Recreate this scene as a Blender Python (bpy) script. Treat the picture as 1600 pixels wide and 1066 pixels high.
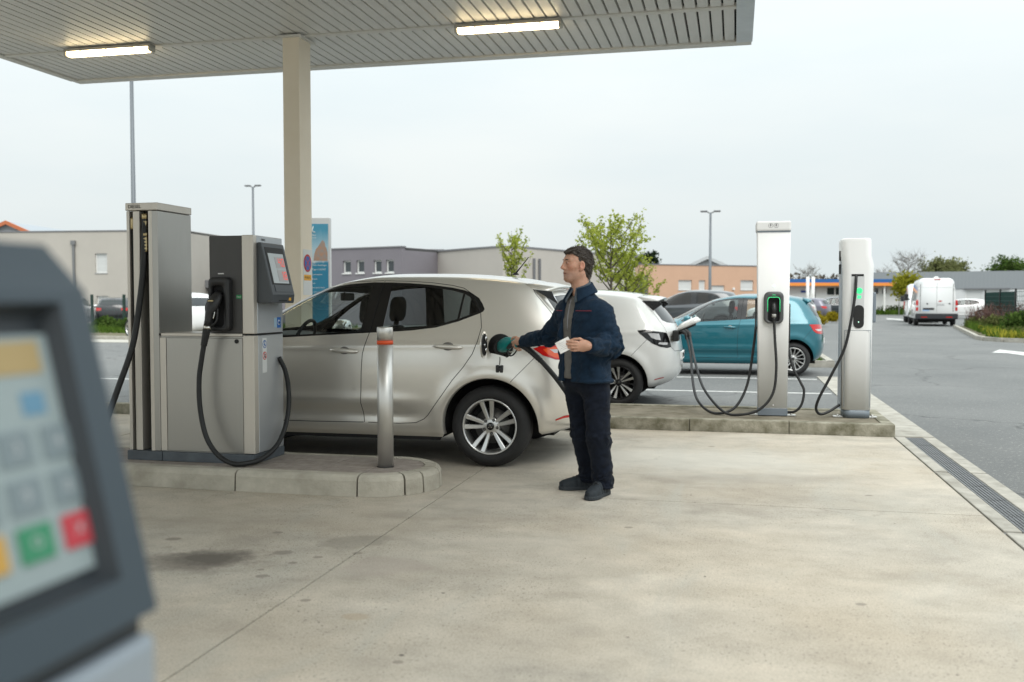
import bpy, bmesh, math, random
import numpy as np
from mathutils import Vector, Matrix
from mathutils.geometry import delaunay_2d_cdt
random.seed(7); np.random.seed(7)
for o in list(bpy.data.objects): bpy.data.objects.remove(o)
SC = bpy.context.scene
COL = SC.collection
R = math.radians

# ------------------------------------------------------------ camera, sky, sun, exposure
cam_d = bpy.data.cameras.new('camera'); cam = bpy.data.objects.new('camera', cam_d); COL.objects.link(cam)
cam.location = (0, 0, 1.33)
cam.rotation_euler = (R(90 - 2.405), 0, R(13.1))
cam_d.sensor_width = 36; cam_d.lens = 33.75; cam_d.clip_start = 0.05; cam_d.clip_end = 3000
cam_d.dof.use_dof = True; cam_d.dof.focus_distance = 8.0; cam_d.dof.aperture_fstop = 2.2
SC.camera = cam

SUN_EL, SUN_AZ = R(52), R(150)          # soft sun behind a closed cloud layer, from the front right
world = bpy.data.worlds.new('World'); SC.world = world; world.use_nodes = True
nt = world.node_tree; nt.nodes.clear()
def N(t, typ, **kw):
    n = t.nodes.new(typ)
    for k, v in kw.items(): setattr(n, k, v)
    return n
wo = N(nt, 'ShaderNodeOutputWorld'); wb = N(nt, 'ShaderNodeBackground'); wb.inputs['Strength'].default_value = 0.10
sky = N(nt, 'ShaderNodeTexSky', sky_type='NISHITA', sun_disc=False, sun_elevation=SUN_EL, sun_rotation=SUN_AZ)
sky.air_density = 1.0; sky.dust_density = 4.0; sky.ozone_density = 1.0
tc = N(nt, 'ShaderNodeTexCoord'); sep = N(nt, 'ShaderNodeSeparateXYZ'); nt.links.new(tc.outputs['Generated'], sep.inputs[0])
# overcast: radiance grows smoothly from the horizon to the zenith (CIE overcast sky), faint cloud mottling
m0 = N(nt, 'ShaderNodeMath', operation='MAXIMUM'); m0.inputs[1].default_value = 0; nt.links.new(sep.outputs['Z'], m0.inputs[0])
m1 = N(nt, 'ShaderNodeMath', operation='POWER'); m1.inputs[1].default_value = 1.7; nt.links.new(m0.outputs[0], m1.inputs[0])
m2 = N(nt, 'ShaderNodeMath', operation='MULTIPLY_ADD'); m2.inputs[1].default_value = 2.4; m2.inputs[2].default_value = 1.0; nt.links.new(m1.outputs[0], m2.inputs[0])
mp = N(nt, 'ShaderNodeMapping'); mp.inputs['Scale'].default_value = (1.2, 1.2, 4.5); nt.links.new(tc.outputs['Generated'], mp.inputs[0])
no = N(nt, 'ShaderNodeTexNoise'); no.inputs['Scale'].default_value = 1.6; no.inputs['Detail'].default_value = 5; nt.links.new(mp.outputs[0], no.inputs['Vector'])
rp = N(nt, 'ShaderNodeValToRGB'); rp.color_ramp.elements[0].position = 0.3; rp.color_ramp.elements[1].position = 0.7
rp.color_ramp.elements[0].color = (6.40, 7.15, 7.35, 1); rp.color_ramp.elements[1].color = (7.45, 7.85, 7.75, 1)
nt.links.new(no.outputs['Fac'], rp.inputs[0])
vm = N(nt, 'ShaderNodeVectorMath', operation='SCALE'); nt.links.new(rp.outputs[0], vm.inputs[0]); nt.links.new(m2.outputs[0], vm.inputs['Scale'])
mx = N(nt, 'ShaderNodeMix', data_type='RGBA'); mx.inputs[0].default_value = 0.93
nt.links.new(sky.outputs[0], mx.inputs[6]); nt.links.new(vm.outputs[0], mx.inputs[7])
nt.links.new(mx.outputs[2], wb.inputs['Color']); nt.links.new(wb.outputs[0], wo.inputs[0])

sun_d = bpy.data.lights.new('sun', 'SUN'); sun = bpy.data.objects.new('sun', sun_d); COL.objects.link(sun)
sun_d.energy = 1.5; sun_d.angle = R(35); sun_d.color = (1, 0.96, 0.9)
sv = Vector((math.sin(SUN_AZ) * math.cos(SUN_EL), math.cos(SUN_AZ) * math.cos(SUN_EL), math.sin(SUN_EL)))
sun.rotation_euler = sv.to_track_quat('Z', 'Y').to_euler(); sun.location = (6, -10, 30)
SC.view_settings.view_transform = 'Standard'; SC.view_settings.look = 'None'
SC.view_settings.exposure = 0.22; SC.view_settings.gamma = 1; SC.view_settings.use_curve_mapping = False
SC.cycles.max_bounces = 6; SC.cycles.transparent_max_bounces = 12; SC.cycles.caustics_reflective = False; SC.cycles.caustics_refractive = False

# ------------------------------------------------------------ materials
def lk(t, a, b): t.links.new(a, b)
MATS = {}
def mat(name, color, rough=0.6, metal=0.0, var=0.0, vscale=8.0, bump=0.0, bscale=60.0, coat=0.0, emit=None, estr=1.0,
        stretch=(1, 1, 1), spec=None, color2=None, detail=6.0, sheen=0.0, rvar=0.0, subsurf=0.0):
    if name in MATS: return MATS[name]
    m = bpy.data.materials.new(name); m.use_nodes = True; t = m.node_tree
    b = t.nodes['Principled BSDF']
    b.inputs['Base Color'].default_value = (*color, 1); b.inputs['Roughness'].default_value = rough; b.inputs['Metallic'].default_value = metal
    if coat: b.inputs['Coat Weight'].default_value = coat; b.inputs['Coat Roughness'].default_value = 0.04
    if spec is not None: b.inputs['Specular IOR Level'].default_value = spec
    if sheen: b.inputs['Sheen Weight'].default_value = sheen
    if subsurf:
        b.inputs['Subsurface Weight'].default_value = subsurf; b.inputs['Subsurface Radius'].default_value = (0.02, 0.008, 0.005); b.inputs['Subsurface Scale'].default_value = 0.5
    if emit: b.inputs['Emission Color'].default_value = (*emit, 1); b.inputs['Emission Strength'].default_value = estr
    if var or bump or color2 or rvar:
        co = N(t, 'ShaderNodeTexCoord'); mpp = N(t, 'ShaderNodeMapping'); mpp.inputs['Scale'].default_value = stretch
        lk(t, co.outputs['Object'], mpp.inputs[0])
    if var or color2:
        n1 = N(t, 'ShaderNodeTexNoise'); n1.inputs['Scale'].default_value = vscale; n1.inputs['Detail'].default_value = detail
        n1.inputs['Roughness'].default_value = 0.62
        lk(t, mpp.outputs[0], n1.inputs['Vector'])
        r = N(t, 'ShaderNodeValToRGB'); r.color_ramp.elements[0].position = 0.32; r.color_ramp.elements[1].position = 0.68
        c2 = color2 if color2 else tuple(c * (1 + var) for c in color)
        c1 = color if color2 else tuple(c * (1 - var) for c in color)
        r.color_ramp.elements[0].color = (*c1, 1); r.color_ramp.elements[1].color = (*c2, 1)
        lk(t, n1.outputs['Fac'], r.inputs[0]); lk(t, r.outputs[0], b.inputs['Base Color'])
    if rvar:
        n3 = N(t, 'ShaderNodeTexNoise'); n3.inputs['Scale'].default_value = vscale * 0.7; n3.inputs['Detail'].default_value = 5
        lk(t, mpp.outputs[0], n3.inputs['Vector'])
        mr = N(t, 'ShaderNodeMapRange'); mr.inputs['From Min'].default_value = .3; mr.inputs['From Max'].default_value = .7
        mr.inputs['To Min'].default_value = max(0, rough - rvar); mr.inputs['To Max'].default_value = rough + rvar
        lk(t, n3.outputs['Fac'], mr.inputs[0]); lk(t, mr.outputs[0], b.inputs['Roughness'])
    if bump:
        n2 = N(t, 'ShaderNodeTexNoise'); n2.inputs['Scale'].default_value = bscale; n2.inputs['Detail'].default_value = 8
        lk(t, mpp.outputs[0], n2.inputs['Vector'])
        bm = N(t, 'ShaderNodeBump'); bm.inputs['Strength'].default_value = bump; bm.inputs['Distance'].default_value = 0.01
        lk(t, n2.outputs['Fac'], bm.inputs['Height']); lk(t, bm.outputs[0], b.inputs['Normal'])
    MATS[name] = m; return m
def glassmat(name, tint=(0.6, 0.65, 0.65), rough=0.02, ior=1.45, refl=1.0):
    if name in MATS: return MATS[name]
    m = bpy.data.materials.new(name); m.use_nodes = True; t = m.node_tree; t.nodes.clear()
    o = N(t, 'ShaderNodeOutputMaterial'); mi = N(t, 'ShaderNodeMixShader'); tr = N(t, 'ShaderNodeBsdfTransparent'); g = N(t, 'ShaderNodeBsdfGlossy')
    fr = N(t, 'ShaderNodeFresnel'); fr.inputs['IOR'].default_value = ior; tr.inputs[0].default_value = (*tint, 1); g.inputs['Roughness'].default_value = rough
    g.inputs[0].default_value = (refl, refl, refl, 1)
    gb = N(t, 'ShaderNodeNewGeometry'); io = N(t, 'ShaderNodeMapRange'); io.inputs['To Min'].default_value = ior; io.inputs['To Max'].default_value = 1 / ior   # same reflection from both sides of a thin pane
    lk(t, gb.outputs['Backfacing'], io.inputs[0]); lk(t, io.outputs[0], fr.inputs['IOR'])
    lk(t, fr.outputs[0], mi.inputs[0]); lk(t, tr.outputs[0], mi.inputs[1]); lk(t, g.outputs[0], mi.inputs[2]); lk(t, mi.outputs[0], o.inputs[0])
    MATS[name] = m; return m
def leafmat(name, c1, c2, trans=0.35):
    if name in MATS: return MATS[name]
    m = bpy.data.materials.new(name); m.use_nodes = True; t = m.node_tree; t.nodes.clear()
    o = N(t, 'ShaderNodeOutputMaterial'); mi = N(t, 'ShaderNodeMixShader'); d = N(t, 'ShaderNodeBsdfDiffuse'); tr = N(t, 'ShaderNodeBsdfTranslucent')
    co = N(t, 'ShaderNodeTexCoord'); n1 = N(t, 'ShaderNodeTexNoise'); n1.inputs['Scale'].default_value = 1.7; n1.inputs['Detail'].default_value = 4
    gi = N(t, 'ShaderNodeNewGeometry'); ad = N(t, 'ShaderNodeMath', operation='MULTIPLY_ADD'); ad.inputs[1].default_value = 0.45
    lk(t, gi.outputs['Random Per Island'], ad.inputs[0]); 
    sb = N(t, 'ShaderNodeMath', operation='SUBTRACT'); sb.inputs[1].default_value = 0.22; lk(t, n1.outputs['Fac'], sb.inputs[0]); lk(t, sb.outputs[0], ad.inputs[2])
    lk(t, co.outputs['Object'], n1.inputs['Vector'])
    r = N(t, 'ShaderNodeValToRGB'); r.color_ramp.elements[0].position = .2; r.color_ramp.elements[1].position = .8
    r.color_ramp.elements[0].color = (*c1, 1); r.color_ramp.elements[1].color = (*c2, 1)
    lk(t, ad.outputs[0], r.inputs[0]); lk(t, r.outputs[0], d.inputs[0]); lk(t, r.outputs[0], tr.inputs[0])
    mi.inputs[0].default_value = trans; lk(t, d.outputs[0], mi.inputs[1]); lk(t, tr.outputs[0], mi.inputs[2]); lk(t, mi.outputs[0], o.inputs[0])
    MATS[name] = m; return m

# ------------------------------------------------------------ mesh builder
class MB:
    def __init__(s): s.v = []; s.f = []; s.n = 0; s.sm = []
    def add(s, vs, fs, smooth=False):
        b = s.n; s.v.extend([tuple(map(float, p)) for p in vs]); s.n += len(vs)
        s.f.extend([tuple(b + i for i in f) for f in fs]); s.sm.extend([smooth] * len(fs)); return s
    def box(s, x0, x1, y0, y1, z0, z1, b=0.0, M=None):
        """box, chamfered by b"""
        lo = np.array([x0, y0, z0], float); hi = np.array([x1, y1, z1], float); lo, hi = np.minimum(lo, hi), np.maximum(lo, hi)
        if b <= 0:
            vs = [(x, y, z) for x in (lo[0], hi[0]) for y in (lo[1], hi[1]) for z in (lo[2], hi[2])]
            fs = [(0, 1, 3, 2), (4, 6, 7, 5), (0, 4, 5, 1), (2, 3, 7, 6), (0, 2, 6, 4), (1, 5, 7, 3)]
        else:
            b = min(b, 0.49 * float((hi - lo).min())); bmx = bmesh.new()
            bmesh.ops.create_cube(bmx, size=1)
            for v in bmx.verts: v.co = Vector((lo + hi) / 2) + Vector([v.co[i] * (hi - lo)[i] for i in range(3)])
            bmesh.ops.bevel(bmx, geom=bmx.edges[:], offset=b, segments=1 if b < .006 else 2, profile=0.6, affect='EDGES')
            bmx.verts.ensure_lookup_table(); vs = [v.co[:] for v in bmx.verts]; fs = [tuple(v.index for v in f.verts) for f in bmx.faces]; bmx.free()
        if M is not None: vs = [(M @ Vector(p))[:] for p in vs]
        return s.add(vs, fs)
    def tube(s, pts, r, n=10, cap=True, smooth=True):
        P = [Vector(p) for p in pts]; m = len(P); rr = r if hasattr(r, '__len__') else [r] * m
        vs = []; up = None
        for i in range(m):
            t = (P[min(i + 1, m - 1)] - P[max(i - 1, 0)]).normalized()
            if up is None:
                up = Vector((0, 0, 1)) if abs(t.z) < .9 else Vector((1, 0, 0))
            a = t.cross(up)
            a = a.normalized() if a.length > 1e-6 else t.orthogonal().normalized(); up = a.cross(t).normalized()
            for k in range(n):
                w = 2 * math.pi * k / n; vs.append(P[i] + (a * math.cos(w) + up * math.sin(w)) * rr[i])
        fs = [(i * n + k, i * n + (k + 1) % n, (i + 1) * n + (k + 1) % n, (i + 1) * n + k) for i in range(m - 1) for k in range(n)]
        if cap: fs += [tuple(range(n)[::-1]), tuple(range((m - 1) * n, m * n))]
        return s.add(vs, fs, smooth)
    def lathe(s, prof, c, axis='z', n=32, smooth=True, cap=True):
        """prof: (radius, height) list"""
        m = len(prof); vs = []
        for r_, h in prof:
            for k in range(n):
                w = 2 * math.pi * k / n; a, b = r_ * math.cos(w), r_ * math.sin(w)
                vs.append({'z': (a, b, h), 'y': (a, h, b), 'x': (h, a, b)}[axis])
        vs = [(p[0] + c[0], p[1] + c[1], p[2] + c[2]) for p in vs]
        fs = [(i * n + k, i * n + (k + 1) % n, (i + 1) * n + (k + 1) % n, (i + 1) * n + k) for i in range(m - 1) for k in range(n)]
        if cap and prof[0][0] > 1e-6: fs.append(tuple(range(n)[::-1]))
        if cap and prof[-1][0] > 1e-6: fs.append(tuple(range((m - 1) * n, m * n)))
        return s.add(vs, fs, smooth)
    def prism(s, poly, axis, a, b, smooth=False):
        """poly of 2-D points extruded along an axis from a to b"""
        n = len(poly); f3 = {'z': lambda p, h: (p[0], p[1], h), 'y': lambda p, h: (p[0], h, p[1]), 'x': lambda p, h: (h, p[0], p[1])}[axis]
        vs = [f3(p, a) for p in poly] + [f3(p, b) for p in poly]
        fs = [tuple(range(n)[::-1]), tuple(range(n, 2 * n))] + [(i, (i + 1) % n, n + (i + 1) % n, n + i) for i in range(n)]
        return s.add(vs, fs, smooth)
    def loft(s, secs, closed=True, cap=True, smooth=True):
        n = len(secs[0]); vs = [p for q in secs for p in q]; k2 = n if closed else n - 1
        fs = [(i * n + k, i * n + (k + 1) % n, (i + 1) * n + (k + 1) % n, (i + 1) * n + k) for i in range(len(secs) - 1) for k in range(k2)]
        if cap: fs += [tuple(range(n)[::-1]), tuple(range((len(secs) - 1) * n, len(secs) * n))]
        return s.add(vs, fs, smooth)
    def quad(s, a, b, c, d): return s.add([a, b, c, d], [(0, 1, 2, 3)])
    def ell(s, c, r, nu=16, nv=10, M=None):
        vs = [];
        for j in range(nv + 1):
            t = math.pi * j / nv
            for i in range(nu):
                p = 2 * math.pi * i / nu; q = Vector((r[0] * math.sin(t) * math.cos(p), r[1] * math.sin(t) * math.sin(p), r[2] * math.cos(t)))
                if M is not None: q = M @ q
                vs.append(q + Vector(c))
        fs = [(j * nu + i, (j + 1) * nu + i, (j + 1) * nu + (i + 1) % nu, j * nu + (i + 1) % nu) for j in range(nv) for i in range(nu)]
        return s.add(vs, fs, True)
    def text(s, txt, size, M, depth=0.001, align='CENTER'):
        c = bpy.data.curves.new('t', 'FONT'); c.body = txt; c.size = size; c.extrude = depth; c.align_x = align; c.align_y = 'CENTER'; c.resolution_u = 2
        o = bpy.data.objects.new('t', c); COL.objects.link(o); dg = bpy.context.evaluated_depsgraph_get(); me = o.evaluated_get(dg).to_mesh()
        s.add([(M @ v.co)[:] for v in me.vertices], [tuple(p.vertices) for p in me.polygons])
        o.evaluated_get(dg).to_mesh_clear(); bpy.data.objects.remove(o); bpy.data.curves.remove(c); return s
    def build(s, name, m, parent=None, off=(0, 0, 0), fix=True):
        """link as ONE mesh object; off is the world place of the object's origin (vertices are given in the parent's
        space shifted by off)"""
        me = bpy.data.meshes.new(name)
        vs = np.array(s.v, float) - np.array(off, float) if s.n else np.zeros((0, 3))
        me.from_pydata(vs.tolist(), [], s.f)
        ms = m if isinstance(m, (list, tuple)) else [m]
        for q in ms: me.materials.append(q)
        me.polygons.foreach_set('use_smooth', s.sm)
        if fix and len(s.f) < 60000:
            bmx = bmesh.new(); bmx.from_mesh(me); bmesh.ops.recalc_face_normals(bmx, faces=bmx.faces[:]); bmx.to_mesh(me); bmx.free()
        me.update()
        o = bpy.data.objects.new(name, me); COL.objects.link(o); o.location = off
        if parent is not None:
            o.parent = parent
        return o
def tag(o, label=None, cat=None, group=None, kind=None):
    if label: o['label'] = label
    if cat: o['category'] = cat
    if group: o['group'] = group
    if kind: o['kind'] = kind
    return o
def thing(name, label, cat, loc=(0, 0, 0), rz=0.0, group=None):
    o = bpy.data.objects.new(name, None); COL.objects.link(o); o.location = loc; o.rotation_euler = (0, 0, rz); o.empty_display_size = .2
    return tag(o, label, cat, group)
class Loc:
    """builds parts from world coordinates under a thing that is only translated"""
    def __init__(s, t): s.t = t; s.l = np.array(t.location)
    def __call__(s, mb, name, m, parent=None, label=None, **kw):
        mb.v = [tuple(np.array(p) - s.l) for p in mb.v]
        o = mb.build(name, m, parent or s.t, **kw)
        if label: o['label'] = label
        return o
def copy_tree(o, parent=None):
    c = o.copy(); COL.objects.link(c)
    if parent is not None: c.parent = parent
    for ch in list(o.children): copy_tree(ch, c)
    return c
def spline(pts, n=8):
    """Catmull-Rom through points"""
    P = [np.array(p, float) for p in pts]; out = []
    for i in range(len(P) - 1):
        p0 = P[max(i - 1, 0)]; p1 = P[i]; p2 = P[i + 1]; p3 = P[min(i + 2, len(P) - 1)]
        for k in range(n):
            t = k / n; out.append(tuple(0.5 * ((2 * p1) + (-p0 + p2) * t + (2 * p0 - 5 * p1 + 4 * p2 - p3) * t * t + (-p0 + 3 * p1 - 3 * p2 + p3) * t ** 3)))
    out.append(tuple(P[-1])); return out
def frame(origin, xdir, ydir):
    """matrix taking local xy (text plane) to world"""
    x = Vector(xdir).normalized(); y = Vector(ydir); y = (y - x * y.dot(x)).normalized(); z = x.cross(y)
    return Matrix(((x.x, y.x, z.x, origin[0]), (x.y, y.y, z.y, origin[1]), (x.z, y.z, z.z, origin[2]), (0, 0, 0, 1)))
# ------------------------------------------------------------ site materials
def concrete_ground():
    m = bpy.data.materials.new('forecourt_concrete'); m.use_nodes = True; t = m.node_tree; b = t.nodes['Principled BSDF']
    g = N(t, 'ShaderNodeNewGeometry')
    def noise(sc, det=6, st=(1, 1, 1), rough=.6, dist=0):
        mp_ = N(t, 'ShaderNodeMapping'); mp_.inputs['Scale'].default_value = st; lk(t, g.outputs['Position'], mp_.inputs[0])
        n = N(t, 'ShaderNodeTexNoise'); n.inputs['Scale'].default_value = sc; n.inputs['Detail'].default_value = det; n.inputs['Roughness'].default_value = rough
        n.inputs['Distortion'].default_value = dist; lk(t, mp_.outputs[0], n.inputs['Vector']); return n.outputs['Fac']
    def ramp(fac, stops):
        r = N(t, 'ShaderNodeValToRGB'); e = r.color_ramp.elements
        while len(e) < len(stops): e.new(.5)
        for q, (p, c) in zip(e, stops): q.position = p; q.color = (*c, 1) if hasattr(c, '__len__') else (c, c, c, 1)
        lk(t, fac, r.inputs[0]); return r.outputs[0]
    def mix(f, a, bb, mode='MIX'):
        x = N(t, 'ShaderNodeMix', data_type='RGBA', blend_type=mode)
        if isinstance(f, float): x.inputs[0].default_value = f
        else: lk(t, f, x.inputs[0])
        for i, q in ((6, a), (7, bb)):
            if isinstance(q, tuple): x.inputs[i].default_value = (*q, 1)
            else: lk(t, q, x.inputs[i])
        return x.outputs[2]
    base = ramp(noise(0.55, 7, (1, 1.5, 1), .62, .6), [(.30, (.378, .355, .320)), (.48, (.452, .43, .393)), (.70, (.512, .492, .457))])
    band = ramp(noise(.8, 4, (.45, 1.5, 1), .55, .6), [(.36, .60), (.5, .5), (.64, .41)]); base = mix(.42, base, band, 'OVERLAY')
    mot = ramp(noise(4.0, 5, (.9, 1.1, 1), .6), [(.35, .42), (.5, .5), (.65, .57)]); base = mix(.8, base, mot, 'OVERLAY')
    warm = ramp(noise(0.35, 4, (1, 1, 1)), [(.42, 0.0), (.62, 1.0)])
    c = mix(warm, base, mix(0.42, base, (.48, .41, .32)))
    grey = ramp(noise(0.8, 5, (2.2, .6, 1), .6, 1.2), [(.54, 0.0), (.72, .6)])
    c = mix(grey, c, (.43, .43, .405))
    # fine grain and exposed aggregate
    c = mix(.6, c, ramp(noise(130, 3, rough=.8), [(.34, (.26, .24, .20)), (.5, (.45, .42, .36)), (.68, (.60, .57, .50))]), 'OVERLAY')
    agg = ramp(noise(62, 2, rough=.55), [(.32, 1.0), (.38, 0.0)])
    wear = ramp(noise(0.7, 5, dist=.8), [(.42, 0.10), (.58, .9)])
    aw = N(t, 'ShaderNodeMath', operation='MULTIPLY'); lk(t, agg, aw.inputs[0]); lk(t, wear, aw.inputs[1])
    c = mix(aw.outputs[0], c, (.17, .155, .13))
    pit = ramp(noise(26, 1, rough=.3), [(.175, 1.0), (.19, 0.0)])
    c = mix(pit, c, (.10, .09, .08))
    # oil stains, paler and darker patches, each with its own place and outline
    wob = noise(3.2, 6, rough=.7); ws = N(t, 'ShaderNodeMath', operation='SUBTRACT'); lk(t, wob, ws.inputs[0]); ws.inputs[1].default_value = .5; wobc = ws.outputs[0]
    def ground_mark(cx, cy, rx, ry, rot, soft, amt, col, w=.9):
        nonlocal c
        mp_ = N(t, 'ShaderNodeMapping', vector_type='TEXTURE'); mp_.inputs['Location'].default_value = (cx, cy, 0)
        mp_.inputs['Rotation'].default_value = (0, 0, rot); mp_.inputs['Scale'].default_value = (rx, ry, 1); lk(t, g.outputs['Position'], mp_.inputs[0])
        ln = N(t, 'ShaderNodeVectorMath', operation='LENGTH'); lk(t, mp_.outputs[0], ln.inputs[0])
        a = N(t, 'ShaderNodeMath', operation='MULTIPLY_ADD'); lk(t, wobc, a.inputs[0]); a.inputs[1].default_value = w; lk(t, ln.outputs['Value'], a.inputs[2])
        f = ramp(a.outputs[0], [(max(0, 1 - soft), amt), (1.0 if soft < 1 else .99, 0.0)])
        c = mix(f, c, col)
    ground_mark(-2.64, 4.44, .34, .20, .15, .75, .92, (.050, .044, .038), 2.4)
    ground_mark(-2.72, 4.38, .52, .25, .2, .5, .55, (.17, .15, .125), 2.6)
    ground_mark(-2.02, 4.93, .20, .15, .5, .25, .55, (.24, .22, .18), 1.6)
    ground_mark(-1.72, 4.50, .24, .20, .2, .3, .40, (.33, .28, .245), 1.4)
    ground_mark(-1.15, 4.78, .95, .55, .1, .5, .25, (.30, .27, .22), 1.0)
    ground_mark(-.12, 3.2, .20, .17, .7, .3, .38, (.30, .28, .26), 1.4)
    ground_mark(-.45, 8.1, 1.9, .8, .1, .6, .5, (.56, .545, .49), 1.1)
    ground_mark(.25, 7.35, 1.0, .28, .15, .6, .35, (.28, .265, .235), 1.2)
    ground_mark(-1.55, 3.74, .07, .05, 0, .3, .5, (.36, .29, .20), .8)
    ground_mark(-3.1, 5.2, 1.6, .35, .1, .7, .30, (.32, .28, .22), 1.2)
    ground_mark(-3.3, 7.6, 2.2, .9, 0, .6, .35, (.20, .185, .16), 1.1)  # darker ellipse about the size of the silver car, along its near side
    for cx_, cy_, r_ in ((-2.32, 4.62, .10), (-2.22, 4.20, .06), (-3.05, 4.75, .08), (-2.85, 4.02, .05), (-.6, 5.6, .05), (.55, 4.4, .045), (-1.2, 3.3, .04), (.9, 6.9, .05), (-.2, 8.9, .06), (-2.10, 4.58, .05), (-2.18, 4.45, .045), (-2.28, 4.30, .035), (-1.93, 4.70, .05), (-2.55, 5.02, .06), (-2.95, 3.98, .04), (-1.85, 3.9, .05)):
        ground_mark(cx_, cy_, r_ * .62, r_ * .5, .3, .3, .6, (.17, .15, .125), .5)
    # hairline cracks, only here and there
    vo = N(t, 'ShaderNodeTexVoronoi', feature='DISTANCE_TO_EDGE'); vo.inputs['Scale'].default_value = .55
    nn = N(t, 'ShaderNodeTexNoise'); nn.inputs['Scale'].default_value = 2.0; nn.inputs['Detail'].default_value = 7; lk(t, g.outputs['Position'], nn.inputs['Vector'])
    av = N(t, 'ShaderNodeVectorMath', operation='MULTIPLY_ADD'); lk(t, nn.outputs['Color'], av.inputs[0]); av.inputs[1].default_value = (.8, .8, 0); lk(t, g.outputs['Position'], av.inputs[2]); lk(t, av.outputs[0], vo.inputs['Vector'])
    cr = ramp(vo.outputs['Distance'], [(.0, .6), (.0035, 0.0)]); cm = ramp(noise(.45, 2), [(.55, 0.0), (.61, .6)])
    cw = N(t, 'ShaderNodeMath', operation='MULTIPLY'); lk(t, cr, cw.inputs[0]); lk(t, cm, cw.inputs[1]); c = mix(cw.outputs[0], c, (.16, .145, .12))
    lk(t, c, b.inputs['Base Color']); b.inputs['Roughness'].default_value = .82; b.inputs['Specular IOR Level'].default_value = .35
    bp = N(t, 'ShaderNodeBump'); bp.inputs['Strength'].default_value = .35; bp.inputs['Distance'].default_value = .006
    lk(t, noise(70, 6, rough=.7), bp.inputs['Height']); lk(t, bp.outputs[0], b.inputs['Normal'])
    return m
def asphalt_ground():
    m = bpy.data.materials.new('asphalt'); m.use_nodes = True; t = m.node_tree; b = t.nodes['Principled BSDF']
    g = N(t, 'ShaderNodeNewGeometry')
    def noise(sc, det, rough=.6):
        n = N(t, 'ShaderNodeTexNoise'); n.inputs['Scale'].default_value = sc; n.inputs['Detail'].default_value = det; n.inputs['Roughness'].default_value = rough
        lk(t, g.outputs['Position'], n.inputs['Vector']); return n.outputs['Fac']
    def ramp(f, a, ca, bb, cb):
        r = N(t, 'ShaderNodeValToRGB'); e = r.color_ramp.elements; e[0].position = a; e[1].position = bb; e[0].color = (*ca, 1); e[1].color = (*cb, 1); lk(t, f, r.inputs[0]); return r.outputs[0]
    a = ramp(noise(.35, 7), .3, (.115, .12, .12), .7, (.165, .168, .165))
    s = ramp(noise(150, 3, .8), .35, (.30, .30, .30), .7, (.72, .72, .71))
    x = N(t, 'ShaderNodeMix', data_type='RGBA', blend_type='OVERLAY'); x.inputs[0].default_value = .8; lk(t, a, x.inputs[6]); lk(t, s, x.inputs[7])
    # light stones
    s2 = ramp(noise(45, 2, .5), .63, (0, 0, 0), .69, (1, 1, 1))
    y = N(t, 'ShaderNodeMix', data_type='RGBA'); lk(t, s2, y.inputs[0]); lk(t, x.outputs[2], y.inputs[6]); y.inputs[7].default_value = (.27, .265, .25, 1)
    # hairline cracks
    vo = N(t, 'ShaderNodeTexVoronoi', feature='DISTANCE_TO_EDGE'); vo.inputs['Scale'].default_value = .22
    nn = N(t, 'ShaderNodeTexNoise'); nn.inputs['Scale'].default_value = 1.2; nn.inputs['Detail'].default_value = 6; lk(t, g.outputs['Position'], nn.inputs['Vector'])
    av = N(t, 'ShaderNodeVectorMath', operation='MULTIPLY_ADD'); lk(t, nn.outputs['Color'], av.inputs[0]); av.inputs[1].default_value = (1.2, 1.2, 0); lk(t, g.outputs['Position'], av.inputs[2])
    lk(t, av.outputs[0], vo.inputs['Vector'])
    cr = ramp(vo.outputs['Distance'], .0, (.75, .75, .75), .006, (0, 0, 0))
    z = N(t, 'ShaderNodeMix', data_type='RGBA'); lk(t, cr, z.inputs[0]); lk(t, y.outputs[2], z.inputs[6]); z.inputs[7].default_value = (.05, .05, .05, 1)
    lk(t, z.outputs[2], b.inputs['Base Color']); b.inputs['Roughness'].default_value = .8; b.inputs['Specular IOR Level'].default_value = .4
    bp = N(t, 'ShaderNodeBump'); bp.inputs['Strength'].default_value = .5; bp.inputs['Distance'].default_value = .008
    lk(t, noise(90, 5, .7), bp.inputs['Height']); lk(t, bp.outputs[0], b.inputs['Normal'])
    return m
M_conc = concrete_ground(); M_asph = asphalt_ground()
M_kerb = mat('kerb_concrete', (.27, .255, .22), .85, var=.0, color2=(.44, .42, .37), vscale=5, bump=.4, bscale=70, spec=.3)
M_kerb2 = mat('island_kerb_concrete', (.33, .305, .25), .85, color2=(.53, .50, .425), vscale=4, bump=.4, bscale=70, spec=.3)
M_moss = mat('mossy_concrete', (.115, .108, .068), .9, color2=(.36, .34, .275), vscale=6, bump=.5, bscale=60, spec=.2)
M_fill = mat('island_gravel_fill', (.13, .115, .080), .95, color2=(.28, .25, .195), vscale=3.5, bump=.8, bscale=90, spec=.2)
M_paver = mat('brown_paver', (.25, .215, .19), .85, color2=(.36, .32, .285), vscale=14, bump=.3, bscale=90, spec=.3)
M_dark = mat('dark_recess', (.012, .012, .013), .8)
M_black = mat('black_rubber', (.012, .0125, .013), .55, var=.25, vscale=20)
M_blackp = mat('black_plastic', (.018, .018, .019), .45, bump=.1, bscale=200)
M_steel = mat('brushed_steel', (.66, .65, .62), .38, metal=.85, bump=.04, bscale=40, stretch=(60, 60, 1.0), rvar=.08, vscale=6)
M_white = mat('white_paint', (.78, .78, .76), .5, var=.04, vscale=3)
M_line = mat('road_marking_paint', (.62, .62, .60), .75, color2=(.46, .46, .44), vscale=9, bump=.3, bscale=80)

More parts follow.
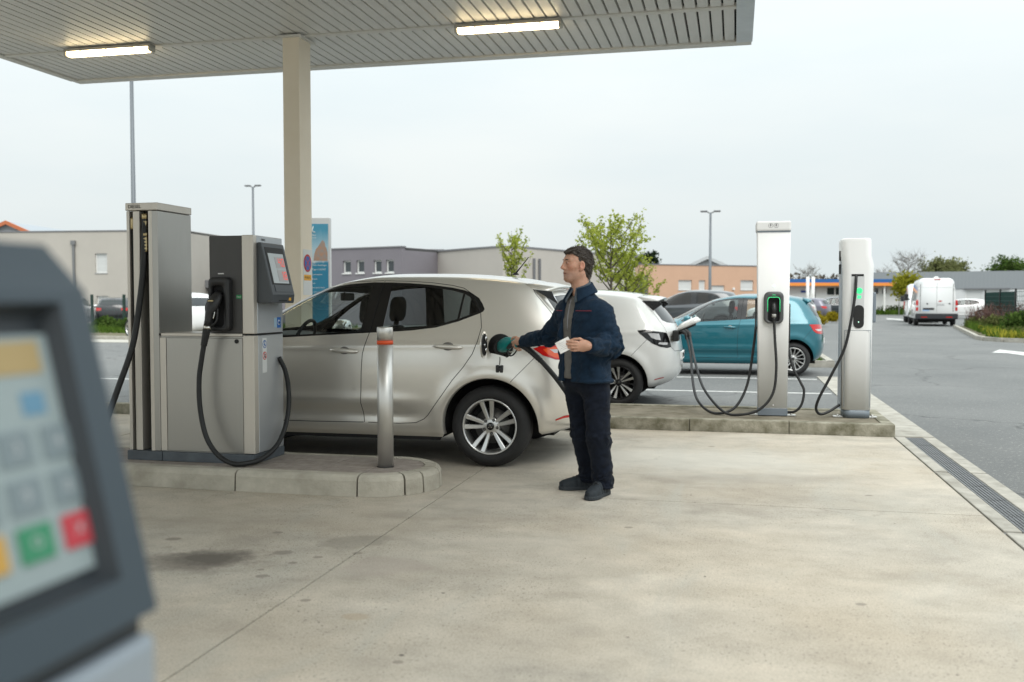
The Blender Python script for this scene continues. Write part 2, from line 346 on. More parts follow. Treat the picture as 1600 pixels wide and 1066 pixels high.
# ------------------------------------------------------------ ground
tag(MB().quad((-700, -60, -.012), (700, -60, -.012), (700, 1500, -.012), (-700, 1500, -.012)).build('ground', M_asph), kind='structure')
forecourt = tag(MB().box(-16, 1.30, -8, 9.0, -.30, -.035).build('forecourt', M_dark), kind='structure')
GAP = .0055
for xa, xb in ((-16, -9.9), (-9.9, -5.9), (-5.9, -1.94), (-1.94, 1.515)):
    for ya, yb in ((-8, -3.6), (-3.6, 1.3), (1.3, 6.40), (6.40, 9.92)):
        MB().box(xa + GAP, xb - GAP, ya + GAP, yb - GAP, -.033, random.uniform(-.0015, .0015), .0015).build('slab', M_conc, forecourt)
# drain channel along the right edge: concrete strips, steel grates
drain = thing('drainage_channel', 'long drainage channel with steel grating between the concrete forecourt and the asphalt road', 'drain', (1.7, 4, 0))
D = Loc(drain)
y = -6.0
while y < 9.9:
    L_ = min(1.96, 9.96 - y)
    for xa, xb in ((1.522, 1.622), (1.782, 1.90)):
        D(MB().box(xa, xb, y + .004, y + L_ - .004, -.25, .002 + random.uniform(-.001, .001), .004), 'kerb', M_kerb)
    y += 2.0
D(MB().box(1.622, 1.782, -6, 9.95, -.2, -.06), 'channel_bed', M_dark)
M_grate = mat('galvanised_grate', (.17, .175, .18), .5, metal=.6, var=.3, vscale=9)
yy = 9.94
def grate_mb():
    g = MB()
    for x in (1.628, 1.651, 1.674, 1.697, 1.720, 1.743, 1.766): g.box(x, x + .011, .0, .49, -.045, -.002)
    for k in range(13): g.box(1.626, 1.779, .008 + k * .0385, .020 + k * .0385, -.045, -.0035)
    return g
gm = grate_mb()
g0 = None
while yy > 1.0:
    yy -= .5
    if g0 is None:
        gm.v = [(p[0] - 1.7, p[1], p[2]) for p in gm.v]; g0 = gm.build('grating', M_grate, drain); g = g0
    else: g = g0.copy(); COL.objects.link(g)
    g.location = (0, yy - 4, random.uniform(-.002, .001))
# concrete strip beyond the grate
strip = tag(MB().box(1.40, 1.90, 10.0, 17.6, -.2, .003, .004).build('kerb_strip', M_kerb), kind='structure')

# ------------------------------------------------------------ fuel island with kerb stones and pavers
isl = thing('pump_island', 'long concrete kerbed island with rounded end carrying the grey fuel pump', 'traffic island', (-4, 6.5, 0))
I = Loc(isl)
I(MB().box(-9.9, -2.42, 6.16, 6.84, -.02, .115), 'bedding', M_dark)
xs = [-9.9, -8.9, -7.9, -6.9, -5.9, -4.9, -4.35, -3.40, -2.49]
def kerbsec(y0, s):   # cross-section of a kerb stone with a rounded outer shoulder
    return [(y0, 0), (y0 + s * .006, .105), (y0 + s * .018, .13), (y0 + s * .042, .142), (y0 + s * .125, .143), (y0 + s * .125, 0)]
for a, b in zip(xs[:-1], xs[1:]):
    for y0, s in ((6.055, 1), (6.945, -1)):
        m = MB(); m.loft([[(x, p[0], p[1] + dz) for p in kerbsec(y0, s)] for x, dz in ((a + .006, random.uniform(-.002, .002)), (b - .006, random.uniform(-.002, .002)))], smooth=False)
        I(m, 'kerbstone', M_kerb2)
cx0, cy0, rad = -2.49, 6.5, .445
ang = [-90, -47, -27, 3, 30, 60, 90]
for a, b in zip(ang[:-1], ang[1:]):
    m = MB(); secs = []
    for k in range(7):
        w = R(a + .9 + (b - a - 1.8) * k / 6); sec = kerbsec(0, 1)
        secs.append([(cx0 + (rad - p[0]) * math.cos(w), cy0 + (rad - p[0]) * math.sin(w), p[1]) for p in sec])
    m.loft(secs, smooth=False); I(m, 'kerbstone', M_kerb2)
x = -2.495
while x > -6.5:
    for y0 in (6.187, 6.397, 6.607):
        I(MB().box(x - .328, x, y0, y0 + .204, .09, .143 + random.uniform(-.0015, .0015), .003), 'paver', M_paver)
    x -= .333
rr = .313
for a, b in ((-90, -30), (-30, 30), (30, 90)):
    poly = [(cx0 + .002, cy0)] + [(cx0 + rr * math.cos(R(a + 1 + (b - a - 2) * k / 6)), cy0 + rr * math.sin(R(a + 1 + (b - a - 2) * k / 6))) for k in range(7)]
    I(MB().prism(poly, 'z', .09, .142), 'paver', M_paver)

# ------------------------------------------------------------ bollard
bo = thing('bollard', 'brushed steel bollard with orange reflective band on the end of the pump island', 'bollard', (-2.43, 6.45, .143))
B = Loc(bo)
r0 = .057
B(MB().lathe([(r0, .143), (r0, 1.02)], (-2.43, 6.45, 0), n=40), 'post', M_steel)
B(MB().lathe([(r0 + .0015, 1.02), (r0 + .0015, 1.047)], (-2.43, 6.45, 0), n=40), 'reflective_band', mat('orange_band', (.75, .09, .02), .45))
B(MB().lathe([(r0, 1.047), (r0, 1.135), (r0 - .004, 1.142), (0.001, 1.142)], (-2.43, 6.45, 0), n=40), 'cap', M_steel)
B(MB().lathe([(r0 + .004, .1425), (r0 + .004, .146), (r0 + .001, .147)], (-2.43, 6.45, 0), n=32), 'collar', M_dark)

# ------------------------------------------------------------ canopy
M_soff = mat('soffit_slat', (.60, .595, .57), .42, color2=(.76, .755, .73), vscale=1.6, stretch=(1, .25, 1), spec=.4)
M_fasc = mat('fascia_metal', (.62, .65, .67), .32, metal=.3, var=.08, vscale=3)
M_trim = mat('canopy_trim', (.68, .67, .63), .5, var=.05)
can = thing('canopy', 'flat petrol station canopy with slatted metal underside over the pumps', 'canopy', (-4.6, 6, 0))
K = Loc(can)
K(MB().box(-9.28, .15, -1.5, 12.28, 4.56, 4.98), 'roof_slab', mat('canopy_dark', (.03, .03, .03), .8))
w = .13701; x0 = -9.205
prof = [(0, .04), (.006, .0), (.117, .0), (.123, .04)]
def slat(y0, y1):
    m = MB(); m.loft([[(p[0], y, 4.495 + p[1]) for p in prof] for y in (y0, y1)], smooth=False); return m
sl = {}
for key, (y0, y1) in {'a': (10.80, 12.13), 'b': (-1.45, 10.70)}.items():
    m = slat(y0, y1); m.v = [(p[0], p[1] - 6, p[2]) for p in m.v]; sl[key] = m.build('slat', M_soff, can)
n = 67
for key in sl:
    for k in range(n):
        o = sl[key] if k == 0 else sl[key].copy()
        if k: COL.objects.link(o)
        o.location = (x0 + w * k + 4.6, 0, random.uniform(-.002, .002))
K(MB().box(-9.25, -.02, 10.705, 10.795, 4.478, 4.53, .004), 'joint_strip', M_trim)
K(MB().box(-9.30, .16, 12.135, 12.30, 4.47, 4.99, .006), 'fascia', M_trim)
K(MB().box(-9.32, -9.21, -1.5, 12.13, 4.47, 4.99, .006), 'fascia', M_trim)
K(MB().box(-.022, .17, -1.5, 12.13, 4.465, 4.99, .006), 'fascia', M_fasc)
K(MB().box(-9.30, .16, -1.6, -1.505, 4.47, 4.99), 'fascia', M_trim)
# pillar
M_pil = mat('pillar_paint', (.86, .765, .61), .55, color2=(.90, .81, .67), vscale=2.0, spec=.4)
pil = thing('pillar', 'beige painted steel pillar holding up the canopy behind the silver car', 'pillar', (-5.1, 10.8, 0))
Pq = Loc(pil)
Pq(MB().box(-5.285, -5.075, 10.65, 10.97, .12, 4.47, .006), 'shaft', M_pil)
Pq(MB().box(-5.33, -5.03, 10.60, 11.02, 4.452, 4.477), 'collar', M_trim)
Pq(MB().box(-5.35, -5.01, 10.58, 11.04, .10, .135, .006), 'base_plate', M_steel)
# kerb island under the pillar (continues the charger island behind the car)
M_lamp = bpy.data.materials.new('lamp_tube_light'); M_lamp.use_nodes = True
bb = M_lamp.node_tree.nodes['Principled BSDF']; bb.inputs['Base Color'].default_value = (.8, .8, .75, 1)
bb.inputs['Emission Color'].default_value = (1, .78, .44, 1); bb.inputs['Emission Strength'].default_value = 11
def lamp(xa, xb, y0, label):
    t = thing('ceiling_lamp', label, 'lamp', ((xa + xb) / 2, y0, 4.42), group='lit tube lamps under the canopy'); Q = Loc(t)
    Q(MB().box(xa, xb, y0 - .060, y0 + .060, 4.44, 4.478, .008), 'housing', mat('lamp_housing', (.35, .34, .31), .5))
    sec = [(-.055, 4.44), (-.052, 4.41), (-.03, 4.385), (.03, 4.385), (.052, 4.41), (.055, 4.44)]
    m = MB(); m.loft([[(x, y0 + p[0] * k, 4.44 + (p[1] - 4.44) * k) for p in sec] for x, k in ((xa + .03, .7), (xa + .05, 1), (xb - .05, 1), (xb - .03, .7))]); Q(m, 'diffuser', M_lamp)
    for x in (xa, xb - .035): Q(MB().box(x, x + .035, y0 - .060, y0 + .060, 4.385, 4.44, .01), 'end_cap', mat('lamp_cap', (.5, .48, .42), .5))
    for k in (.2, .5, .8):
        for s in (-1, 1): Q(MB().box(xa + (xb - xa) * k - .01, xa + (xb - xa) * k + .01, y0 + s * .060 - .005, y0 + s * .060 + .005, 4.42, 4.45), 'clip', M_steel)
lamp(-8.22, -7.0, 10.62, 'lit tube lamp under the left end of the canopy, left of the pillar')
lamp(-3.16, -1.92, 10.72, 'lit tube lamp under the canopy right of the pillar above the silver car')
# ------------------------------------------------------------ fuel pump on the island
M_ss = mat('pump_stainless', (.40, .39, .365), .36, metal=.85, bump=.06, bscale=30, stretch=(70, 70, 1.2), rvar=.08, vscale=4)
M_ssl = mat('pump_stainless_light', (.60, .56, .50), .42, metal=.55, bump=.05, bscale=30, stretch=(70, 70, 1.2), rvar=.07, vscale=4)
M_sside = mat('pump_side_panel', (.50, .52, .54), .38, metal=.55, var=.05, vscale=2, rvar=.06)
M_head = mat('pump_dark_panel', (.052, .050, .048), .42, var=.1, vscale=3)
M_plinth = mat('pump_plinth', (.085, .10, .115), .55, var=.2, vscale=7)
M_bez = mat('bezel_grey', (.062, .070, .078), .48, bump=.08, bscale=250)
M_scr = mat('lcd_panel', (.50, .54, .55), .25)
M_red = mat('red_led', (.8, .05, .03), .4, emit=(1, .16, .12), estr=.3)
M_amb = mat('amber_label', (.85, .42, .02), .5)
M_blu = mat('blue_sticker', (.02, .13, .42), .5)
M_wst = mat('white_sticker', (.72, .73, .72), .5)
M_rst = mat('red_sticker', (.55, .03, .03), .5)
M_grn = mat('green_label', (.02, .25, .08), .5)
M_blk = mat('black_print', (.01, .01, .01), .6)
M_chr = mat('polished_metal', (.75, .74, .70), .15, metal=1)
M_gold = mat('brass_ferrule', (.45, .36, .20), .3, metal=1)
pump = thing('fuel_pump', 'grey stainless diesel fuel pump with tall hose tower and red price display on the island', 'fuel pump', (-3.9, 6.54, .143))
F = Loc(pump)
yF, yB, xR = 6.32, 6.77, -3.38
F(MB().box(-4.42, -4.13, 6.30, 6.79, .143, .213, .004), 'plinth', M_plinth)
F(MB().box(-4.125, -3.385, 6.30, 6.79, .143, .213, .004), 'plinth', M_plinth)
# hose tower: back sheet, vertical strips, slots between them
twr = F(MB().box(-4.405, -4.16, 6.50, 6.765, .213, 1.995), 'tower', M_ss)
F(MB().box(-4.40, -4.17, 6.44, 6.498, .22, 1.99), 'slot_back', M_dark)
for a, b in ((-4.41, -4.386), (-4.356, -4.302), (-4.226, -4.150)):
    F(MB().box(a, b, yF, 6.44 if b < -4.2 else 6.768, .215, 1.993, .003), 'upright', M_ssl if b < -4.2 else M_ss)
F(MB().box(-4.226, -4.196, yF - .002, yF + .004, .215, 1.993, .001), 'upright', M_ssl)
F(MB().box(-4.415, -4.146, yF - .006, 6.772, 1.997, 2.052, .004), 'tower_cap', M_ssl)
F(MB().text('DIESEL', .036, frame((-4.335, yF - .0075, 2.024), (1, 0, 0), (0, 0, 1)), .0006), 'lettering', M_blk)
# hoses hanging in the slots
F(MB().tube([(-4.371, 6.34, 1.93), (-4.371, 6.36, 1.0), (-4.372, 6.37, .30)], .013), 'slot_hose', M_black)
F(MB().lathe([(.012, 1.86), (.015, 1.87), (.015, 1.93), (.012, 1.95)], (-4.371, 6.338, 0), n=14), 'ferrule', M_gold)
pts = spline([(-4.262, 6.335, 1.96), (-4.266, 6.330, 1.80), (-4.272, 6.32, 1.60), (-4.290, 6.30, 1.35), (-4.325, 6.25, 1.0), (-4.40, 6.17, .68), (-4.47, 6.14, .46), (-4.55, 6.16, .26), (-4.70, 6.25, .175), (-4.85, 6.45, .168)], 8)
F(MB().tube(pts, .022, 12), 'tower_hose', M_black)
F(MB().tube([(-4.268, 6.42, 1.7), (-4.275, 6.42, 1.0), (-4.272, 6.42, .26)], .012), 'slot_hose', M_black)
m = MB(); m.lathe([(.014, 0), (.024, .004), (.024, .04), (.017, .045), (.022, .06), (.019, .14), (.025, .15), (.025, .165), (.02, .17)] + [(.021 + .005 * (k % 2), .175 + .012 * k) for k in range(10)], (0, 0, 0), n=16)
m.v = [(-4.262 + p[0], 6.334 + p[1], 1.975 - p[2]) for p in m.v]; F(m, 'hose_coupling', M_gold)
# low cabinet
F(MB().box(-4.158, -3.47, yF + .012, yB, .213, 1.068), 'cabinet', M_ss)
F(MB().box(-4.146, -4.096, yF, yF + .02, .220, 1.058, .002), 'front_strip', M_ssl)
F(MB().box(-4.092, -3.474, yF, yF + .02, .220, 1.058, .003), 'door_panel', M_ss)
F(MB().box(-3.47, xR, yF - .004, yF + .06, .217, 1.078, .006), 'corner_post', M_ssl)
F(MB().box(-3.45, xR, yF + .06, yB, .217, 1.078, .004), 'side_panel', M_sside)
F(MB().box(-4.152, -3.474, yF - .004, yB, 1.070, 1.092, .003), 'cabinet_top', M_ssl)
F(MB().box(-4.148, -4.132, yF - .006, yF - .0035, 1.072, 1.090), 'bolt', M_dark)
F(MB().lathe([(.016, 0), (.016, -.004), (.012, -.006), (.001, -.006)], (-3.52, yF - .001, 1.035), 'y', 18), 'lock', M_blk)
F(MB().box(-3.45, xR + .001, yF + .004, yB - .004, 1.079, 1.088), 'seam', M_dark)
# upper head: dark front, light corner post and side
F(MB().box(-3.735, -3.472, yF + .004, yB, 1.094, 1.800, .004), 'head', M_head)
F(MB().box(-3.470, xR, yF - .004, yF + .05, 1.090, 1.803, .006), 'head_corner', M_ssl)
F(MB().box(-3.47, xR, yF + .052, yB, 1.090, 1.803, .004), 'head_side', M_sside)
F(MB().text('DIESEL', .022, frame((xR + .0015, 6.47, 1.775), (0, 1, 0), (0, 0, 1)), .0004), 'lettering', M_blk)
F(MB().box(-3.52, -3.478, yF + .002, yF + .0035, 1.345, 1.372), 'label', M_grn)
F(MB().text('Diesel', .014, frame((-3.499, yF + .0012, 1.358), (1, 0, 0), (0, 0, 1)), .0004), 'lettering', M_wst)
F(MB().box(-3.665, -3.618, yF + .002, yF + .0035, 1.522, 1.530), 'label', M_wst)
# nozzle boot: raised frame with a dark pocket
def rrect(cx, cz, w_, h_, r_, n=5, top=None):
    out = []
    for (sx, sz, a0) in ((1, 1, 0), (-1, 1, 90), (-1, -1, 180), (1, -1, 270)):
        for k in range(n + 1):
            a = R(a0 + 90 * k / n); out.append((cx + sx * (w_ / 2 - r_) + r_ * math.cos(a), cz + sz * (h_ / 2 - r_) + r_ * math.sin(a)))
    return out
m = MB(); o1 = rrect(-3.632, 1.305, .165, .39, .035); o2 = rrect(-3.632, 1.305, .155, .38, .035); o3 = rrect(-3.640, 1.29, .105, .30, .03); 
m.loft([[(p[0], yF + .003, p[1]) for p in o1], [(p[0], yF - .045, p[1]) for p in o1], [(p[0], yF - .055, p[1]) for p in o2], [(p[0], yF - .055, p[1]) for p in o3], [(p[0], yF - .010, p[1]) for p in o3]], cap=False)
F(m, 'nozzle_boot', M_blackp)
m = MB(); m.add([(p[0], yF - .009, p[1]) for p in o3], [tuple(range(len(o3)))]); F(m, 'boot_pocket', M_dark)
# black nozzle hanging in the boot
nz = thing('nozzle', 'black fuel nozzle hanging in its boot on the grey pump', 'fuel nozzle', (-3.67, 6.24, 1.25)); Z = Loc(nz)
m = MB()
def oval(c, rx, ry, d, n=14):
    d = Vector(d).normalized(); a = Vector((1, 0, 0)); a = (a - d * a.dot(d)).normalized(); b = d.cross(a)
    return [tuple(Vector(c) + a * rx * math.cos(2 * math.pi * k / n) + b * ry * math.sin(2 * math.pi * k / n)) for k in range(n)]
P_ = [((-3.640, 6.29, 1.395), .022, .022, (0, .35, 1)), ((-3.642, 6.275, 1.372), .040, .034, (0, .3, 1)), ((-3.652, 6.245, 1.33), .050, .042, (.05, .2, 1)), ((-3.664, 6.225, 1.275), .048, .042, (.1, .15, 1)),
      ((-3.672, 6.215, 1.245), .030, .034, (.1, .1, 1)), ((-3.681, 6.21, 1.19), .026, .026, (.1, 0, 1)), ((-3.687, 6.208, 1.15), .027, .027, (.1, 0, 1))]
m.loft([oval(*q) for q in P_]); Z(m, 'nozzle_body', M_blackp)
Z(MB().tube(spline([(-3.64, 6.25, 1.31), (-3.615, 6.225, 1.26), (-3.622, 6.215, 1.18), (-3.668, 6.208, 1.148)], 5), .007, 8), 'lever_guard', M_blackp)
Z(MB().tube(spline([(-3.65, 6.235, 1.30), (-3.638, 6.225, 1.25), (-3.648, 6.22, 1.20)], 5), .005, 8), 'lever', M_chr)
Z(MB().tube([(-3.64, 6.29, 1.37), (-3.64, 6.33, 1.42)], .012, 10), 'spout', M_chr)
Z(MB().box(-3.675, -3.632, 6.195, 6.2, 1.325, 1.333), 'label', M_gold)
Z(MB().tube([(-3.687, 6.208, 1.15), (-3.690, 6.207, 1.128)], .028, 16), 'swivel_ring', M_chr)
m = MB(); q0 = np.array((-3.690, 6.207, 1.126)); dq = np.array((-.028, .0, -.12)); prf = []
for k in range(19): prf.append((q0 + dq * k / 18, .027 - .006 * k / 18 + .003 * (k % 2)))
m.tube([tuple(p) for p, _ in prf], [r for _, r in prf], 14); Z(m, 'bend_guard', M_black)
pts = spline([tuple(q0 + dq * .96), (-3.738, 6.207, .90), (-3.757, 6.205, .76), (-3.750, 6.20, .56), (-3.700, 6.19, .36), (-3.61, 6.18, .235), (-3.50, 6.18, .172), (-3.40, 6.20, .168), (-3.335, 6.32, .185),
              (-3.310, 6.50, .25), (-3.305, 6.63, .36), (-3.31, 6.71, .50), (-3.32, 6.735, .66), (-3.34, 6.72, .80), (-3.375, 6.69, .90)], 8)
Z(MB().tube(pts, .0180, 12), 'hose', M_black)
# price display on the side
def wedge(y0, y1, ztop, zbot, xb, xt, xo, xl):   # profile of the housing in XZ
    return [(xb, zbot), (xb, ztop), (xt, ztop), (xo, zbot + .10), (xl, zbot)]
disp = F(MB(), 'display_housing', M_bez) if False else None
m = MB(); prof_ = [(-3.379, 1.312), (-3.379, 1.752), (-3.345, 1.752), (-3.255, 1.375), (-3.262, 1.312)]
m.prism(prof_, 'y', 6.365, 6.725); dh = F(m, 'display_housing', M_bez)
bv = dh.modifiers.new('bevel', 'BEVEL'); bv.width = .008; bv.segments = 2; bv.limit_method = 'ANGLE'
sl_ = np.array([-3.255 + 3.345, 0, 1.375 - 1.752]); sl_u = -sl_ / np.linalg.norm(sl_); sn = np.array([-sl_[2], 0, sl_[0]]) / np.linalg.norm(sl_)
sn = sn if sn[0] > 0 else -sn
def on_face(org, u, t, h): return tuple(np.array(org) + np.array((0, 1, 0)) * u + sl_u * t + sn * h)
org = (-3.255, 6.365, 1.375)
def fbox(mb, u0, u1, t0, t1, h0, h1, o=org):
    vs = [on_face(o, u, t, h) for u in (u0, u1) for t in (t0, t1) for h in (h0, h1)]
    return mb.add(vs, [(0, 1, 3, 2), (4, 6, 7, 5), (0, 4, 5, 1), (2, 3, 7, 6), (0, 2, 6, 4), (1, 5, 7, 3)])
F(fbox(MB(), .035, .325, .075, .355, .0005, .002), 'display_frame', M_blk)
F(fbox(MB(), .060, .300, .085, .310, .002, .004), 'screen', M_scr)
for t0 in (.200, .100): F(fbox(MB(), .150, .295, t0, t0 + .085, .004, .0055), 'readout', mat('readout_panel', (.42, .40, .40), .3))
SEG = {'0': 'abcdef', '1': 'bc', '2': 'abged', '3': 'abgcd', '4': 'fgbc', '5': 'afgcd', '6': 'afgedc', '7': 'abc', '8': 'abcdefg', '9': 'abcdfg'}
def digit(mb, ch, u, t, w_, h_, o=org):
    s_ = w_ * .2; hh = h_ / 2
    pos = {'a': (0, w_, h_ - s_, h_), 'g': (0, w_, hh - s_ / 2, hh + s_ / 2), 'd': (0, w_, 0, s_), 'f': (0, s_, hh, h_), 'b': (w_ - s_, w_, hh, h_), 'e': (0, s_, 0, hh), 'c': (w_ - s_, w_, 0, hh)}
    for g_ in SEG[ch]:
        a, b, c_, d_ = pos[g_]; fbox(mb, u + a, u + b, t + c_, t + d_, .0056, .0066, o)
for t0, tx in ((.212, '40'), (.112, '18')):
    m = MB()
    for i, ch in enumerate(tx): digit(m, ch, .195 + .052 * i, t0, .036, .062)
    F(m, 'digits', M_red)
F(fbox(MB(), .06, .32, .02, .07, .0, .003, (-3.255, 6.365, 1.375)), 'display_sill', M_bez)
m = MB(); m.box(-3.275, -3.2595, 6.47, 6.60, 1.325, 1.372); F(m, 'receipt_slot', M_dark)
m = MB(); m.box(-3.275, -3.2575, 6.63, 6.67, 1.330, 1.372, .003); F(m, 'amber_tag', M_amb)
# stickers on the side
def disc(mb, y, z, r_, x): mb.lathe([(r_, 0), (r_, .0008)], (x, y, z), 'x', 24, False); return mb
F(MB().box(xR, xR + .0012, 6.44, 6.505, .80, 1.055), 'sticker', M_wst)
F(disc(MB(), 6.473, 1.01, .030, xR + .0012), 'sticker_sign', M_blu); F(disc(MB(), 6.473, 1.01, .024, xR + .002), 'sticker_sign', M_wst)
m = MB(); m.box(xR + .0028, xR + .0034, 6.468, 6.478, .992, 1.022); m.box(xR + .0028, xR + .0034, 6.458, 6.470, 1.005, 1.013); m.box(xR + .0028, xR + .0034, 6.476, 6.486, .998, 1.006); disc(m, 6.473, 1.028, .006, xR + .0028); F(m, 'pictogram', M_blu)
F(disc(MB(), 6.473, .925, .030, xR + .0012), 'sticker_sign', M_rst); F(disc(MB(), 6.473, .925, .023, xR + .002), 'sticker_sign', M_wst)
m = MB(); m.box(xR + .0028, xR + .0034, 6.464, 6.482, .910, .926); disc(m, 6.473, .932, .009, xR + .0028); F(m, 'pictogram', M_blk)
m = MB(); m.prism([(6.456, .942), (6.460, .946), (6.492, .908), (6.488, .904)], 'x', xR + .0036, xR + .0042); F(m, 'prohibition_bar', M_rst)
F(MB().box(xR, xR + .0012, 6.675, 6.735, 1.125, 1.205), 'sticker', M_blu)
m = MB(); m.lathe([(.020, 0), (.020, .0006)], (xR + .0014, 6.705, 1.165), 'x', 20); F(m, 'sticker_sign', M_wst)
m = MB(); m.lathe([(.014, 0), (.014, .0006)], (xR + .0022, 6.705, 1.165), 'x', 20); m.box(xR + .0022, xR + .0028, 6.703, 6.725, 1.160, 1.170); F(m, 'sticker_sign', M_blu)
F(MB().box(xR, xR + .0012, 6.628, 6.668, 1.13, 1.20), 'sticker', mat('pale_blue', (.35, .5, .62), .5))

# ------------------------------------------------------------ payment terminal close to the camera
M_bezb = mat('terminal_blue_grey', (.034, .050, .064), .45, bump=.05, bscale=200)
M_bezd = mat('terminal_recess', (.022, .028, .034), .5)
M_cab = mat('terminal_cabinet', (.30, .345, .39), .4, metal=.3)
M_key = mat('keypad_key', (.16, .20, .215), .4); M_keyp = mat('keypad_plate', (.25, .30, .305), .4)
term = thing('payment_terminal', 'blue grey self service payment terminal with keypad close to the camera', 'payment terminal', (-.78, .55, .0))
T = Loc(term)
A_ = np.array([-.662, 0, 1.340]); B_ = np.array([-.588, 0, 1.024])
dt = (A_ - B_); lt = np.linalg.norm(dt); dt /= lt; nn_ = np.array([dt[2], 0, -dt[0]])
def tp(u, t, h): return tuple(A_ + np.array((0, u, 0)) - dt * t + nn_ * h)    # u along Y, t down the slope from the top edge
def tbox(mb, u0, u1, t0, t1, h0, h1):
    vs = [tp(u, t, h) for u in (u0, u1) for t in (t0, t1) for h in (h0, h1)]
    return mb.add(vs, [(0, 1, 3, 2), (4, 6, 7, 5), (0, 4, 5, 1), (2, 3, 7, 6), (0, 2, 6, 4), (1, 5, 7, 3)])
# housing: chamfered far and top edges, opening in the sloping face
yN, yO = .42, .876
u0, u1, t0_, t1_ = .50, .835, .012, .295
def ring(h, g): return [tp(u0 - g, t0_ - g, h), tp(u1 + g, t0_ - g, h), tp(u1 + g, t1_ + g, h), tp(u0 - g, t1_ + g, h)]
outer = [tp(yN, 0 - .0, 0), tp(yO, 0, 0), tp(yO + .004, .34, 0), tp(yN, .34, 0)]
m = MB()
top = [(-.700, yN, 1.388), (-.700, yO - .012, 1.388)]
bk = -.95
vs = outer + ring(0, 0) + ring(-.022, -.010)
m.add(vs[:8], [(0, 1, 5, 4), (1, 2, 6, 5), (2, 3, 7, 6), (3, 0, 4, 7)])
T(m, 'bezel', M_bezb)
m = MB(); m.add(vs[4:], [(0, 1, 5, 4), (1, 2, 6, 5), (2, 3, 7, 6), (3, 0, 4, 7)]); T(m, 'recess_wall', M_bezd)
m = MB()
m.add([outer[0], outer[1], (-.700, yO - .012, 1.388), (-.700, yN, 1.388), (bk, yO - .012, 1.392), (bk, yN, 1.392)], [(0, 1, 2, 3), (3, 2, 4, 5)])
m.add([outer[1], outer[2], (bk, yO + .004, .98), (bk, yO - .012, 1.392), (-.700, yO - .012, 1.388)], [(0, 4, 3, 2, 1)])
m.add([outer[2], outer[3], (bk, yN, .98), (bk, yO + .004, .98)], [(0, 1, 2, 3)])
m.add([outer[0], (-.700, yN, 1.388), (bk, yN, 1.392), (bk, yN, .98), outer[3]], [(0, 1, 2, 3, 4)])
T(m, 'housing', M_bezb)
m = MB(); rA = ring(-.0225, -.004); m.add(rA, [(0, 1, 2, 3)]); T(m, 'recess', M_bezd)
T(tbox(MB(), .52, .836, .040, .276, -.0225, -.019), 'keypad_plate', M_keyp)
T(tbox(MB(), .52, .812, .046, .078, -.019, -.018), 'notice_band', mat('orange_notice', (.34, .25, .11), .5))
for ua in (.600, .650, .700, .775): T(tbox(MB(), ua, ua + .030, .096, .118, -.019, -.018), 'icon', mat('icon_blue', (.10, .22, .32), .5))
rows = [(.131, .163), (.176, .208)]
glyph = [['1', '2', '3', '4'], ['7', '8', '9', '0']]
for r_, (ta, tb) in enumerate(rows):
    for c_, uc in enumerate([.642, .698, .7545, .811]):
        k_ = T(tbox(MB(), uc - .0215, uc + .0215, ta, tb, -.019, -.017), 'key', M_key)
        T(MB().text(glyph[r_][c_], .020, frame(tp(uc, (ta + tb) / 2, -.0165), (0, 1, 0), dt), .0004), 'key_mark', mat('key_print', (.38, .41, .42), .5), parent=None)
for uc, mm, g_ in ((.636, 'amber_key', '<'), (.695, 'amber_key', '<'), (.7545, 'green_key', 'O'), (.8135, 'red_key', 'X')):
    mk = {'amber_key': mat('amber_key', (.45, .26, .05), .45), 'green_key': mat('green_key', (.03, .20, .10), .45), 'red_key': mat('red_key', (.42, .035, .05), .45)}[mm]
    T(tbox(MB(), uc - .0215, uc + .0215, .219, .252, -.019, -.0165), 'key', mk)
    T(MB().text(g_, .016, frame(tp(uc, .235, -.016), (0, 1, 0), dt), .0004), 'key_mark', mat('key_print', (.38, .41, .42), .5))
T(MB().box(-1.0, -.586, yN, .882, .12, .985, .012), 'cabinet', M_cab)
T(MB().box(-1.0, -.600, yN, .870, .985, 1.02), 'neck', M_bezd)
T(MB().box(-1.02, -.575, yN - .1, .90, .0, .12, .01), 'plinth', M_plinth)

# ------------------------------------------------------------ charger island
ci = thing('charger_island', 'low mossy concrete kerbed island carrying the two white charging posts', 'traffic island', (-2, 10.6, 0)); J = Loc(ci)
J(MB().box(-7.0, 1.42, 10.04, 11.17, -.05, .108), 'gravel_fill', M_fill)
x = 1.53
for k in range(9):
    L_ = .98 if k else 1.0; m = MB(); zt = random.uniform(.119, .125)
    m.box(x - L_ + .004, x, 9.93 + random.uniform(-.003, .003), 10.05, -.05, zt, .012); J(m, 'kerbstone', M_moss)
    m = MB(); m.box(x - L_ + .004, x, 11.16, 11.28, -.05, zt, .012); J(m, 'kerbstone', M_moss); x -= L_
J(MB().box(1.415, 1.53, 10.055, 11.155, -.05, .120, .012), 'kerbstone', M_moss)

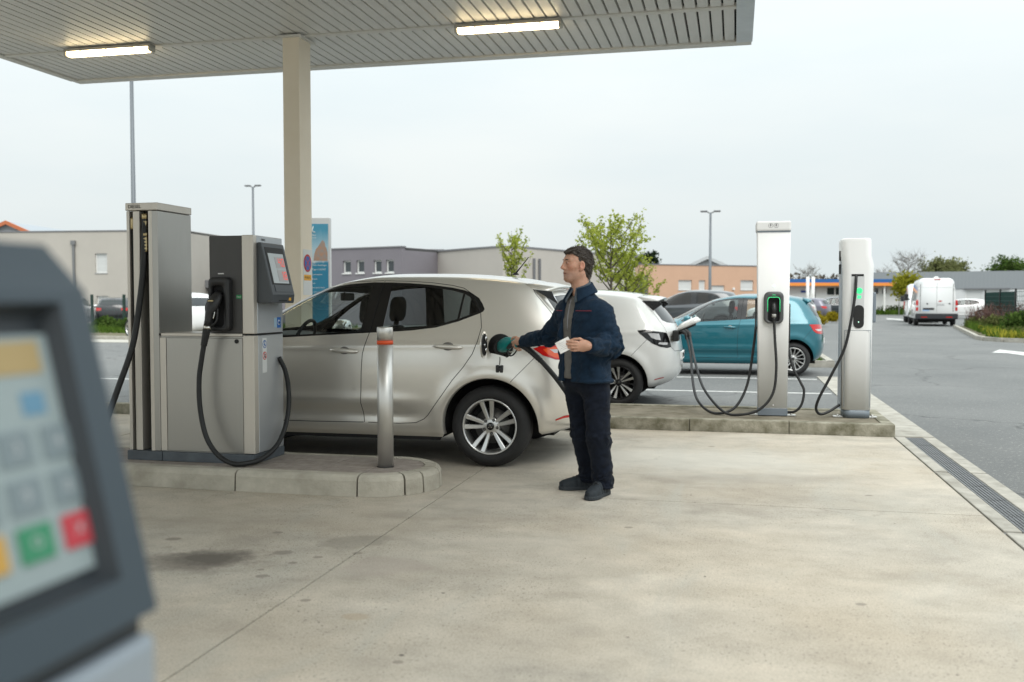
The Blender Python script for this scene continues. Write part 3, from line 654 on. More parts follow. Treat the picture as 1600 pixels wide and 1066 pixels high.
# ------------------------------------------------------------ charging posts
M_ev = mat('charger_white', (.80, .80, .79), .6, var=.02, vscale=2)
M_evs = mat('charger_grey_side', (.40, .44, .48), .4)
M_evb = mat('charger_base_grey', (.17, .20, .23), .5)
M_led = mat('green_led', (.1, .9, .35), .4, emit=(.03, .70, .24), estr=.5)
M_ledw = mat('status_light', (.6, 1, .8), .4, emit=(.55, 1.0, .75), estr=1.6)
ev1 = thing('charging_post', 'square white charging post with lit green socket and black cables, left of two', 'charging post', (.39, 10.65, .11)); E1 = Loc(ev1)
def taper(x0, x1, x0t, x1t, y0, y1, z0, z1, r_=.012):
    m = MB(); 
    def sec(a, b, z):
        q = []
        for cx_, cy_, a0 in ((b - r_, y1 - r_, 0), (a + r_, y1 - r_, 90), (a + r_, y0 + r_, 180), (b - r_, y0 + r_, 270)):
            for k in range(4): w_ = R(a0 + 30 * k); q.append((cx_ + r_ * math.cos(w_), cy_ + r_ * math.sin(w_), z))
        return q
    m.loft([sec(x0, x1, z0), sec(x0t, x1t, z1)]); m.sm = [True] * (len(m.sm) - 2) + [False, False]
    return m
yc = 10.48
E1(taper(.243, .541, .216, .556, yc, yc + .34, .190, 2.062), 'body', M_ev)
E1(MB().box(.204, .560, yc - .010, yc + .35, 2.062, 2.165, .018), 'cap', M_ev)
E1(MB().box(.218, .554, yc - .004, yc + .345, 2.050, 2.064), 'cap_seam', M_evb)
for xx in (.352, .408):
    m = MB(); m.lathe([(.024, 0), (.024, -.001), (.0215, -.001), (.0215, 0)], (xx, yc - .0105, 2.118), 'y', 24, False, False)
    m.prism([(xx - .004, 2.133), (xx + .007, 2.133), (xx + .002, 2.121), (xx + .010, 2.121), (xx - .006, 2.102), (xx - .001, 2.116), (xx - .009, 2.116)], 'y', yc - .0105, yc - .012); E1(m, 'symbol', mat('grey_symbol', (.12, .12, .125), .5))
E1(MB().box(.240, .544, yc - .004, yc + .345, .115, .192, .004), 'base', M_evb)
for xx in (.20, .585): E1(MB().box(xx - .045, xx + .045, yc + .02, yc + .12, .112, .122), 'anchor_plate', M_steel); E1(MB().lathe([(.010, .122), (.010, .14), (.001, .14)], (xx, yc + .06, 0), n=6), 'bolt', M_steel)
E1(MB().lathe([(.013, 0), (.013, -.003), (.001, -.003)], (.395, yc + .001, 1.487), 'y', 18), 'status_light', M_ledw)
E1(MB().lathe([(.010, 0), (.010, -.004), (.001, -.004)], (.395, yc, .222), 'y', 14), 'screw', M_steel)
# holster with a green lit arch and the plugged-in connector
m = MB(); a1 = rrect(.391, 1.258, .200, .335, .055); a2 = rrect(.391, 1.258, .188, .323, .053); a3 = rrect(.391, 1.235, .118, .250, .030)
ys = yc - .002
m.loft([[(p[0], ys, p[1]) for p in a1], [(p[0], ys - .035, p[1]) for p in a1], [(p[0], ys - .045, p[1]) for p in a2], [(p[0], ys - .045, p[1]) for p in a3], [(p[0], ys - .008, p[1]) for p in a3]], cap=False)
E1(m, 'socket_housing', mat('socket_grey', (.075, .078, .08), .4))
m = MB(); m.add([(p[0], ys - .007, p[1]) for p in a3], [tuple(range(len(a3)))]); E1(m, 'socket_recess', M_dark)
arch = [(.391 - .062, 1.215), (.391 - .062, 1.335), (.391 - .055, 1.358), (.391 - .038, 1.366), (.391 + .038, 1.366), (.391 + .055, 1.358), (.391 + .062, 1.335), (.391 + .062, 1.215)]
E1(MB().tube([(p[0], ys - .046, p[1]) for p in arch], .0029, 8), 'light_arch', M_led)
E1(MB().text('Zita', .02, frame((.391, ys - .0462, 1.392), (1, 0, 0), (0, 0, 1)), .0005), 'lettering', M_led)
m = MB(); m.tube([(.391, ys - .01, 1.30), (.391, ys - .035, 1.285), (.392, ys - .055, 1.245), (.393, ys - .062, 1.19)], [.024, .026, .026, .021], 14); E1(m, 'connector', M_blackp)
E1(MB().tube([(.393, ys - .062, 1.19), (.393, ys - .063, 1.155)], .0225, 14), 'connector_collar', mat('connector_grey', (.35, .35, .33), .4))
E1(MB().tube([(.393, ys - .063, 1.155), (.394, ys - .064, 1.12)], [.018, .015], 12), 'cable_boot', M_blackp)
PORT = np.array((-.575, 12.42, .93))
cab = [(.394, ys - .064, 1.13), (.404, 10.40, .93), (.42, 10.36, .62), (.385, 10.33, .36), (.25, 10.30, .195), (.05, 10.30, .135), (-.12, 10.38, .16), (-.33, 10.75, .36), (-.45, 11.3, .62), (-.515, 11.8, .80), (-.545, 12.02, .89)]
E1(MB().tube(spline(cab, 10), .0145, 10), 'charging_cable', M_black)
cab = [(.215, 10.62, 1.05), (.195, 10.62, .85), (.135, 10.58, .45), (.03, 10.5, .22), (-.10, 10.46, .137), (-.26, 10.46, .142), (-.40, 10.62, .26), (-.47, 11.05, .46), (-.51, 11.55, .68), (-.56, 11.9, .82), (-.585, 12.04, .885)]
E1(MB().tube(spline(cab, 10), .0145, 10), 'charging_cable', M_black)
for (bx, by, bz) in ((-.545, 12.02, .89), (-.585, 12.04, .885)):
    E1(MB().tube([(bx + .002, by - .02, bz - .03), (bx - .006, by + .02, bz + .03), (bx - .04, by + .08, bz + .062), (bx - .10, by + .15, bz + .052), (bx - .15, by + .20, bz + .045)], [.018, .024, .029, .033, .034], 12), 'vehicle_plug', M_blackp)
cab = [(.548, 10.62, .95), (.555, 10.60, .80), (.60, 10.56, .62), (.675, 10.52, .47), (.71, 10.50, .38), (.685, 10.48, .24), (.62, 10.48, .165), (.535, 10.52, .150)]
E1(MB().tube(spline(cab, 8), .0135, 10), 'charging_cable', M_black)
E1(MB().box(.205, .222, yc + .06, yc + .24, 1.02, 1.36, .012), 'side_socket', M_blackp)
E1(MB().box(.545, .566, yc + .06, yc + .24, .90, 1.30, .012), 'side_socket', M_blackp)

ev2 = thing('charging_post', 'rounded white charging post with green logo and one hanging cable, right of two', 'charging post', (1.235, 10.68, .11)); E2 = Loc(ev2)
def rsec(a, b, z, r_=.075, y0=yc, y1=yc + .36, n=6):
    q = []
    for cx_, cy_, a0 in ((b - r_, y1 - r_, 0), (a + r_, y1 - r_, 90), (a + r_, y0 + r_, 180), (b - r_, y0 + r_, 270)):
        for k in range(n + 1): w_ = R(a0 + 90 * k / n); q.append((cx_ + r_ * math.cos(w_), cy_ + r_ * math.sin(w_), z))
    return q
m = MB(); m.loft([rsec(1.094, 1.378, .195), rsec(1.090, 1.384, 1.0), rsec(1.086, 1.390, 1.60), rsec(1.080, 1.392, 1.70), rsec(1.068, 1.368, 1.80), rsec(1.064, 1.366, 1.945), rsec(1.070, 1.360, 1.965), rsec(1.085, 1.345, 1.975)]); E2(m, 'body', M_ev)
E2(MB().box(1.072, 1.088, yc + .10, yc + .30, .20, 1.93, .003), 'side_trim', M_evs)
for z0 in (1.66, 1.80): E2(MB().box(1.060, 1.070, yc + .12, yc + .22, z0 - .05, z0 + .05), 'side_slot', M_dark)
m = MB(); m.loft([rsec(1.104, 1.372, .112), rsec(1.104, 1.372, .196)]); E2(m, 'base', M_evb)
for xx in (1.055, 1.40): E2(MB().box(xx - .045, xx + .045, yc + .04, yc + .14, .112, .122), 'anchor_plate', M_steel); E2(MB().lathe([(.010, .122), (.010, .14), (.001, .14)], (xx, yc + .08, 0), n=6), 'bolt', M_steel)
# cable niche: a lighter panel with a dark slot at its top
m = MB(); q = rrect(1.228, 1.33, .128, .54, .02); m.loft([[(p[0], yc + .003, p[1]) for p in q], [(p[0], yc - .003, p[1]) for p in q]]); m.sm = [False] * len(m.sm); E2(m, 'front_panel', mat('charger_panel', (.60, .61, .61), .4))
E2(MB().box(1.165, 1.285, yc - .0045, yc - .002, 1.582, 1.604), 'cable_slot', M_dark)
m = MB(); q = rrect(1.240, 1.165, .104, .240, .050); m.loft([[(p[0], yc - .002, p[1]) for p in q], [(p[0], yc - .007, p[1]) for p in q]]); m.sm = [False] * len(m.sm); E2(m, 'reader', M_blk)
E2(MB().lathe([(.005, 0), (.005, -.001)], (1.24, yc - .007, 1.11), 'y', 10), 'pilot_light', M_ledw)
m = MB(); m.lathe([(.032, 0), (.032, -.002), (.022, -.002), (.022, 0)], (1.243, yc - .003, 1.432), 'y', 28, False); m.box(1.225, 1.262, yc - .005, yc - .003, 1.352, 1.385); E2(m, 'lit_logo', mat('green_logo_light', (.05, .5, .2), .4, emit=(.1, 1.0, .38), estr=.75))
m = MB(); m.prism([(1.238, 1.452), (1.250, 1.452), (1.246, 1.437), (1.254, 1.437), (1.236, 1.410), (1.240, 1.428), (1.231, 1.428)], 'y', yc - .003, yc - .0048); E2(m, 'symbol', M_led)
for s in (0,):
    m = MB(); 
    for (a, b, c_, d_) in ((1.104, 1.108, .225, 1.025), (1.360, 1.364, .225, 1.025), (1.104, 1.364, 1.021, 1.025)): m.box(a, b, yc - .001, yc + .004, c_, d_)
    E2(m, 'hatch_seam', M_evb)
cab = [(1.212, yc + .01, 1.592), (1.208, yc - .02, 1.55), (1.196, yc - .045, 1.38), (1.165, yc - .06, 1.16), (1.10, yc - .06, .84), (.97, yc - .05, .55), (.86, yc - .03, .32), (.832, yc, .20), (.875, yc + .02, .142), (.96, yc + .05, .165), (1.06, yc + .10, .225), (1.10, yc + .14, .25)]
E2(MB().tube(spline(cab, 8), .0145, 10), 'charging_cable', M_black)
m = MB(); m.box(1.385, 1.425, yc + .10, yc + .26, 1.10, 1.42, .02); E2(m, 'side_holster', M_evb)
# ------------------------------------------------------------ cars: a smooth body surface S(u, v) cut along its real outlines
def paint(name, c, metal=.0, rough=.35, coat=1.0):
    m = mat(name, c, rough, metal, coat=coat); return m
M_silver = paint('champagne_silver_paint', (.76, .73, .67), .60, .29)
M_wpaint = paint('white_car_paint', (.76, .76, .74), 0, .3)
M_teal = paint('teal_car_paint', (.004, .125, .165), .3, .28)
M_gloss = mat('gloss_black_trim', (.006, .006, .007), .12, spec=.5)
M_glass = glassmat('car_glass', (.74, .79, .77))
M_tint = glassmat('tinted_glass', (.40, .44, .44))
M_hatchg = mat('hatch_glass_dark', (.012, .016, .018), .04, spec=.6)
M_line_in = mat('cabin_lining', (.14, .135, .12), .85)
M_seat = mat('seat_fabric', (.016, .016, .017), .85, var=.3, vscale=40)
M_dash = mat('dashboard_plastic', (.022, .022, .024), .6)
M_tyre = mat('tyre_rubber', (.016, .016, .0165), .75, var=.2, vscale=9, bump=.2, bscale=120)
M_rim = mat('alloy_silver', (.62, .62, .61), .28, metal=.85)
M_rimd = mat('alloy_dark', (.02, .02, .021), .3, metal=.4)
M_brake = mat('brake_metal', (.16, .155, .15), .45, metal=.8)
M_tail = mat('tail_lamp_red', (.52, .012, .01), .12, coat=.8)
M_tailor = mat('tail_lamp_orange', (.80, .10, .02), .15, coat=.8)
M_tailc = mat('tail_lamp_clear', (.55, .55, .56), .12, coat=.8)
M_chrome = mat('chrome_trim', (.72, .72, .72), .12, metal=1)
M_under = mat('underbody', (.01, .01, .01), .9)

def gsm(a, sig):
    n = int(4 * sig) + 1; k = np.exp(-.5 * (np.arange(-n, n + 1) / sig) ** 2); k /= k.sum()
    p = np.concatenate([2 * a[0] - a[n:0:-1], a, 2 * a[-1] - a[-2:-n - 2:-1]]); return np.convolve(p, k, 'valid')
def body_grid(rings, xm, NU, NV, creases=None, half_r=.55):
    """rings: rows (zs, w, xr, xf, zr, zf, pr, qr, pf, qf); returns arrays [NV+1, NU+1, 3], u from the front centre to the rear centre"""
    Rg = np.array(rings, float); K = len(Rg); vv = np.linspace(0, K - 1, 20 * (K - 1) + 1)
    cols = [gsm(np.interp(vv, np.arange(K), Rg[:, c]), 7.0) for c in range(Rg.shape[1])]
    cols[1][-1] = 0; cols[1] = np.maximum(cols[1], 0)
    vs = np.linspace(0, K - 1, NV + 1); P = np.zeros((NV + 1, NU + 1, 3)); nf = int(NU * .42); nr = NU - nf
    for j, v in enumerate(vs):
        zs, w, xr, xf, zr, zf, pr, qr, pf, qf = [float(np.interp(v, vv, c)) for c in cols]
        ph = np.linspace(0, math.pi / 2, 500)
        def halfc(xe, p, q, n, ze):
            t = np.sin(ph) ** (2 / p); x = xm + (xe - xm) * t; y = w * np.cos(ph) ** (2 / q)
            s = np.concatenate([[0], np.cumsum(np.hypot(np.diff(x), np.diff(y)))]); ss = np.linspace(0, s[-1], n + 1)
            tt = np.interp(ss, s, t); return np.interp(ss, s, x), np.interp(ss, s, y), zs + (ze - zs) * tt ** 3
        fx, fy, fz = halfc(xf, pf, qf, nf, zf); rx, ry, rz_ = halfc(xr, pr, qr, nr, zr)
        P[j, :nf + 1] = np.stack([fx, fy, fz], 1)[::-1]; P[j, nf:] = np.stack([rx, ry, rz_], 1)
    if creases:
        x, y, z = P[..., 0], P[..., 1], P[..., 2]; P[..., 1] = np.maximum(0, y + creases(x, y, z) * np.clip(y / .5, 0, 1))
    return P
class Surf:
    def __init__(s, rings, xm, creases=None):
        s.NU, s.NV = 420, 200; s.P = body_grid(rings, xm, s.NU, s.NV, creases); s.rings, s.xm, s.cr = rings, xm, creases
        du = np.gradient(s.P, axis=1); dv = np.gradient(s.P, axis=0); n = np.cross(du, dv); l = np.linalg.norm(n, axis=2, keepdims=True); n = n / np.maximum(l, 1e-9)
        c = s.P - np.array((s.xm, 0, .8)); sg = np.sign((n * c).sum(2, keepdims=True)); n *= np.where(sg == 0, 1, sg); s.n = n
        s.top = s.P[:, :, 2].max()
    def at(s, u, v):
        """bilinear point and normal for param arrays in 0..1"""
        a = np.clip(np.asarray(u, float), 0, 1) * s.NU; b = np.clip(np.asarray(v, float), 0, 1) * s.NV
        i = np.minimum(a.astype(int), s.NU - 1); j = np.minimum(b.astype(int), s.NV - 1); fa = (a - i)[..., None]; fb = (b - j)[..., None]
        def g(A): return A[j, i] * (1 - fa) * (1 - fb) + A[j, i + 1] * fa * (1 - fb) + A[j + 1, i] * (1 - fa) * fb + A[j + 1, i + 1] * fa * fb
        n = g(s.n); return g(s.P), n / np.maximum(np.linalg.norm(n, axis=-1, keepdims=True), 1e-9)
    def inv(s, p):
        """param of a point: ('s', x, z) seen from the side, ('r', y, z) from the rear, (x, y, z) nearest"""
        if p[0] == 'uv': return p[1], p[2]
        if p[0] == 's': ax = (0, 2); tgt = np.array(p[1:]); m = np.abs(s.n[..., 1]) > .12
        elif p[0] == 'r': ax = (1, 2); tgt = np.array(p[1:]); m = (s.n[..., 0] < -.12) & (s.P[..., 0] < s.xm)
        else: ax = (0, 1, 2); tgt = np.array(p); m = np.ones(s.P.shape[:2], bool)
        d = ((s.P[..., ax] - tgt) ** 2).sum(2); d = np.where(m, d, 1e9); j, i = np.unravel_index(np.argmin(d), d.shape)
        u, v = float(i), float(j)
        for _ in range(3):
            P0 = s.at(u / s.NU, v / s.NV)[0][list(ax)]; h = .5
            Ju = (s.at(min(u + h, s.NU) / s.NU, v / s.NV)[0][list(ax)] - s.at(max(u - h, 0) / s.NU, v / s.NV)[0][list(ax)]) / max(min(u + h, s.NU) - max(u - h, 0), 1e-6)
            Jv = (s.at(u / s.NU, min(v + h, s.NV) / s.NV)[0][list(ax)] - s.at(u / s.NU, max(v - h, 0) / s.NV)[0][list(ax)]) / max(min(v + h, s.NV) - max(v - h, 0), 1e-6)
            J = np.stack([Ju, Jv], 1); st, *_ = np.linalg.lstsq(J, tgt - P0, rcond=1e-3); st = np.clip(st, -2, 2)
            u = min(max(u + st[0], 0), s.NU); v = min(max(v + st[1], 0), s.NV)
        return u / s.NU, v / s.NV
    def path(s, pts, close=False, step=.03):
        """dense param polyline through points"""
        q = list(pts) + ([pts[0]] if close else []); out = []
        for a, b in zip(q[:-1], q[1:]):
            ua, ub = s.inv(a), s.inv(b); pa, pb = s.at(*ua)[0], s.at(*ub)[0]; n = max(1, int(np.linalg.norm(pb - pa) / step))
            same = a[0] == b[0] and a[0] in ('s', 'r')
            for k in range(n):
                t = k / n
                if k == 0: out.append(ua)
                elif same: out.append(s.inv((a[0], a[1] + (b[1] - a[1]) * t, a[2] + (b[2] - a[2]) * t)))
                else: out.append((ua[0] + (ub[0] - ua[0]) * t, ua[1] + (ub[1] - ua[1]) * t))
        if not close: out.append(s.inv(q[-1]))
        return np.array(out)
def inpoly(poly, x, y):
    r = np.zeros(len(x), bool); n = len(poly); j = n - 1
    for i in range(n):
        xi, yi = poly[i]; xj, yj = poly[j]
        c = ((yi > y) != (yj > y)) & (x < (xj - xi) * (y - yi) / (yj - yi + 1e-15) + xi); r ^= c; j = i
    return r
def cut_surface(sf, regions, NU, NV):
    """triangulate the half surface so that every region outline is an edge; returns points, normals, {name: faces}"""
    SX, SY = 4.2, 2.0
    pts = [(SX * i / NU, SY * j / NV) for j in range(NV + 1) for i in range(NU + 1)]; edges = []
    nx = NU + 1
    for i in range(NU): edges += [(i, i + 1), (NV * nx + i, NV * nx + i + 1)]
    for j in range(NV): edges += [(j * nx, (j + 1) * nx), (j * nx + NU, (j + 1) * nx + NU)]
    for _, poly in regions:
        b = len(pts); m = len(poly); pts += [(SX * u, SY * v) for u, v in poly]; edges += [(b + k, b + (k + 1) % m) for k in range(m)]
    co, _, fa, *_ = delaunay_2d_cdt([Vector(p) for p in pts], edges, [], 0, 1e-5)
    co = np.array([c[:] for c in co]); fa = np.array([f[:3] for f in fa]); uv = co / np.array((SX, SY))
    cen = uv[fa].mean(1); lab = np.full(len(fa), -1)
    for k, (_, poly) in enumerate(regions):
        lab = np.where((lab < 0) & inpoly(poly, cen[:, 0], cen[:, 1]), k, lab)
    P, n = sf.at(uv[:, 0], uv[:, 1]); out = {}
    for k, (nm, _) in enumerate(regions): out.setdefault(nm, []).append(fa[lab == k])
    out = {k: np.concatenate(v) for k, v in out.items()}; out['body'] = fa[lab == -1]; return P, n, out
def patch(P, n, fa, name, m, parent, side=1, off=0.0, both=False):
    used, invx = np.unique(fa, return_inverse=True); f = invx.reshape(fa.shape); p = P[used] + n[used] * off; nn = n[used].copy()
    sides = (1, -1) if both else (side,)
    V, Fc, NN = [], [], []
    for sd in sides:
        q = p * np.array((1, sd, 1)); nq = nn * np.array((1, sd, 1)); V.append(q); NN.append(nq)
        # orient along the outward normal
        a, b, c = q[f[:, 0]], q[f[:, 1]], q[f[:, 2]]; fl = (np.cross(b - a, c - a) * nq[f[:, 0]]).sum(1) < 0
        g = f.copy(); g[fl] = g[fl][:, ::-1]; Fc.append(g + sum(len(x) for x in V[:-1]))
    V = np.concatenate(V); Fc = np.concatenate(Fc); NN = np.concatenate(NN)
    me = bpy.data.meshes.new(name); me.from_pydata(V.tolist(), [], Fc.tolist()); me.materials.append(m)
    me.polygons.foreach_set('use_smooth', [True] * len(Fc)); me.update(); me.normals_split_custom_set_from_vertices(NN.tolist())
    o = bpy.data.objects.new(name, me); COL.objects.link(o); o.parent = parent; return o
def ribbon(mb, sf, uv, w, off=.0012, sides=(1, -1)):
    P, n = sf.at(uv[:, 0], uv[:, 1]); t = np.gradient(P, axis=0); b = np.cross(n, t); b /= np.maximum(np.linalg.norm(b, axis=1, keepdims=True), 1e-9)
    for sd in sides:
        q = []
        for i in range(len(P)): q += [(P[i] + n[i] * off + b[i] * w / 2) * (1, sd, 1), (P[i] + n[i] * off - b[i] * w / 2) * (1, sd, 1)]
        mb.add(q, [(2 * i, 2 * i + 1, 2 * i + 3, 2 * i + 2) for i in range(len(P) - 1)], True)
    return mb
def circle_s(cx, cz, r, a0, a1, n=40): return [('s', cx + r * math.cos(R(a0 + (a1 - a0) * k / n)), cz + r * math.sin(R(a0 + (a1 - a0) * k / n))) for k in range(n + 1)]

# ---- wheels (local: axle along y, outer face towards +y, centre at the origin)
def make_wheel(style, r=.326, w=.21, rr=.222):
    root = bpy.data.objects.new('wheel', None); COL.objects.link(root); root.empty_display_size = .1
    h = w / 2
    tp_ = [(rr, h - .012), (rr + .008, h + .002), (rr + .04, h + .010), (r - .045, h + .004), (r - .016, h - .022), (r - .002, h - .05), (r, 0), (r - .002, -h + .05), (r - .016, -h + .022), (rr + .04, -h), (rr, -h + .01)]
    m = MB(); m.lathe(tp_, (0, 0, 0), 'y', 56, cap=False); ty = m.build('tyre', M_tyre, root)
    rimm = M_rimd if style == 'dark' else M_rim
    m = MB(); m.lathe([(rr - .002, h - .014), (rr + .004, h + .001), (rr - .006, h + .003), (rr - .014, h - .008), (rr - .022, h - .05), (rr - .026, -h + .03), (rr, -h + .01)], (0, 0, 0), 'y', 56, cap=False)
    rim = m.build('rim', M_rim if style != 'dark' else M_rimd, root)
    m = MB(); m.lathe([(.001, -.0), (rr - .03, -.0), (rr - .03, -.01)], (0, 0, 0), 'y', 32); m.build('wheel_back', M_under, rim)
    m = MB(); m.lathe([(.001, .022), (.075, .022), (.08, .012), (.145, .012), (.145, .0)], (0, 0, 0), 'y', 32); m.build('brake_disc', M_brake, rim)
    def spoke(mb, a_in, a_out, wi, wo, r0=.045, r1=None, y0=.0, y1=.0, th=.035):
        r1 = r1 or rr - .010; secs = []
        for k in range(7):
            t = k / 6; rad = r0 + (r1 - r0) * t; a = a_in + (a_out - a_in) * t; wd = (wi + (wo - wi) * t) / 2; yf = h - .036 + .030 * t ** 1.6 + y0
            e = np.array((math.cos(a), 0, math.sin(a))); q = np.array((-math.sin(a), 0, math.cos(a))); c = e * rad; ch = min(.35 * wd, .005)
            secs.append([tuple(c + q * x + np.array((0, y, 0))) for x, y in ((-wd, yf - th), (-wd, yf - ch), (-wd + ch, yf), (wd - ch, yf), (wd, yf - ch), (wd, yf - th))])
        return mb.loft(secs, smooth=False)
    if style == 'twin':
        for k in range(5):
            a = R(90 + 72 * k)
            for s_ in (-1, 1): spoke(MB(), a + s_ * R(14), a + s_ * R(11.5), .026, .040).build('spoke', M_rim, rim)
    elif style == 'dark':
        for k in range(5):
            a = R(78 + 72 * k)
            for s_ in (-1, 1): spoke(MB(), a + s_ * R(15), a + s_ * R(12), .028, .048).build('spoke', M_rimd, rim); spoke(MB(), a + s_ * R(14), a + s_ * R(12), .014, .044, y0=.003, th=.006).build('spoke_face', M_rim, rim)
            spoke(MB(), a + R(36), a + R(36), .014, .03, r0=.13).build('spoke', M_rimd, rim)
    elif style == 'multi':
        for k in range(14): spoke(MB(), R(360 / 14 * k), R(360 / 14 * k + 4), .015, .018).build('spoke', M_rim, rim)
    else:
        m = MB()
        for k in range(7): spoke(m, R(51.4 * k), R(51.4 * k), .03, .04)
        m.build('spokes', M_rim, rim)
    if style in ('twin', 'dark', 'multi'):
        m = MB(); m.lathe([(.078, h - .075), (.078, h - .048), (.066, h - .036), (.030, h - .034), (.001, h - .034)], (0, 0, 0), 'y', 30); m.build('hub', rimm, rim)
        for k in range(5):
            a = R(54 + 72 * k); c = (.056 * math.cos(a), 0, .056 * math.sin(a))
            m = MB(); m.lathe([(.0125, h - .0345), (.0125, h - .0335), (.001, h - .0335)], c, 'y', 12); m.build('bolt_hole', M_under, rim)
            m = MB(); m.lathe([(.0075, h - .034), (.0075, h - .026), (.001, h - .025)], c, 'y', 6, False); m.build('wheel_bolt', M_brake, rim)
        m = MB(); m.lathe([(.031, h - .035), (.031, h - .028), (.027, h - .024), (.001, h - .023)], (0, 0, 0), 'y', 24); m.build('hub_cap', M_gloss, rim)
        m = MB()
        for k in range(3):
            a = R(90 + 120 * k); e = np.array((math.cos(a), math.sin(a))); q = np.array((-e[1], e[0]))
            m.prism([tuple(e * .001 + q * .002), tuple(e * .012 + q * .0035), tuple(e * .021 + q * (.006 if k else 0)), tuple(e * .013 - q * .0015)], 'y', h - .0235, h - .0215)
        m.build('emblem', M_chrome, rim)
    return root
WHEELS = {}
def wheel(style, parent, x, y, z, sc, rot):
    if style not in WHEELS: WHEELS[style] = o = make_wheel(style); first = True
    else: o = copy_tree(WHEELS[style])
    o.parent = parent; o.location = (x, y, z); o.scale = (sc, sc, sc); o.rotation_euler = (0, rot if y > 0 else -rot, 0 if y > 0 else math.pi)
    return o
def seat(x, y, parent, head=True, z0=.50):
    m = MB()
    def cs(xc, z, hw, d, lean=0):
        return [(xc + d * np.sign(math.cos(a)) * abs(math.cos(a)) ** .6, y + hw * np.sign(math.sin(a)) * abs(math.sin(a)) ** .6, z) for a in np.linspace(0, 2 * math.pi, 20, endpoint=False)]
    m.loft([cs(x, z0, .25, .07), cs(x - .06, z0 + .18, .25, .075), cs(x - .14, z0 + .45, .225, .065), cs(x - .165, z0 + .54, .20, .055), cs(x - .175, z0 + .58, .16, .045), cs(x - .178, z0 + .595, .10, .03)])
    if head: m.loft([cs(x - .175, z0 + .60, .03, .02), cs(x - .185, z0 + .665, .03, .02)]); m.loft([cs(x - .18, z0 + .635, .085, .03), cs(x - .185, z0 + .655, .118, .045), cs(x - .19, z0 + .69, .135, .053), cs(x - .20, z0 + .78, .134, .056), cs(x - .203, z0 + .83, .122, .05), cs(x - .205, z0 + .86, .09, .035), cs(x - .205, z0 + .868, .05, .02)])
    m.loft([cs(x + .22, z0 - .12, .25, .27), cs(x + .22, z0, .24, .27)])
    return m.build('seat', M_seat, parent)

HATCH = dict(xm=.85, wb=2.72, track=.905, rw=.326, arch=.392, rings=[
    # zs    w     xr    xf    zr    zf    pr  qr   pf  qf
    (.225, .845, -.60, 3.45, .28, .20, 9, 2.6, 5, 2.2),
    (.27, .882, -.72, 3.56, .33, .25, 9, 2.6, 5, 2.2),
    (.42, .905, -.80, 3.63, .45, .42, 9, 2.6, 5, 2.2),
    (.60, .922, -.81, 3.63, .62, .60, 9, 2.6, 5, 2.2),
    (.80, .926, -.79, 3.56, .80, .74, 9, 2.6, 5, 2.2),
    (.945, .916, -.755, 3.35, .96, .86, 9, 2.6, 5, 2.2),
    (1.04, .888, -.72, 2.80, 1.06, .98, 9, 2.6, 5, 2.2),
    (1.13, .848, -.68, 2.45, 1.14, 1.05, 8, 2.5, 6, 2.3),
    (1.25, .797, -.60, 2.16, 1.24, 1.19, 8, 2.5, 6, 2.3),
    (1.38, .742, -.515, 1.86, 1.335, 1.34, 8, 2.5, 6, 2.3),
    (1.478, .690, -.455, 1.58, 1.405, 1.455, 8, 2.5, 6, 2.3),
    (1.525, .635, -.42, 1.38, 1.44, 1.495, 8, 2.5, 5, 2.2),
    (1.552, .50, -.40, 1.2, 1.462, 1.52, 8, 2.4, 5, 2.2),
    (1.566, .27, -.39, 1.1, 1.472, 1.535, 8, 2.4, 5, 2.2),
    (1.570, .0, -.39, 1.1, 1.475, 1.54, 8, 2.4, 5, 2.2)])
def hatch_creases(x, y, z):
    g = lambda a, s: np.exp(-(a / s) ** 2)
    d = -.020 * g(z - .40, .055) * np.clip((x - .45) / .35, 0, 1) * np.clip((2.35 - x) / .35, 0, 1)
    d = d + .010 * g(z - .52, .05) * np.clip((x - .45) / .35, 0, 1) * np.clip((2.35 - x) / .35, 0, 1)
    for cx in (0, 2.72):
        r = np.hypot(x - cx, z - .325); d = d + .020 * g(r - .42, .07)
    d = d + .007 * g(z - .965 + .03 * (x - .85) / 1.5, .03) * np.clip((y - .6) / .2, 0, 1)
    return d
DLO = [(2.22, 1.035), (2.05, 1.150), (1.881, 1.262), (1.708, 1.362), (1.58, 1.412), (1.446, 1.446), (1.271, 1.470), (1.058, 1.484), (.89, 1.482), (.728, 1.475), (.545, 1.461), (.364, 1.438), (.256, 1.416), (.19, 1.392), (.125, 1.352),
       (.090, 1.305), (.068, 1.262), (.078, 1.243), (.110, 1.226), (.275, 1.163), (.458, 1.113), (.663, 1.088), (.907, 1.072), (1.031, 1.067), (1.46, 1.042), (1.835, 1.02), (2.15, 1.012)]
GLS = {'front_glass': [(2.10, 1.050), (1.99, 1.150), (1.85, 1.245), (1.70, 1.335), (1.56, 1.390), (1.43, 1.420), (1.26, 1.444), (1.060, 1.455), (1.105, 1.080), (1.46, 1.058), (1.83, 1.038)],
       'rear_glass': [(.882, 1.452), (.728, 1.452), (.545, 1.438), (.364, 1.414), (.262, 1.388), (.289, 1.182), (.458, 1.132), (.663, 1.106), (.915, 1.092)],
       'quarter_glass': [(.244, 1.382), (.205, 1.362), (.15, 1.30), (.122, 1.240), (.268, 1.188)]}
def S_(l): return [('s', *p) for p in l]
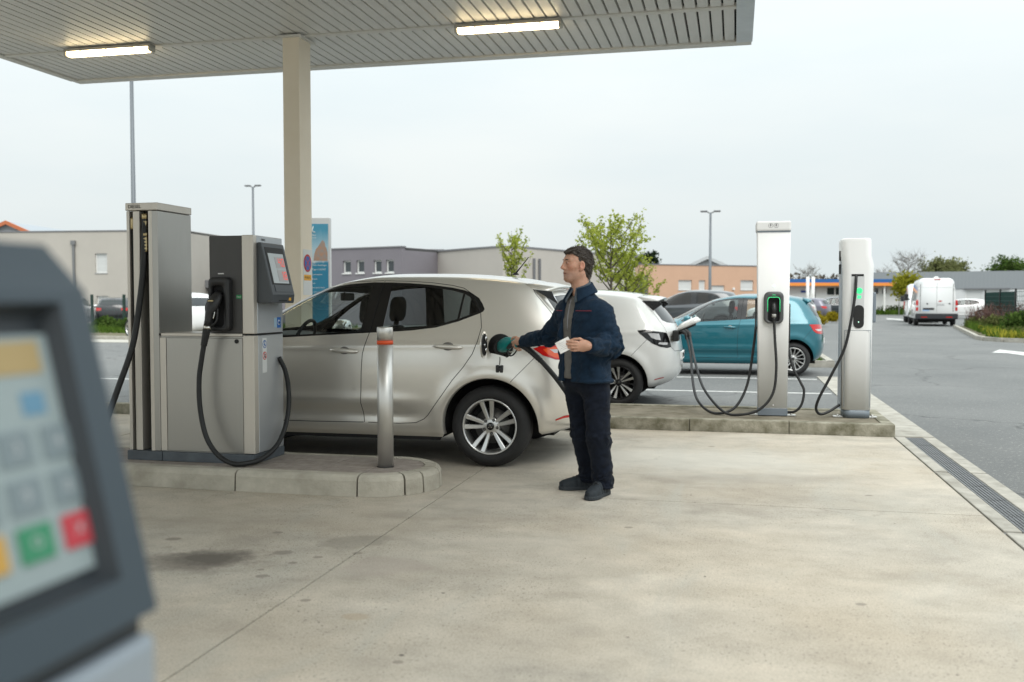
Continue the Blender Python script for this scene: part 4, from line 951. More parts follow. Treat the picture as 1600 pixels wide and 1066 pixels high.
def make_car(name, label, loc, rz, spec, mpaint, wstyle, detail=1, group=None, tail=None, extras=None, dlo=DLO, gls=GLS, creases=hatch_creases, scale=(1, 1, 1), NU=150, NV=76, tint=None, hatchpoly=None, seatz=.5, wrot=0.0, plate=True, handles=True):
    t = thing(name, label, 'car', loc, rz, group)
    sx, sy, sz = scale; rings = [(r[0] * sz, r[1] * sy, r[2] * sx, r[3] * sx, r[4] * sz, r[5] * sz, *r[6:]) for r in spec['rings']]
    wb, rw, ar = spec['wb'] * sx, spec['rw'] * (sx + sz) / 2, spec['arch'] * (sx + sz) / 2
    cr = (lambda x, y, z: creases(x / sx, y / sy, z / sz)) if creases else None
    sf = Surf(rings, spec['xm'] * sx, cr); q = lambda l: [('s', p[0] * sx, p[1] * sz) for p in l]
    zb = .232 * sz; reg = []
    for cx in (0, wb):
        a0 = math.degrees(math.asin((zb + .02 - rw) / ar)); arc = circle_s(cx, rw, ar, a0, 180 - a0, 44)
        up = sf.path(arc, step=.05); reg.append(('hole', np.concatenate([[(up[0][0], 0.0)], up, [(up[-1][0], 0.0)]])))
    for k, l in gls.items(): reg.append((k, sf.path(q(l), True)))
    reg.append(('window_trim', sf.path(q(dlo), True)))
    hp = hatchpoly or [('r', 0.0, 1.10), ('r', .30, 1.10), ('r', .55, 1.115), ('r', .625, 1.145), ('r', .60, 1.25), ('r', .555, 1.36), ('r', .30, 1.375), ('r', 0.0, 1.38)]
    hp = [(p[0], p[1] * sy, p[2] * sz) if p[0] == 'r' else (p[0] * sx, p[1] * sy, p[2] * sz) for p in hp]
    pp = sf.path(hp, False); pp[0][0] = 1.0; pp[-1][0] = 1.0; reg.append(('hatch_glass', pp))
    for nm, l in (tail or []):
        reg.append((nm, sf.path([(p[0] * sx, p[1] * sy, p[2] * sz) for p in l], True)))
    # windscreen: region of the front between the A pillars
    ws = [(2.52, 0, 1.05), (2.40, .45, 1.05), (2.25, .66, 1.06), (2.0, .66, 1.22), (1.75, .60, 1.37), (1.58, .54, 1.44), (1.62, .25, 1.455), (1.62, 0, 1.46)]
    wp = sf.path([(p[0] * sx, p[1] * sy, p[2] * sz) for p in ws], False); wp[0][0] = 0.0; wp[-1][0] = 0.0; reg.append(('windscreen', wp))
    # headlamps
    hl = [(3.42, .50, .70), (3.52, .45, .64), (3.40, .72, .62), (3.18, .84, .72), (2.98, .86, .80), (3.2, .76, .78)]
    reg.append(('headlamp', sf.path([(p[0] * sx, p[1] * sy, p[2] * sz) for p in hl], True)))
    grl = [(3.63, 0, .38), (3.62, .40, .38), (3.60, .50, .46), (3.62, .42, .56), (3.63, 0, .56)]
    gp = sf.path([(p[0] * sx, p[1] * sy, p[2] * sz) for p in grl], False); gp[0][0] = 0; gp[-1][0] = 0; reg.append(('grille', gp))
    if detail >= 1:
        FD = [(1.073, .332), (1.093, .493), (1.085, .75), (1.076, .895), (1.03, 1.07), (.975, 1.46), (.968, 1.497), (1.271, 1.490), (1.446, 1.468), (1.60, 1.425), (1.73, 1.375), (1.9, 1.278), (2.08, 1.160), (2.27, 1.03), (2.20, .80), (2.17, .55), (2.09, .37), (1.95, .327), (1.5, .327)]
        RD = [(1.065, .332), (1.085, .493), (1.077, .75), (1.068, .895), (1.022, 1.07), (.967, 1.46), (.96, 1.497), (.728, 1.490), (.545, 1.478), (.364, 1.455), (.262, 1.432), (.165, 1.372), (.098, 1.235), (.077, 1.117), (.10, 1.0), (.137, .907), (.21, .80), (.301, .693), (.39, .57), (.475, .458), (.515, .405), (.55, .373), (.62, .340), (.75, .331)]
        reg.append(('door', sf.path(q(FD), True))); reg.append(('door_rear', sf.path(q(RD), True)))
    P, n, out = cut_surface(sf, reg, NU, NV)
    body = patch(P, n, out['body'], 'body', mpaint, t, both=True)
    nz_ = n[out['body']].mean(1)
    ins = np.concatenate([out[k] for k in out if k in ('body', 'door', 'door_rear')]); cz = P[ins].mean(1)
    ins = ins[(cz[:, 2] > .5 * sz) & (cz[:, 0] < 2.6 * sx)]
    patch(P, n, ins, 'cabin_lining', M_line_in, body, off=-.028, both=True)
    for sd in (1, -1):
        for k in ('door', 'door_rear'):
            if k in out: patch(P, n, out[k], 'door', mpaint, t, sd)
        for k in gls:
            patch(P, n, out[k], 'side_window', (M_glass if k == 'front_glass' else M_tint) if tint is None else tint, t, sd, -.006)
        patch(P, n, out['window_trim'], 'window_trim', M_gloss, t, sd, -.002)
        for nm, _ in (tail or []):
            base = nm.split('#')[0]; patch(P, n, out[nm], base, {'tail_lamp': M_tail, 'lamp_orange': M_tailor, 'lamp_clear': M_tailc, 'reflector': M_tail, 'lamp_dark': M_gloss}[base], t, sd, .002 if base == 'reflector' else .004)
        patch(P, n, out['headlamp'], 'headlamp', M_tailc, t, sd, .002)
    patch(P, n, out['hatch_glass'], 'hatch_glass', M_hatchg, t, both=True, off=-.004)
    patch(P, n, out['windscreen'], 'windscreen', M_glass, t, both=True, off=-.004)
    patch(P, n, out['grille'], 'grille', M_gloss, t, both=True, off=-.01)
    # wheel wells with rolled lips
    y1 = .93 * sy
    for cx in (0, wb):
        for sd in (1, -1):
            m = MB(); rows = []
            arc = reg[0 if cx == 0 else 1][1][1:-1]; Pa, na = sf.at(arc[:, 0], arc[:, 1])
            lip = []
            for i in range(len(Pa)):
                p = Pa[i]; e = np.array((p[0] - cx, 0, p[2] - rw)); e /= np.linalg.norm(e)
                lip.append([tuple((p + e * .0) * (1, sd, 1)), tuple((p - e * .006 + np.array((0, -.008, 0))) * (1, sd, 1)), tuple((p - e * .006 + np.array((0, -.06, 0))) * (1, sd, 1))])
            m.loft(lip, closed=False, cap=False); m.build('arch_lip', mpaint, body)
            m = MB(); rows = []
            for i in range(len(Pa)):
                p = Pa[i] + np.array((0, -.03, 0)); e = np.array((p[0] - cx, 0, p[2] - rw)); e /= np.linalg.norm(e)
                rows.append([tuple((p + e * .012) * (1, sd, 1)), (cx + e[0] * (ar + .03), sd * .52 * sy, rw + e[2] * (ar + .03)), (cx, sd * .50 * sy, rw)])
            m.loft(rows, closed=False, cap=False); m.build('wheel_well', M_under, body)
            wheel(wstyle, t, cx, sd * (spec['track'] * sy - .105 * (sx + sz) / 2), rw, (sx + sz) / 2, wrot)
    m = MB(); m.box(-.45 * sx, 3.2 * sx, -.52 * sy, .52 * sy, .22 * sz, .32 * sz); m.box(.42 * sx, (2.72 - .42) * sx, -.84 * sy, .84 * sy, .215 * sz, .30 * sz); m.build('underbody', M_under, t)
    # interior
    if detail >= 1:
        for yy in (-.37, .37): seat(1.42 * sx, yy * sy, t, z0=seatz * sz)
        for yy in (-.40, .0, .40): seat(.42 * sx, yy * sy, t, head=True, z0=(seatz + .03) * sz)
        m = MB(); m.loft([[(x, y * sy, z * sz) for x, z in ((2.3 * sx, .70), (1.98 * sx, .72), (1.93 * sx, .93), (2.02 * sx, 1.01), (2.35 * sx, 1.04))] for y in (-.72, .72)]); m.build('dashboard', M_dash, t)
        m = MB(); c = np.array((1.84 * sx, .37 * sy, .99 * sz)); ring_ = []
        for k in range(25): a = 2 * math.pi * k / 24; ring_.append(tuple(c + np.array((-.07 * math.sin(a), .18 * math.cos(a), .165 * math.sin(a)))))
        m.tube(ring_, .016, 8, cap=False); m.tube([tuple(c), tuple(c + np.array((.18, 0, -.08)))], .03, 8); m.box(c[0] - .02, c[0] + .02, c[1] - .17, c[1] + .17, c[2] - .02, c[2] + .02); m.build('steering_wheel', M_dash, t)
        m = MB(); m.box(1.56 * sx, 1.60 * sx, -.125, .125, 1.33 * sz, 1.40 * sz, .015); m.tube([(1.62 * sx, 0, 1.40 * sz), (1.58 * sx, 0, 1.37 * sz)], .015, 8); m.build('mirror_inside', M_dash, t)
    # mirrors
    for sd in (1, -1):
        m = MB(); c = (2.06 * sx, sd * 1.0 * sy, 1.06 * sz)
        m.box(c[0] - .06, c[0] + .075, c[1] - .115, c[1] + .115, c[2] - .075, c[2] + .075, .05); m.sm = [True] * len(m.sm); mo = m.build('door_mirror', mpaint, t)
        MB().box(2.02 * sx, 2.07 * sx, sd * .88 * sy, sd * .95 * sy, 1.0 * sz, 1.04 * sz, .01).build('mirror_arm', M_gloss, mo)
        m = MB(); m.ell((c[0] - .062, c[1], c[2]), (.022, .098, .064), 16, 8); m.build('mirror_glass', M_chrome, mo)
    # seams and handles
    if detail >= 1:
        m = MB()
        ribbon(m, sf, sf.path(q(RD), True), .0055); ribbon(m, sf, sf.path(q(FD[6:] + FD[:1]), False), .0055)
        bm_ = [(-.178, .900, .693), (-.285, .905, .80), (-.39, .905, .905)]
        ribbon(m, sf, sf.path([(p[0] * sx, p[1] * sy, p[2] * sz) for p in bm_]), .004)
        hs = [(-.30, .60, 1.44), (-.33, .63, 1.40), (-.45, .655, 1.25), (-.58, .70, 1.10), (-.68, .72, .97), (-.74, .70, .80), (-.76, .60, .74), (-.77, .3, .73), (-.77, 0, .73)]
        ribbon(m, sf, sf.path([(p[0] * sx, p[1] * sy, p[2] * sz) for p in hs]), .005)
        m.build('panel_seams', M_dark, body)
        if handles:
            for k, hx, hz in (('door', 1.226, .920), ('door_rear', .34, .962)):
                for sd in (1, -1):
                    par = [c_ for c_ in t.children if c_.name.startswith('door') and not c_.name.startswith('door_')]
                    u, v = sf.inv(('s', hx * sx, hz * sz)); p0, n0 = sf.at(u, v); y0 = p0[1]
                    m = MB(); prof = []
                    for a in np.linspace(-1, 1, 15):
                        wz = .0155 * (1 - abs(a) ** 4) ** .5 + .003; yo = .034 - .022 * abs(a) ** 3
                        prof.append([((hx + .125 * a) * sx, sd * (y0 + yo + .010 * math.sin(w_) - .004), hz * sz + .006 * a + wz * math.cos(w_)) for w_ in np.linspace(0, 2 * math.pi, 10, endpoint=False)])
                    m.loft(prof); ho = m.build('door_handle', mpaint, t)
                    m = MB(); m.ell((hx * sx, sd * (y0 - .004), hz * sz), (.052, .010, .036), 20, 8); m.build('handle_cup', mat('handle_recess', (.20, .19, .175), .4, metal=.5), ho)
    if plate and detail >= 1:
        xp_ = float(sf.at(*sf.inv(('r', .05, .655 * sz)))[0][0]); m = MB(); m.box(xp_ - .006, xp_ + .02, -.26, .26, .60 * sz, .71 * sz, .004); pl_ = m.build('number_plate', M_white, t); pl_.rotation_euler = (0, 0, 0)
        m = MB(); m.text('EV 208 FR' if 'white' in label else 'GK 471 TS', .085, frame((xp_ - .0075, 0, .655 * sz), (0, -1, 0), (0, 0, 1)), .0008); m.build('plate_text', M_blk, pl_)
    if extras: extras(t, sf, body, sx, sy, sz)
    return t, sf

# ---- silver hatchback being refuelled
TAIL_SILVER = [('lamp_clear', [(-.50, .895, .955), (-.62, .84, .965), (-.72, .70, .965), (-.745, .60, .955), (-.735, .60, .925), (-.66, .80, .925), (-.54, .885, .930)]),
               ('lamp_orange', [(-.44, .908, .952), (-.50, .895, .968), (-.62, .84, .978), (-.72, .70, .978), (-.76, .55, .965), (-.76, .55, .890), (-.66, .80, .885), (-.54, .885, .890), (-.48, .90, .915)]),
               ('tail_lamp', [(-.355, .915, .955), (-.42, .912, .978), (-.55, .88, .990), (-.68, .78, .990), (-.76, .50, .985), (-.77, .50, .870), (-.68, .78, .868), (-.55, .885, .874), (-.44, .912, .905)]),
               ('reflector', [(-.57, .885, .345), (-.64, .85, .355), (-.72, .74, .362), (-.72, .74, .395), (-.64, .85, .385), (-.57, .885, .362)])]
def silver_extras(t, sf, body, sx, sy, sz):
    # roof spoiler with dark end fins and a high brake lamp
    m = MB(); secs = []
    for yv, xo, dz in ((0, 0, 0), (.2, .0, -.002), (.4, .012, -.010), (.52, .03, -.022), (.585, .06, -.036)):
        secs.append((yv, xo, dz))
    full = [(-a, b, c) for a, b, c in secs[::-1]] + secs[1:]
    L = []
    for yv, xo, dz in full:
        L.append([(-.20, yv, 1.508 + dz * 1.2), (-.36 + xo, yv * 1.0, 1.487 + dz), (-.475 + xo, yv, 1.462 + dz), (-.485 + xo, yv, 1.448 + dz), (-.46 + xo, yv, 1.428 + dz), (-.40 + xo, yv, 1.405 + dz), (-.25, yv, 1.44 + dz)])
    m.loft(L); m.build('roof_spoiler', M_silver, t)
    MB().box(-.468, -.440, -.16, .16, 1.428, 1.447, .004).build('brake_lamp', M_tail, t)
    for sd in (1, -1):
        m = MB(); m.prism([(-.30, 1.422), (-.445, 1.405), (-.46, 1.37), (-.50, 1.30), (-.40, 1.36)], 'y', sd * .580, sd * .600); m.build('spoiler_fin', M_gloss, t)
        m = MB(); m.tube([(-.43, sd * .575, 1.405), (-.49, sd * .59, 1.31)], .010, 8); m.build('fin_edge', M_chrome, t)
    # aerial
    m = MB(); m.lathe([(.030, 0), (.024, .012), (.012, .02), (.001, .022)], (-.02, .05, 1.555), n=14); m.tube([(-.02, .05, 1.57), (-.075, .05, 1.635), (-.135, .05, 1.71)], [.008, .005, .004], 8); m.build('aerial', M_blackp, t)
    # fuel flap: bezel, dark bowl, opened lid, hanging cap
    u, v = sf.inv(('s', -.094, .966)); p0, n0 = sf.at(u, v); yb = p0[1]
    m = MB()
    for k in range(36): pass
    prof = [(.100, .004), (.096, .007), (.088, -.0), (.080, .0045)]
    m.lathe([(.103, yb + .002), (.100, yb + .006), (.093, yb + .004)], (-.094, 0, .966), 'y', 36); m.build('flap_rim', M_blackp, t)
    m = MB(); m.lathe([(.095, yb + .005), (.001, yb + .0055)], (-.094, 0, .966), 'y', 36); m.build('filler_recess', M_dark, t)
    m = MB(); m.lathe([(.060, yb + .006), (.056, yb + .014), (.046, yb + .014), (.042, yb + .008)], (-.096, 0, .960), 'y', 28); m.build('filler_neck', M_blackp, t)
    m = MB(); lid = []
    for k in range(28):
        a = 2 * math.pi * k / 28; ux, uz = .086 * (1 - math.cos(a)), .105 * math.sin(a); lid.append((ux, uz))
    d_ = np.array((.04, 1.0)); d_ /= np.linalg.norm(d_); n2 = np.array((-1.0, .04))
    vs = [(.012 + d_[0] * p[0] - n2[0] * th, yb + .006 + d_[1] * p[0] - n2[1] * th, .985 + p[1]) for th in (0, .010) for p in lid]
    nn2 = len(lid); m.add(vs, [tuple(range(nn2)), tuple(range(nn2, 2 * nn2))[::-1]] + [(i, (i + 1) % nn2, nn2 + (i + 1) % nn2, nn2 + i) for i in range(nn2)]); lo = m.build('fuel_flap', M_silver, t)
    m = MB(); ctr = np.array((.012 + d_[0] * .086, yb + .006 + d_[1] * .086, .985)); nb = np.array((n2[0], n2[1], 0))
    def lidp(a, b, h): return tuple(ctr + np.array((d_[0], d_[1], 0)) * a + np.array((0, 0, b)) + nb * h)
    vs = [lidp(.07 * math.cos(2 * math.pi * k / 20), .088 * math.sin(2 * math.pi * k / 20), .004) for k in range(20)]; m.add(vs, [tuple(range(20))])
    m.build('flap_liner', M_dark, lo)
    m = MB(); m.tube([lidp(0, .05, .005), lidp(0, .05, .02)], .018, 12); m.tube([lidp(0, -.04, .005), lidp(0, -.04, .02)], .014, 12); m.tube([lidp(.03, 0, .005), lidp(.03, 0, .018)], .010, 10); m.build('flap_clips', M_chrome, lo)
    m = MB(); m.tube(spline([(-.09, yb + .012, .885), (-.092, yb + .022, .86), (-.088, yb + .02, .825)], 5), .0025, 6); cs_ = m.build('cap_strap', M_blackp, t)
    m = MB(); m.box(-.120, -.092, yb + .002, yb + .034, .762, .822, .008); m.box(-.090, -.060, yb + .002, yb + .034, .762, .822, .008); m.tube([(-.106, yb + .018, .79), (-.075, yb + .018, .79)], .018, 10); m.build('filler_cap', M_blackp, t)
    # sill strip, exhaust area, side badge of the lower valance
    for sd in (1, -1): MB().box(.43, 2.28, sd * .80, sd * .842, .195, .235, .006).build('sill_strip', M_under, t)
silver, sf_silver = make_car('silver_hatchback', 'champagne silver hatchback at the pump with its fuel flap open', (-1.9, 8.275, 0), math.pi, HATCH, M_silver, 'twin', tail=TAIL_SILVER, extras=silver_extras, NU=200, NV=100, wrot=R(8))

# ---- white electric hatchback on charge
TAIL_WHITE = [('lamp_clear', [(-.40, .915, .985), (-.50, .90, .99), (-.58, .87, .985), (-.60, .865, .90), (-.52, .895, .905), (-.45, .91, .93)]),
              ('lamp_clear#b', [(-.56, .88, .865), (-.66, .82, .870), (-.70, .77, .865), (-.69, .78, .835), (-.62, .85, .835), (-.55, .885, .845)]),
              ('lamp_dark', [(-.255, .915, 1.03), (-.36, .905, 1.045), (-.50, .89, 1.04), (-.62, .84, 1.025), (-.70, .76, 1.01), (-.74, .70, .80), (-.68, .79, .79), (-.58, .87, .805), (-.46, .905, .85), (-.36, .915, .92), (-.28, .918, .985)]),
              ('reflector', [(-.52, .89, .335), (-.60, .86, .34), (-.66, .81, .345), (-.66, .81, .362), (-.60, .86, .358), (-.52, .89, .350)])]
def white_extras(t, sf, body, sx, sy, sz):
    m = MB(); L = []
    for yv, xo, dz in ((-.60, .07, -.04), (-.5, .03, -.02), (-.25, 0, 0), (0, 0, 0), (.25, 0, 0), (.5, .03, -.02), (.60, .07, -.04)):
        L.append([((-.20) * sx, yv * sy, (1.508 + dz * 1.2) * sz), ((-.50 + xo) * sx, yv * sy, (1.468 + dz) * sz), ((-.565 + xo) * sx, yv * sy, (1.452 + dz) * sz), ((-.565 + xo) * sx, yv * sy, (1.438 + dz) * sz), ((-.40 + xo) * sx, yv * sy, (1.40 + dz) * sz), (-.25 * sx, yv * sy, (1.43 + dz) * sz)])
    m.loft(L); m.build('roof_spoiler', M_wpaint, t)
    for sd in (1, -1):
        m = MB(); m.prism([(-.22 * sx, 1.405 * sz), (-.52 * sx, 1.40 * sz), (-.56 * sx, 1.36 * sz), (-.43 * sx, 1.27 * sz)], 'y', sd * .59 * sy, sd * .62 * sy); m.build('spoiler_fin', M_gloss, t)
    # rear charging flap standing open over the port
    m = MB(); c = np.array((-.725 * sx, .60 * sy, .985 * sz)); lid = []
    secs = []
    for k in range(9):
        s_ = -1 + 2 * k / 8; hw = .115 * math.sqrt(max(.02, 1 - s_ ** 4)); ax = s_ * .165; th_ = .075 * math.sqrt(max(.03, 1 - s_ ** 4))
        ctr = c + np.array((-.17 - ax * .92, .02, .085 + ax * .42)); secs.append([tuple(ctr + np.array((0, hw * a, b))) for a, b in ((-1, 0), (-.8, .7 * th_), (0, th_), (.8, .7 * th_), (1, 0), (.8, -.010), (-.8, -.010))])
    m.loft(secs); fl = m.build('charging_flap', M_wpaint, t)
    m = MB(); m.loft([[tuple(np.array(q_[5]) * (1 - k_) + np.array(q_[6]) * k_ + np.array((.02, 0, -z_))) for k_, z_ in ((0, .0), (0, .035), (1, .035), (1, .0))] for q_ in secs[1:-1]]); m.build('flap_lining', M_blackp, fl)
    m = MB(); m.box(c[0] - .06, c[0] + .02, c[1] - .12, c[1] + .12, c[2] - .11, c[2] + .03, .02); m.tube([tuple(c + np.array((-.02, 0, .0))), tuple(c + np.array((-.12, .01, .06)))], .02, 8); m.build('charging_port', M_blackp, t)
    m = MB(); m.tube([(-.10 * sx, .25, 1.50 * sz), (-.26 * sx, .25, 1.66 * sz)], [.006, .003], 8); m.build('aerial', M_blackp, t)
SW = (.93, .96, .945)
GLS_W = dict(GLS)
white, sf_white = make_car('white_electric_hatchback', 'white hatchback on charge with an open flap and dark two tone alloy wheels', (-1.42, 12.82, 0), math.pi, HATCH, M_wpaint, 'dark', tail=TAIL_WHITE, extras=white_extras, scale=SW, wrot=R(0))

# ---- teal hatchback parked behind the charging posts
TAIL_TEAL = [('lamp_clear', [(-.60, .88, .90), (-.70, .78, .905), (-.76, .62, .90), (-.76, .62, .86), (-.68, .80, .86)]),
             ('tail_lamp', [(-.40, .918, .985), (-.55, .89, 1.0), (-.68, .80, 1.0), (-.76, .55, .985), (-.77, .55, .80), (-.70, .77, .80), (-.60, .87, .83), (-.52, .90, .87)])]
def teal_extras(t, sf, body, sx, sy, sz):
    m = MB(); L = []
    for yv, xo, dz in ((-.58, .07, -.04), (-.4, .02, -.01), (0, 0, 0), (.4, .02, -.01), (.58, .07, -.04)):
        L.append([(-.20 * sx, yv * sy, (1.508 + dz * 1.2) * sz), ((-.40 + xo) * sx, yv * sy, (1.465 + dz) * sz), ((-.41 + xo) * sx, yv * sy, (1.445 + dz) * sz), ((-.33 + xo) * sx, yv * sy, (1.41 + dz) * sz), (-.25 * sx, yv * sy, (1.43 + dz) * sz)])
    m.loft(L); m.build('roof_spoiler', M_teal, t)
    for sd in (1, -1): MB().box(1.985 * sx, 2.09 * sx, sd * .89 * sy, sd * 1.10 * sy, .975 * sz, 1.02 * sz, .02).build('mirror_shell', M_blackp, t)
HATCH_T = dict(HATCH); HATCH_T['rings'] = [(*r[:2], r[2] * .80, *r[3:]) for r in HATCH['rings']]
TAIL_TEAL = [(n_, [(p[0] * .80, p[1], p[2]) for p in l]) for n_, l in TAIL_TEAL]
teal, sf_teal = make_car('teal_hatchback', 'teal blue hatchback parked across a bay behind the charging posts', (1.0, 18.50, 0), math.pi, HATCH_T, M_teal, 'multi', tail=TAIL_TEAL, extras=teal_extras, scale=(.89, .97, .93), NU=120, NV=60, tint=M_glass, wrot=R(5))
# ------------------------------------------------------------ the man: smooth distance-field bodies meshed by surface nets
_rn = np.random.RandomState(11); _dirs = _rn.normal(size=(9, 3)); _dirs /= np.linalg.norm(_dirs, axis=1, keepdims=True); _frq = np.array([2.2, 2.9, 3.6, 4.6, 5.4, 6.6, 2.5, 3.9, 5.0]); _phs = _rn.uniform(0, 6.28, 9)
def vnoise(p):   # smooth sum-of-waves noise, about -0.5 .. 0.5
    q = p @ (_dirs * _frq[:, None]).T + _phs
    return (np.sin(q[:, :6] + 1.3 * np.sin(q[:, 3:9])).sum(1)) * .16
def ridged(p): return np.abs(vnoise(p)) * 2 - .42
def local(d, p, c, r, f, k):
    """blend a detail that only reaches r round c"""
    m = ((p - c) ** 2).sum(1) < r * r
    if m.any(): d = d.copy(); d[m] = smin(d[m], f(p[m]), k)
    return d
A3 = lambda *a: np.array(a, float)
def rc(p, a, b, ra, rb):
    a, b = A3(*a), A3(*b); ba = b - a; t = np.clip(((p - a) @ ba) / (ba @ ba + 1e-12), 0, 1); return np.linalg.norm(p - a - t[:, None] * ba, axis=1) - (ra + (rb - ra) * t)
def el(p, c, r, M=None):
    q = p - A3(*c)
    if M is not None: q = q @ M
    r = A3(*r); k0 = np.linalg.norm(q / r, axis=1); k1 = np.linalg.norm(q / r ** 2, axis=1); return k0 * (k0 - 1) / np.maximum(k1, 1e-9)
def smin(a, b, k):
    h = np.clip(.5 + .5 * (b - a) / k, 0, 1); return b + (a - b) * h - k * h * (1 - h)
def smax(a, b, k): return -smin(-a, -b, k)
def sdf_mesh(f, lo, hi, h, band=None):
    """sparse surface nets: only blocks near the surface are evaluated"""
    lo, hi = A3(*lo), A3(*hi); B = 8; nb = np.maximum(1, np.ceil((hi - lo) / (h * B)).astype(int)); n = nb * B
    g = np.full(tuple(n + 1), 1.0, np.float32)
    bi = np.stack(np.meshgrid(*[np.arange(k) for k in nb], indexing='ij'), -1).reshape(-1, 3); c = lo + (bi + .5) * B * h
    dc = np.concatenate([f(c[i:i + 200000]) for i in range(0, len(c), 200000)])
    near = np.abs(dc) < B * h * (1.05 if band is None else band); off = np.stack(np.meshgrid(*[np.arange(B + 1)] * 3, indexing='ij'), -1).reshape(-1, 3)
    for b in bi[(~near) & (dc < 0)]: g[b[0] * B:b[0] * B + B + 1, b[1] * B:b[1] * B + B + 1, b[2] * B:b[2] * B + B + 1] = -1
    nbk = bi[near]
    for s in range(0, len(nbk), 300):
        ch = nbk[s:s + 300]; idx = (ch[:, None, :] * B + off[None]).reshape(-1, 3); g[idx[:, 0], idx[:, 1], idx[:, 2]] = f(lo + idx * h)
    sg = g < 0; cs = np.zeros(tuple(n), np.int8)
    for dx in (0, 1):
        for dy in (0, 1):
            for dz in (0, 1): cs += sg[dx:n[0] + dx, dy:n[1] + dy, dz:n[2] + dz]
    cells = np.argwhere((cs > 0) & (cs < 8)); vid = np.full(tuple(n), -1, np.int64); vid[tuple(cells.T)] = np.arange(len(cells))
    acc = np.zeros((len(cells), 3)); cnt = np.zeros(len(cells)); E = []
    for ax in range(3):
        o = [d for d in range(3) if d != ax]
        for u in (0, 1):
            for v in (0, 1):
                a = cells.copy(); a[:, o[0]] += u; a[:, o[1]] += v; b = a.copy(); b[:, ax] += 1
                ga = g[tuple(a.T)]; gb = g[tuple(b.T)]; m = (ga < 0) != (gb < 0); t = ga[m] / (ga[m] - gb[m]); q = a[m].astype(float); q[:, ax] += t; acc[m] += q; cnt[m] += 1
    V = lo + acc / cnt[:, None] * h; Fq = []
    for ax in range(3):
        o1, o2 = (ax + 1) % 3, (ax + 2) % 3; sl0 = [slice(None)] * 3; sl1 = [slice(None)] * 3; sl0[ax] = slice(0, -1); sl1[ax] = slice(1, None)
        ed = np.argwhere(sg[tuple(sl0)] != sg[tuple(sl1)]); ed = ed[(ed[:, o1] > 0) & (ed[:, o2] > 0) & (ed[:, o1] < n[o1]) & (ed[:, o2] < n[o2])]
        q = []
        for u, v in ((0, 0), (1, 0), (1, 1), (0, 1)): a = ed.copy(); a[:, o1] -= u; a[:, o2] -= v; q.append(vid[tuple(a.T)])
        q = np.stack(q, 1); ins = sg[tuple(ed.T)]; q[~ins] = q[~ins][:, ::-1]; Fq.append(q)
    Fq = np.concatenate(Fq); Fq = Fq[(Fq >= 0).all(1)]; return V, Fq
def sdf_obj(name, f, lo, hi, h, m, parent, off, relax=1, tint=None):
    V, Fq = sdf_mesh(f, lo, hi, h)
    for _ in range(relax):   # pull the vertices onto the surface
        e = h * .5; d = f(V); gr = np.stack([f(V + A3(e, 0, 0)) - d, f(V + A3(0, e, 0)) - d, f(V + A3(0, 0, e)) - d], 1) / e; V = V - gr * (d / np.maximum((gr ** 2).sum(1), .2))[:, None].clip(-h, h)
    me = bpy.data.meshes.new(name); me.from_pydata((V - A3(*off)).tolist(), [], Fq.tolist()); me.materials.append(m); me.polygons.foreach_set('use_smooth', [True] * len(Fq)); me.update()
    if tint is not None:
        at_ = me.color_attributes.new('tint', 'FLOAT_COLOR', 'POINT'); at_.data.foreach_set('color', np.concatenate([tint(V), np.ones((len(V), 1))], 1).astype(np.float32).ravel())
    o = bpy.data.objects.new(name, me); COL.objects.link(o)
    if parent is not None: o.parent = parent
    return o

def skin_material():
    m = mat('skin', (.48, .265, .180), .5, color2=(.58, .335, .24), vscale=22, subsurf=.2, bump=.10, bscale=260, spec=.4)
    t = m.node_tree; b = t.nodes['Principled BSDF']; src = b.inputs['Base Color'].links[0].from_socket
    at = N(t, 'ShaderNodeAttribute'); at.attribute_name = 'tint'; mx = N(t, 'ShaderNodeMix', data_type='RGBA', blend_type='MULTIPLY'); mx.inputs[0].default_value = 1
    lk(t, src, mx.inputs[6]); lk(t, at.outputs['Color'], mx.inputs[7]); lk(t, mx.outputs[2], b.inputs['Base Color']); return m
M_skin = skin_material()
def fabric(name, c, v=.25, bs=420, c2=None, rough=.85):
    return mat(name, c, rough, var=v, vscale=26, bump=.35, bscale=bs, sheen=.03, spec=.2)
M_jacket = fabric('navy_workwear', (.0068, .0205, .042), .22); M_trous = fabric('dark_navy_cotton', (.0045, .0075, .0155), .3)
M_shirt = fabric('grey_wool', (.165, .157, .147), .15, 300); M_shcol = fabric('grey_blue_collar', (.085, .105, .125), .12)
M_shoe = mat('dark_nubuck', (.012, .018, .024), .75, var=.3, vscale=40, bump=.2, bscale=200); M_sole = mat('shoe_sole', (.02, .026, .032), .7)
M_hair = mat('brown_grey_hair', (.020, .0135, .010), .55, color2=(.075, .062, .052), vscale=34, stretch=(1, 1, .22), bump=.6, bscale=120, spec=.4)
M_pipe = mat('red_piping', (.20, .025, .04), .7); M_paper = mat('paper', (.74, .73, .70), .7, var=.03, vscale=30)
UD = A3(.782, -.624, 0); FD_ = A3(-.624, -.782, 0); ZD = A3(0, 0, 1)
man = thing('person', 'man in navy work jacket and dark trousers refuelling the silver car, holding a paper slip', 'person', (-.97, 6.55, 0)); MO = (-.97, 6.55, 0)
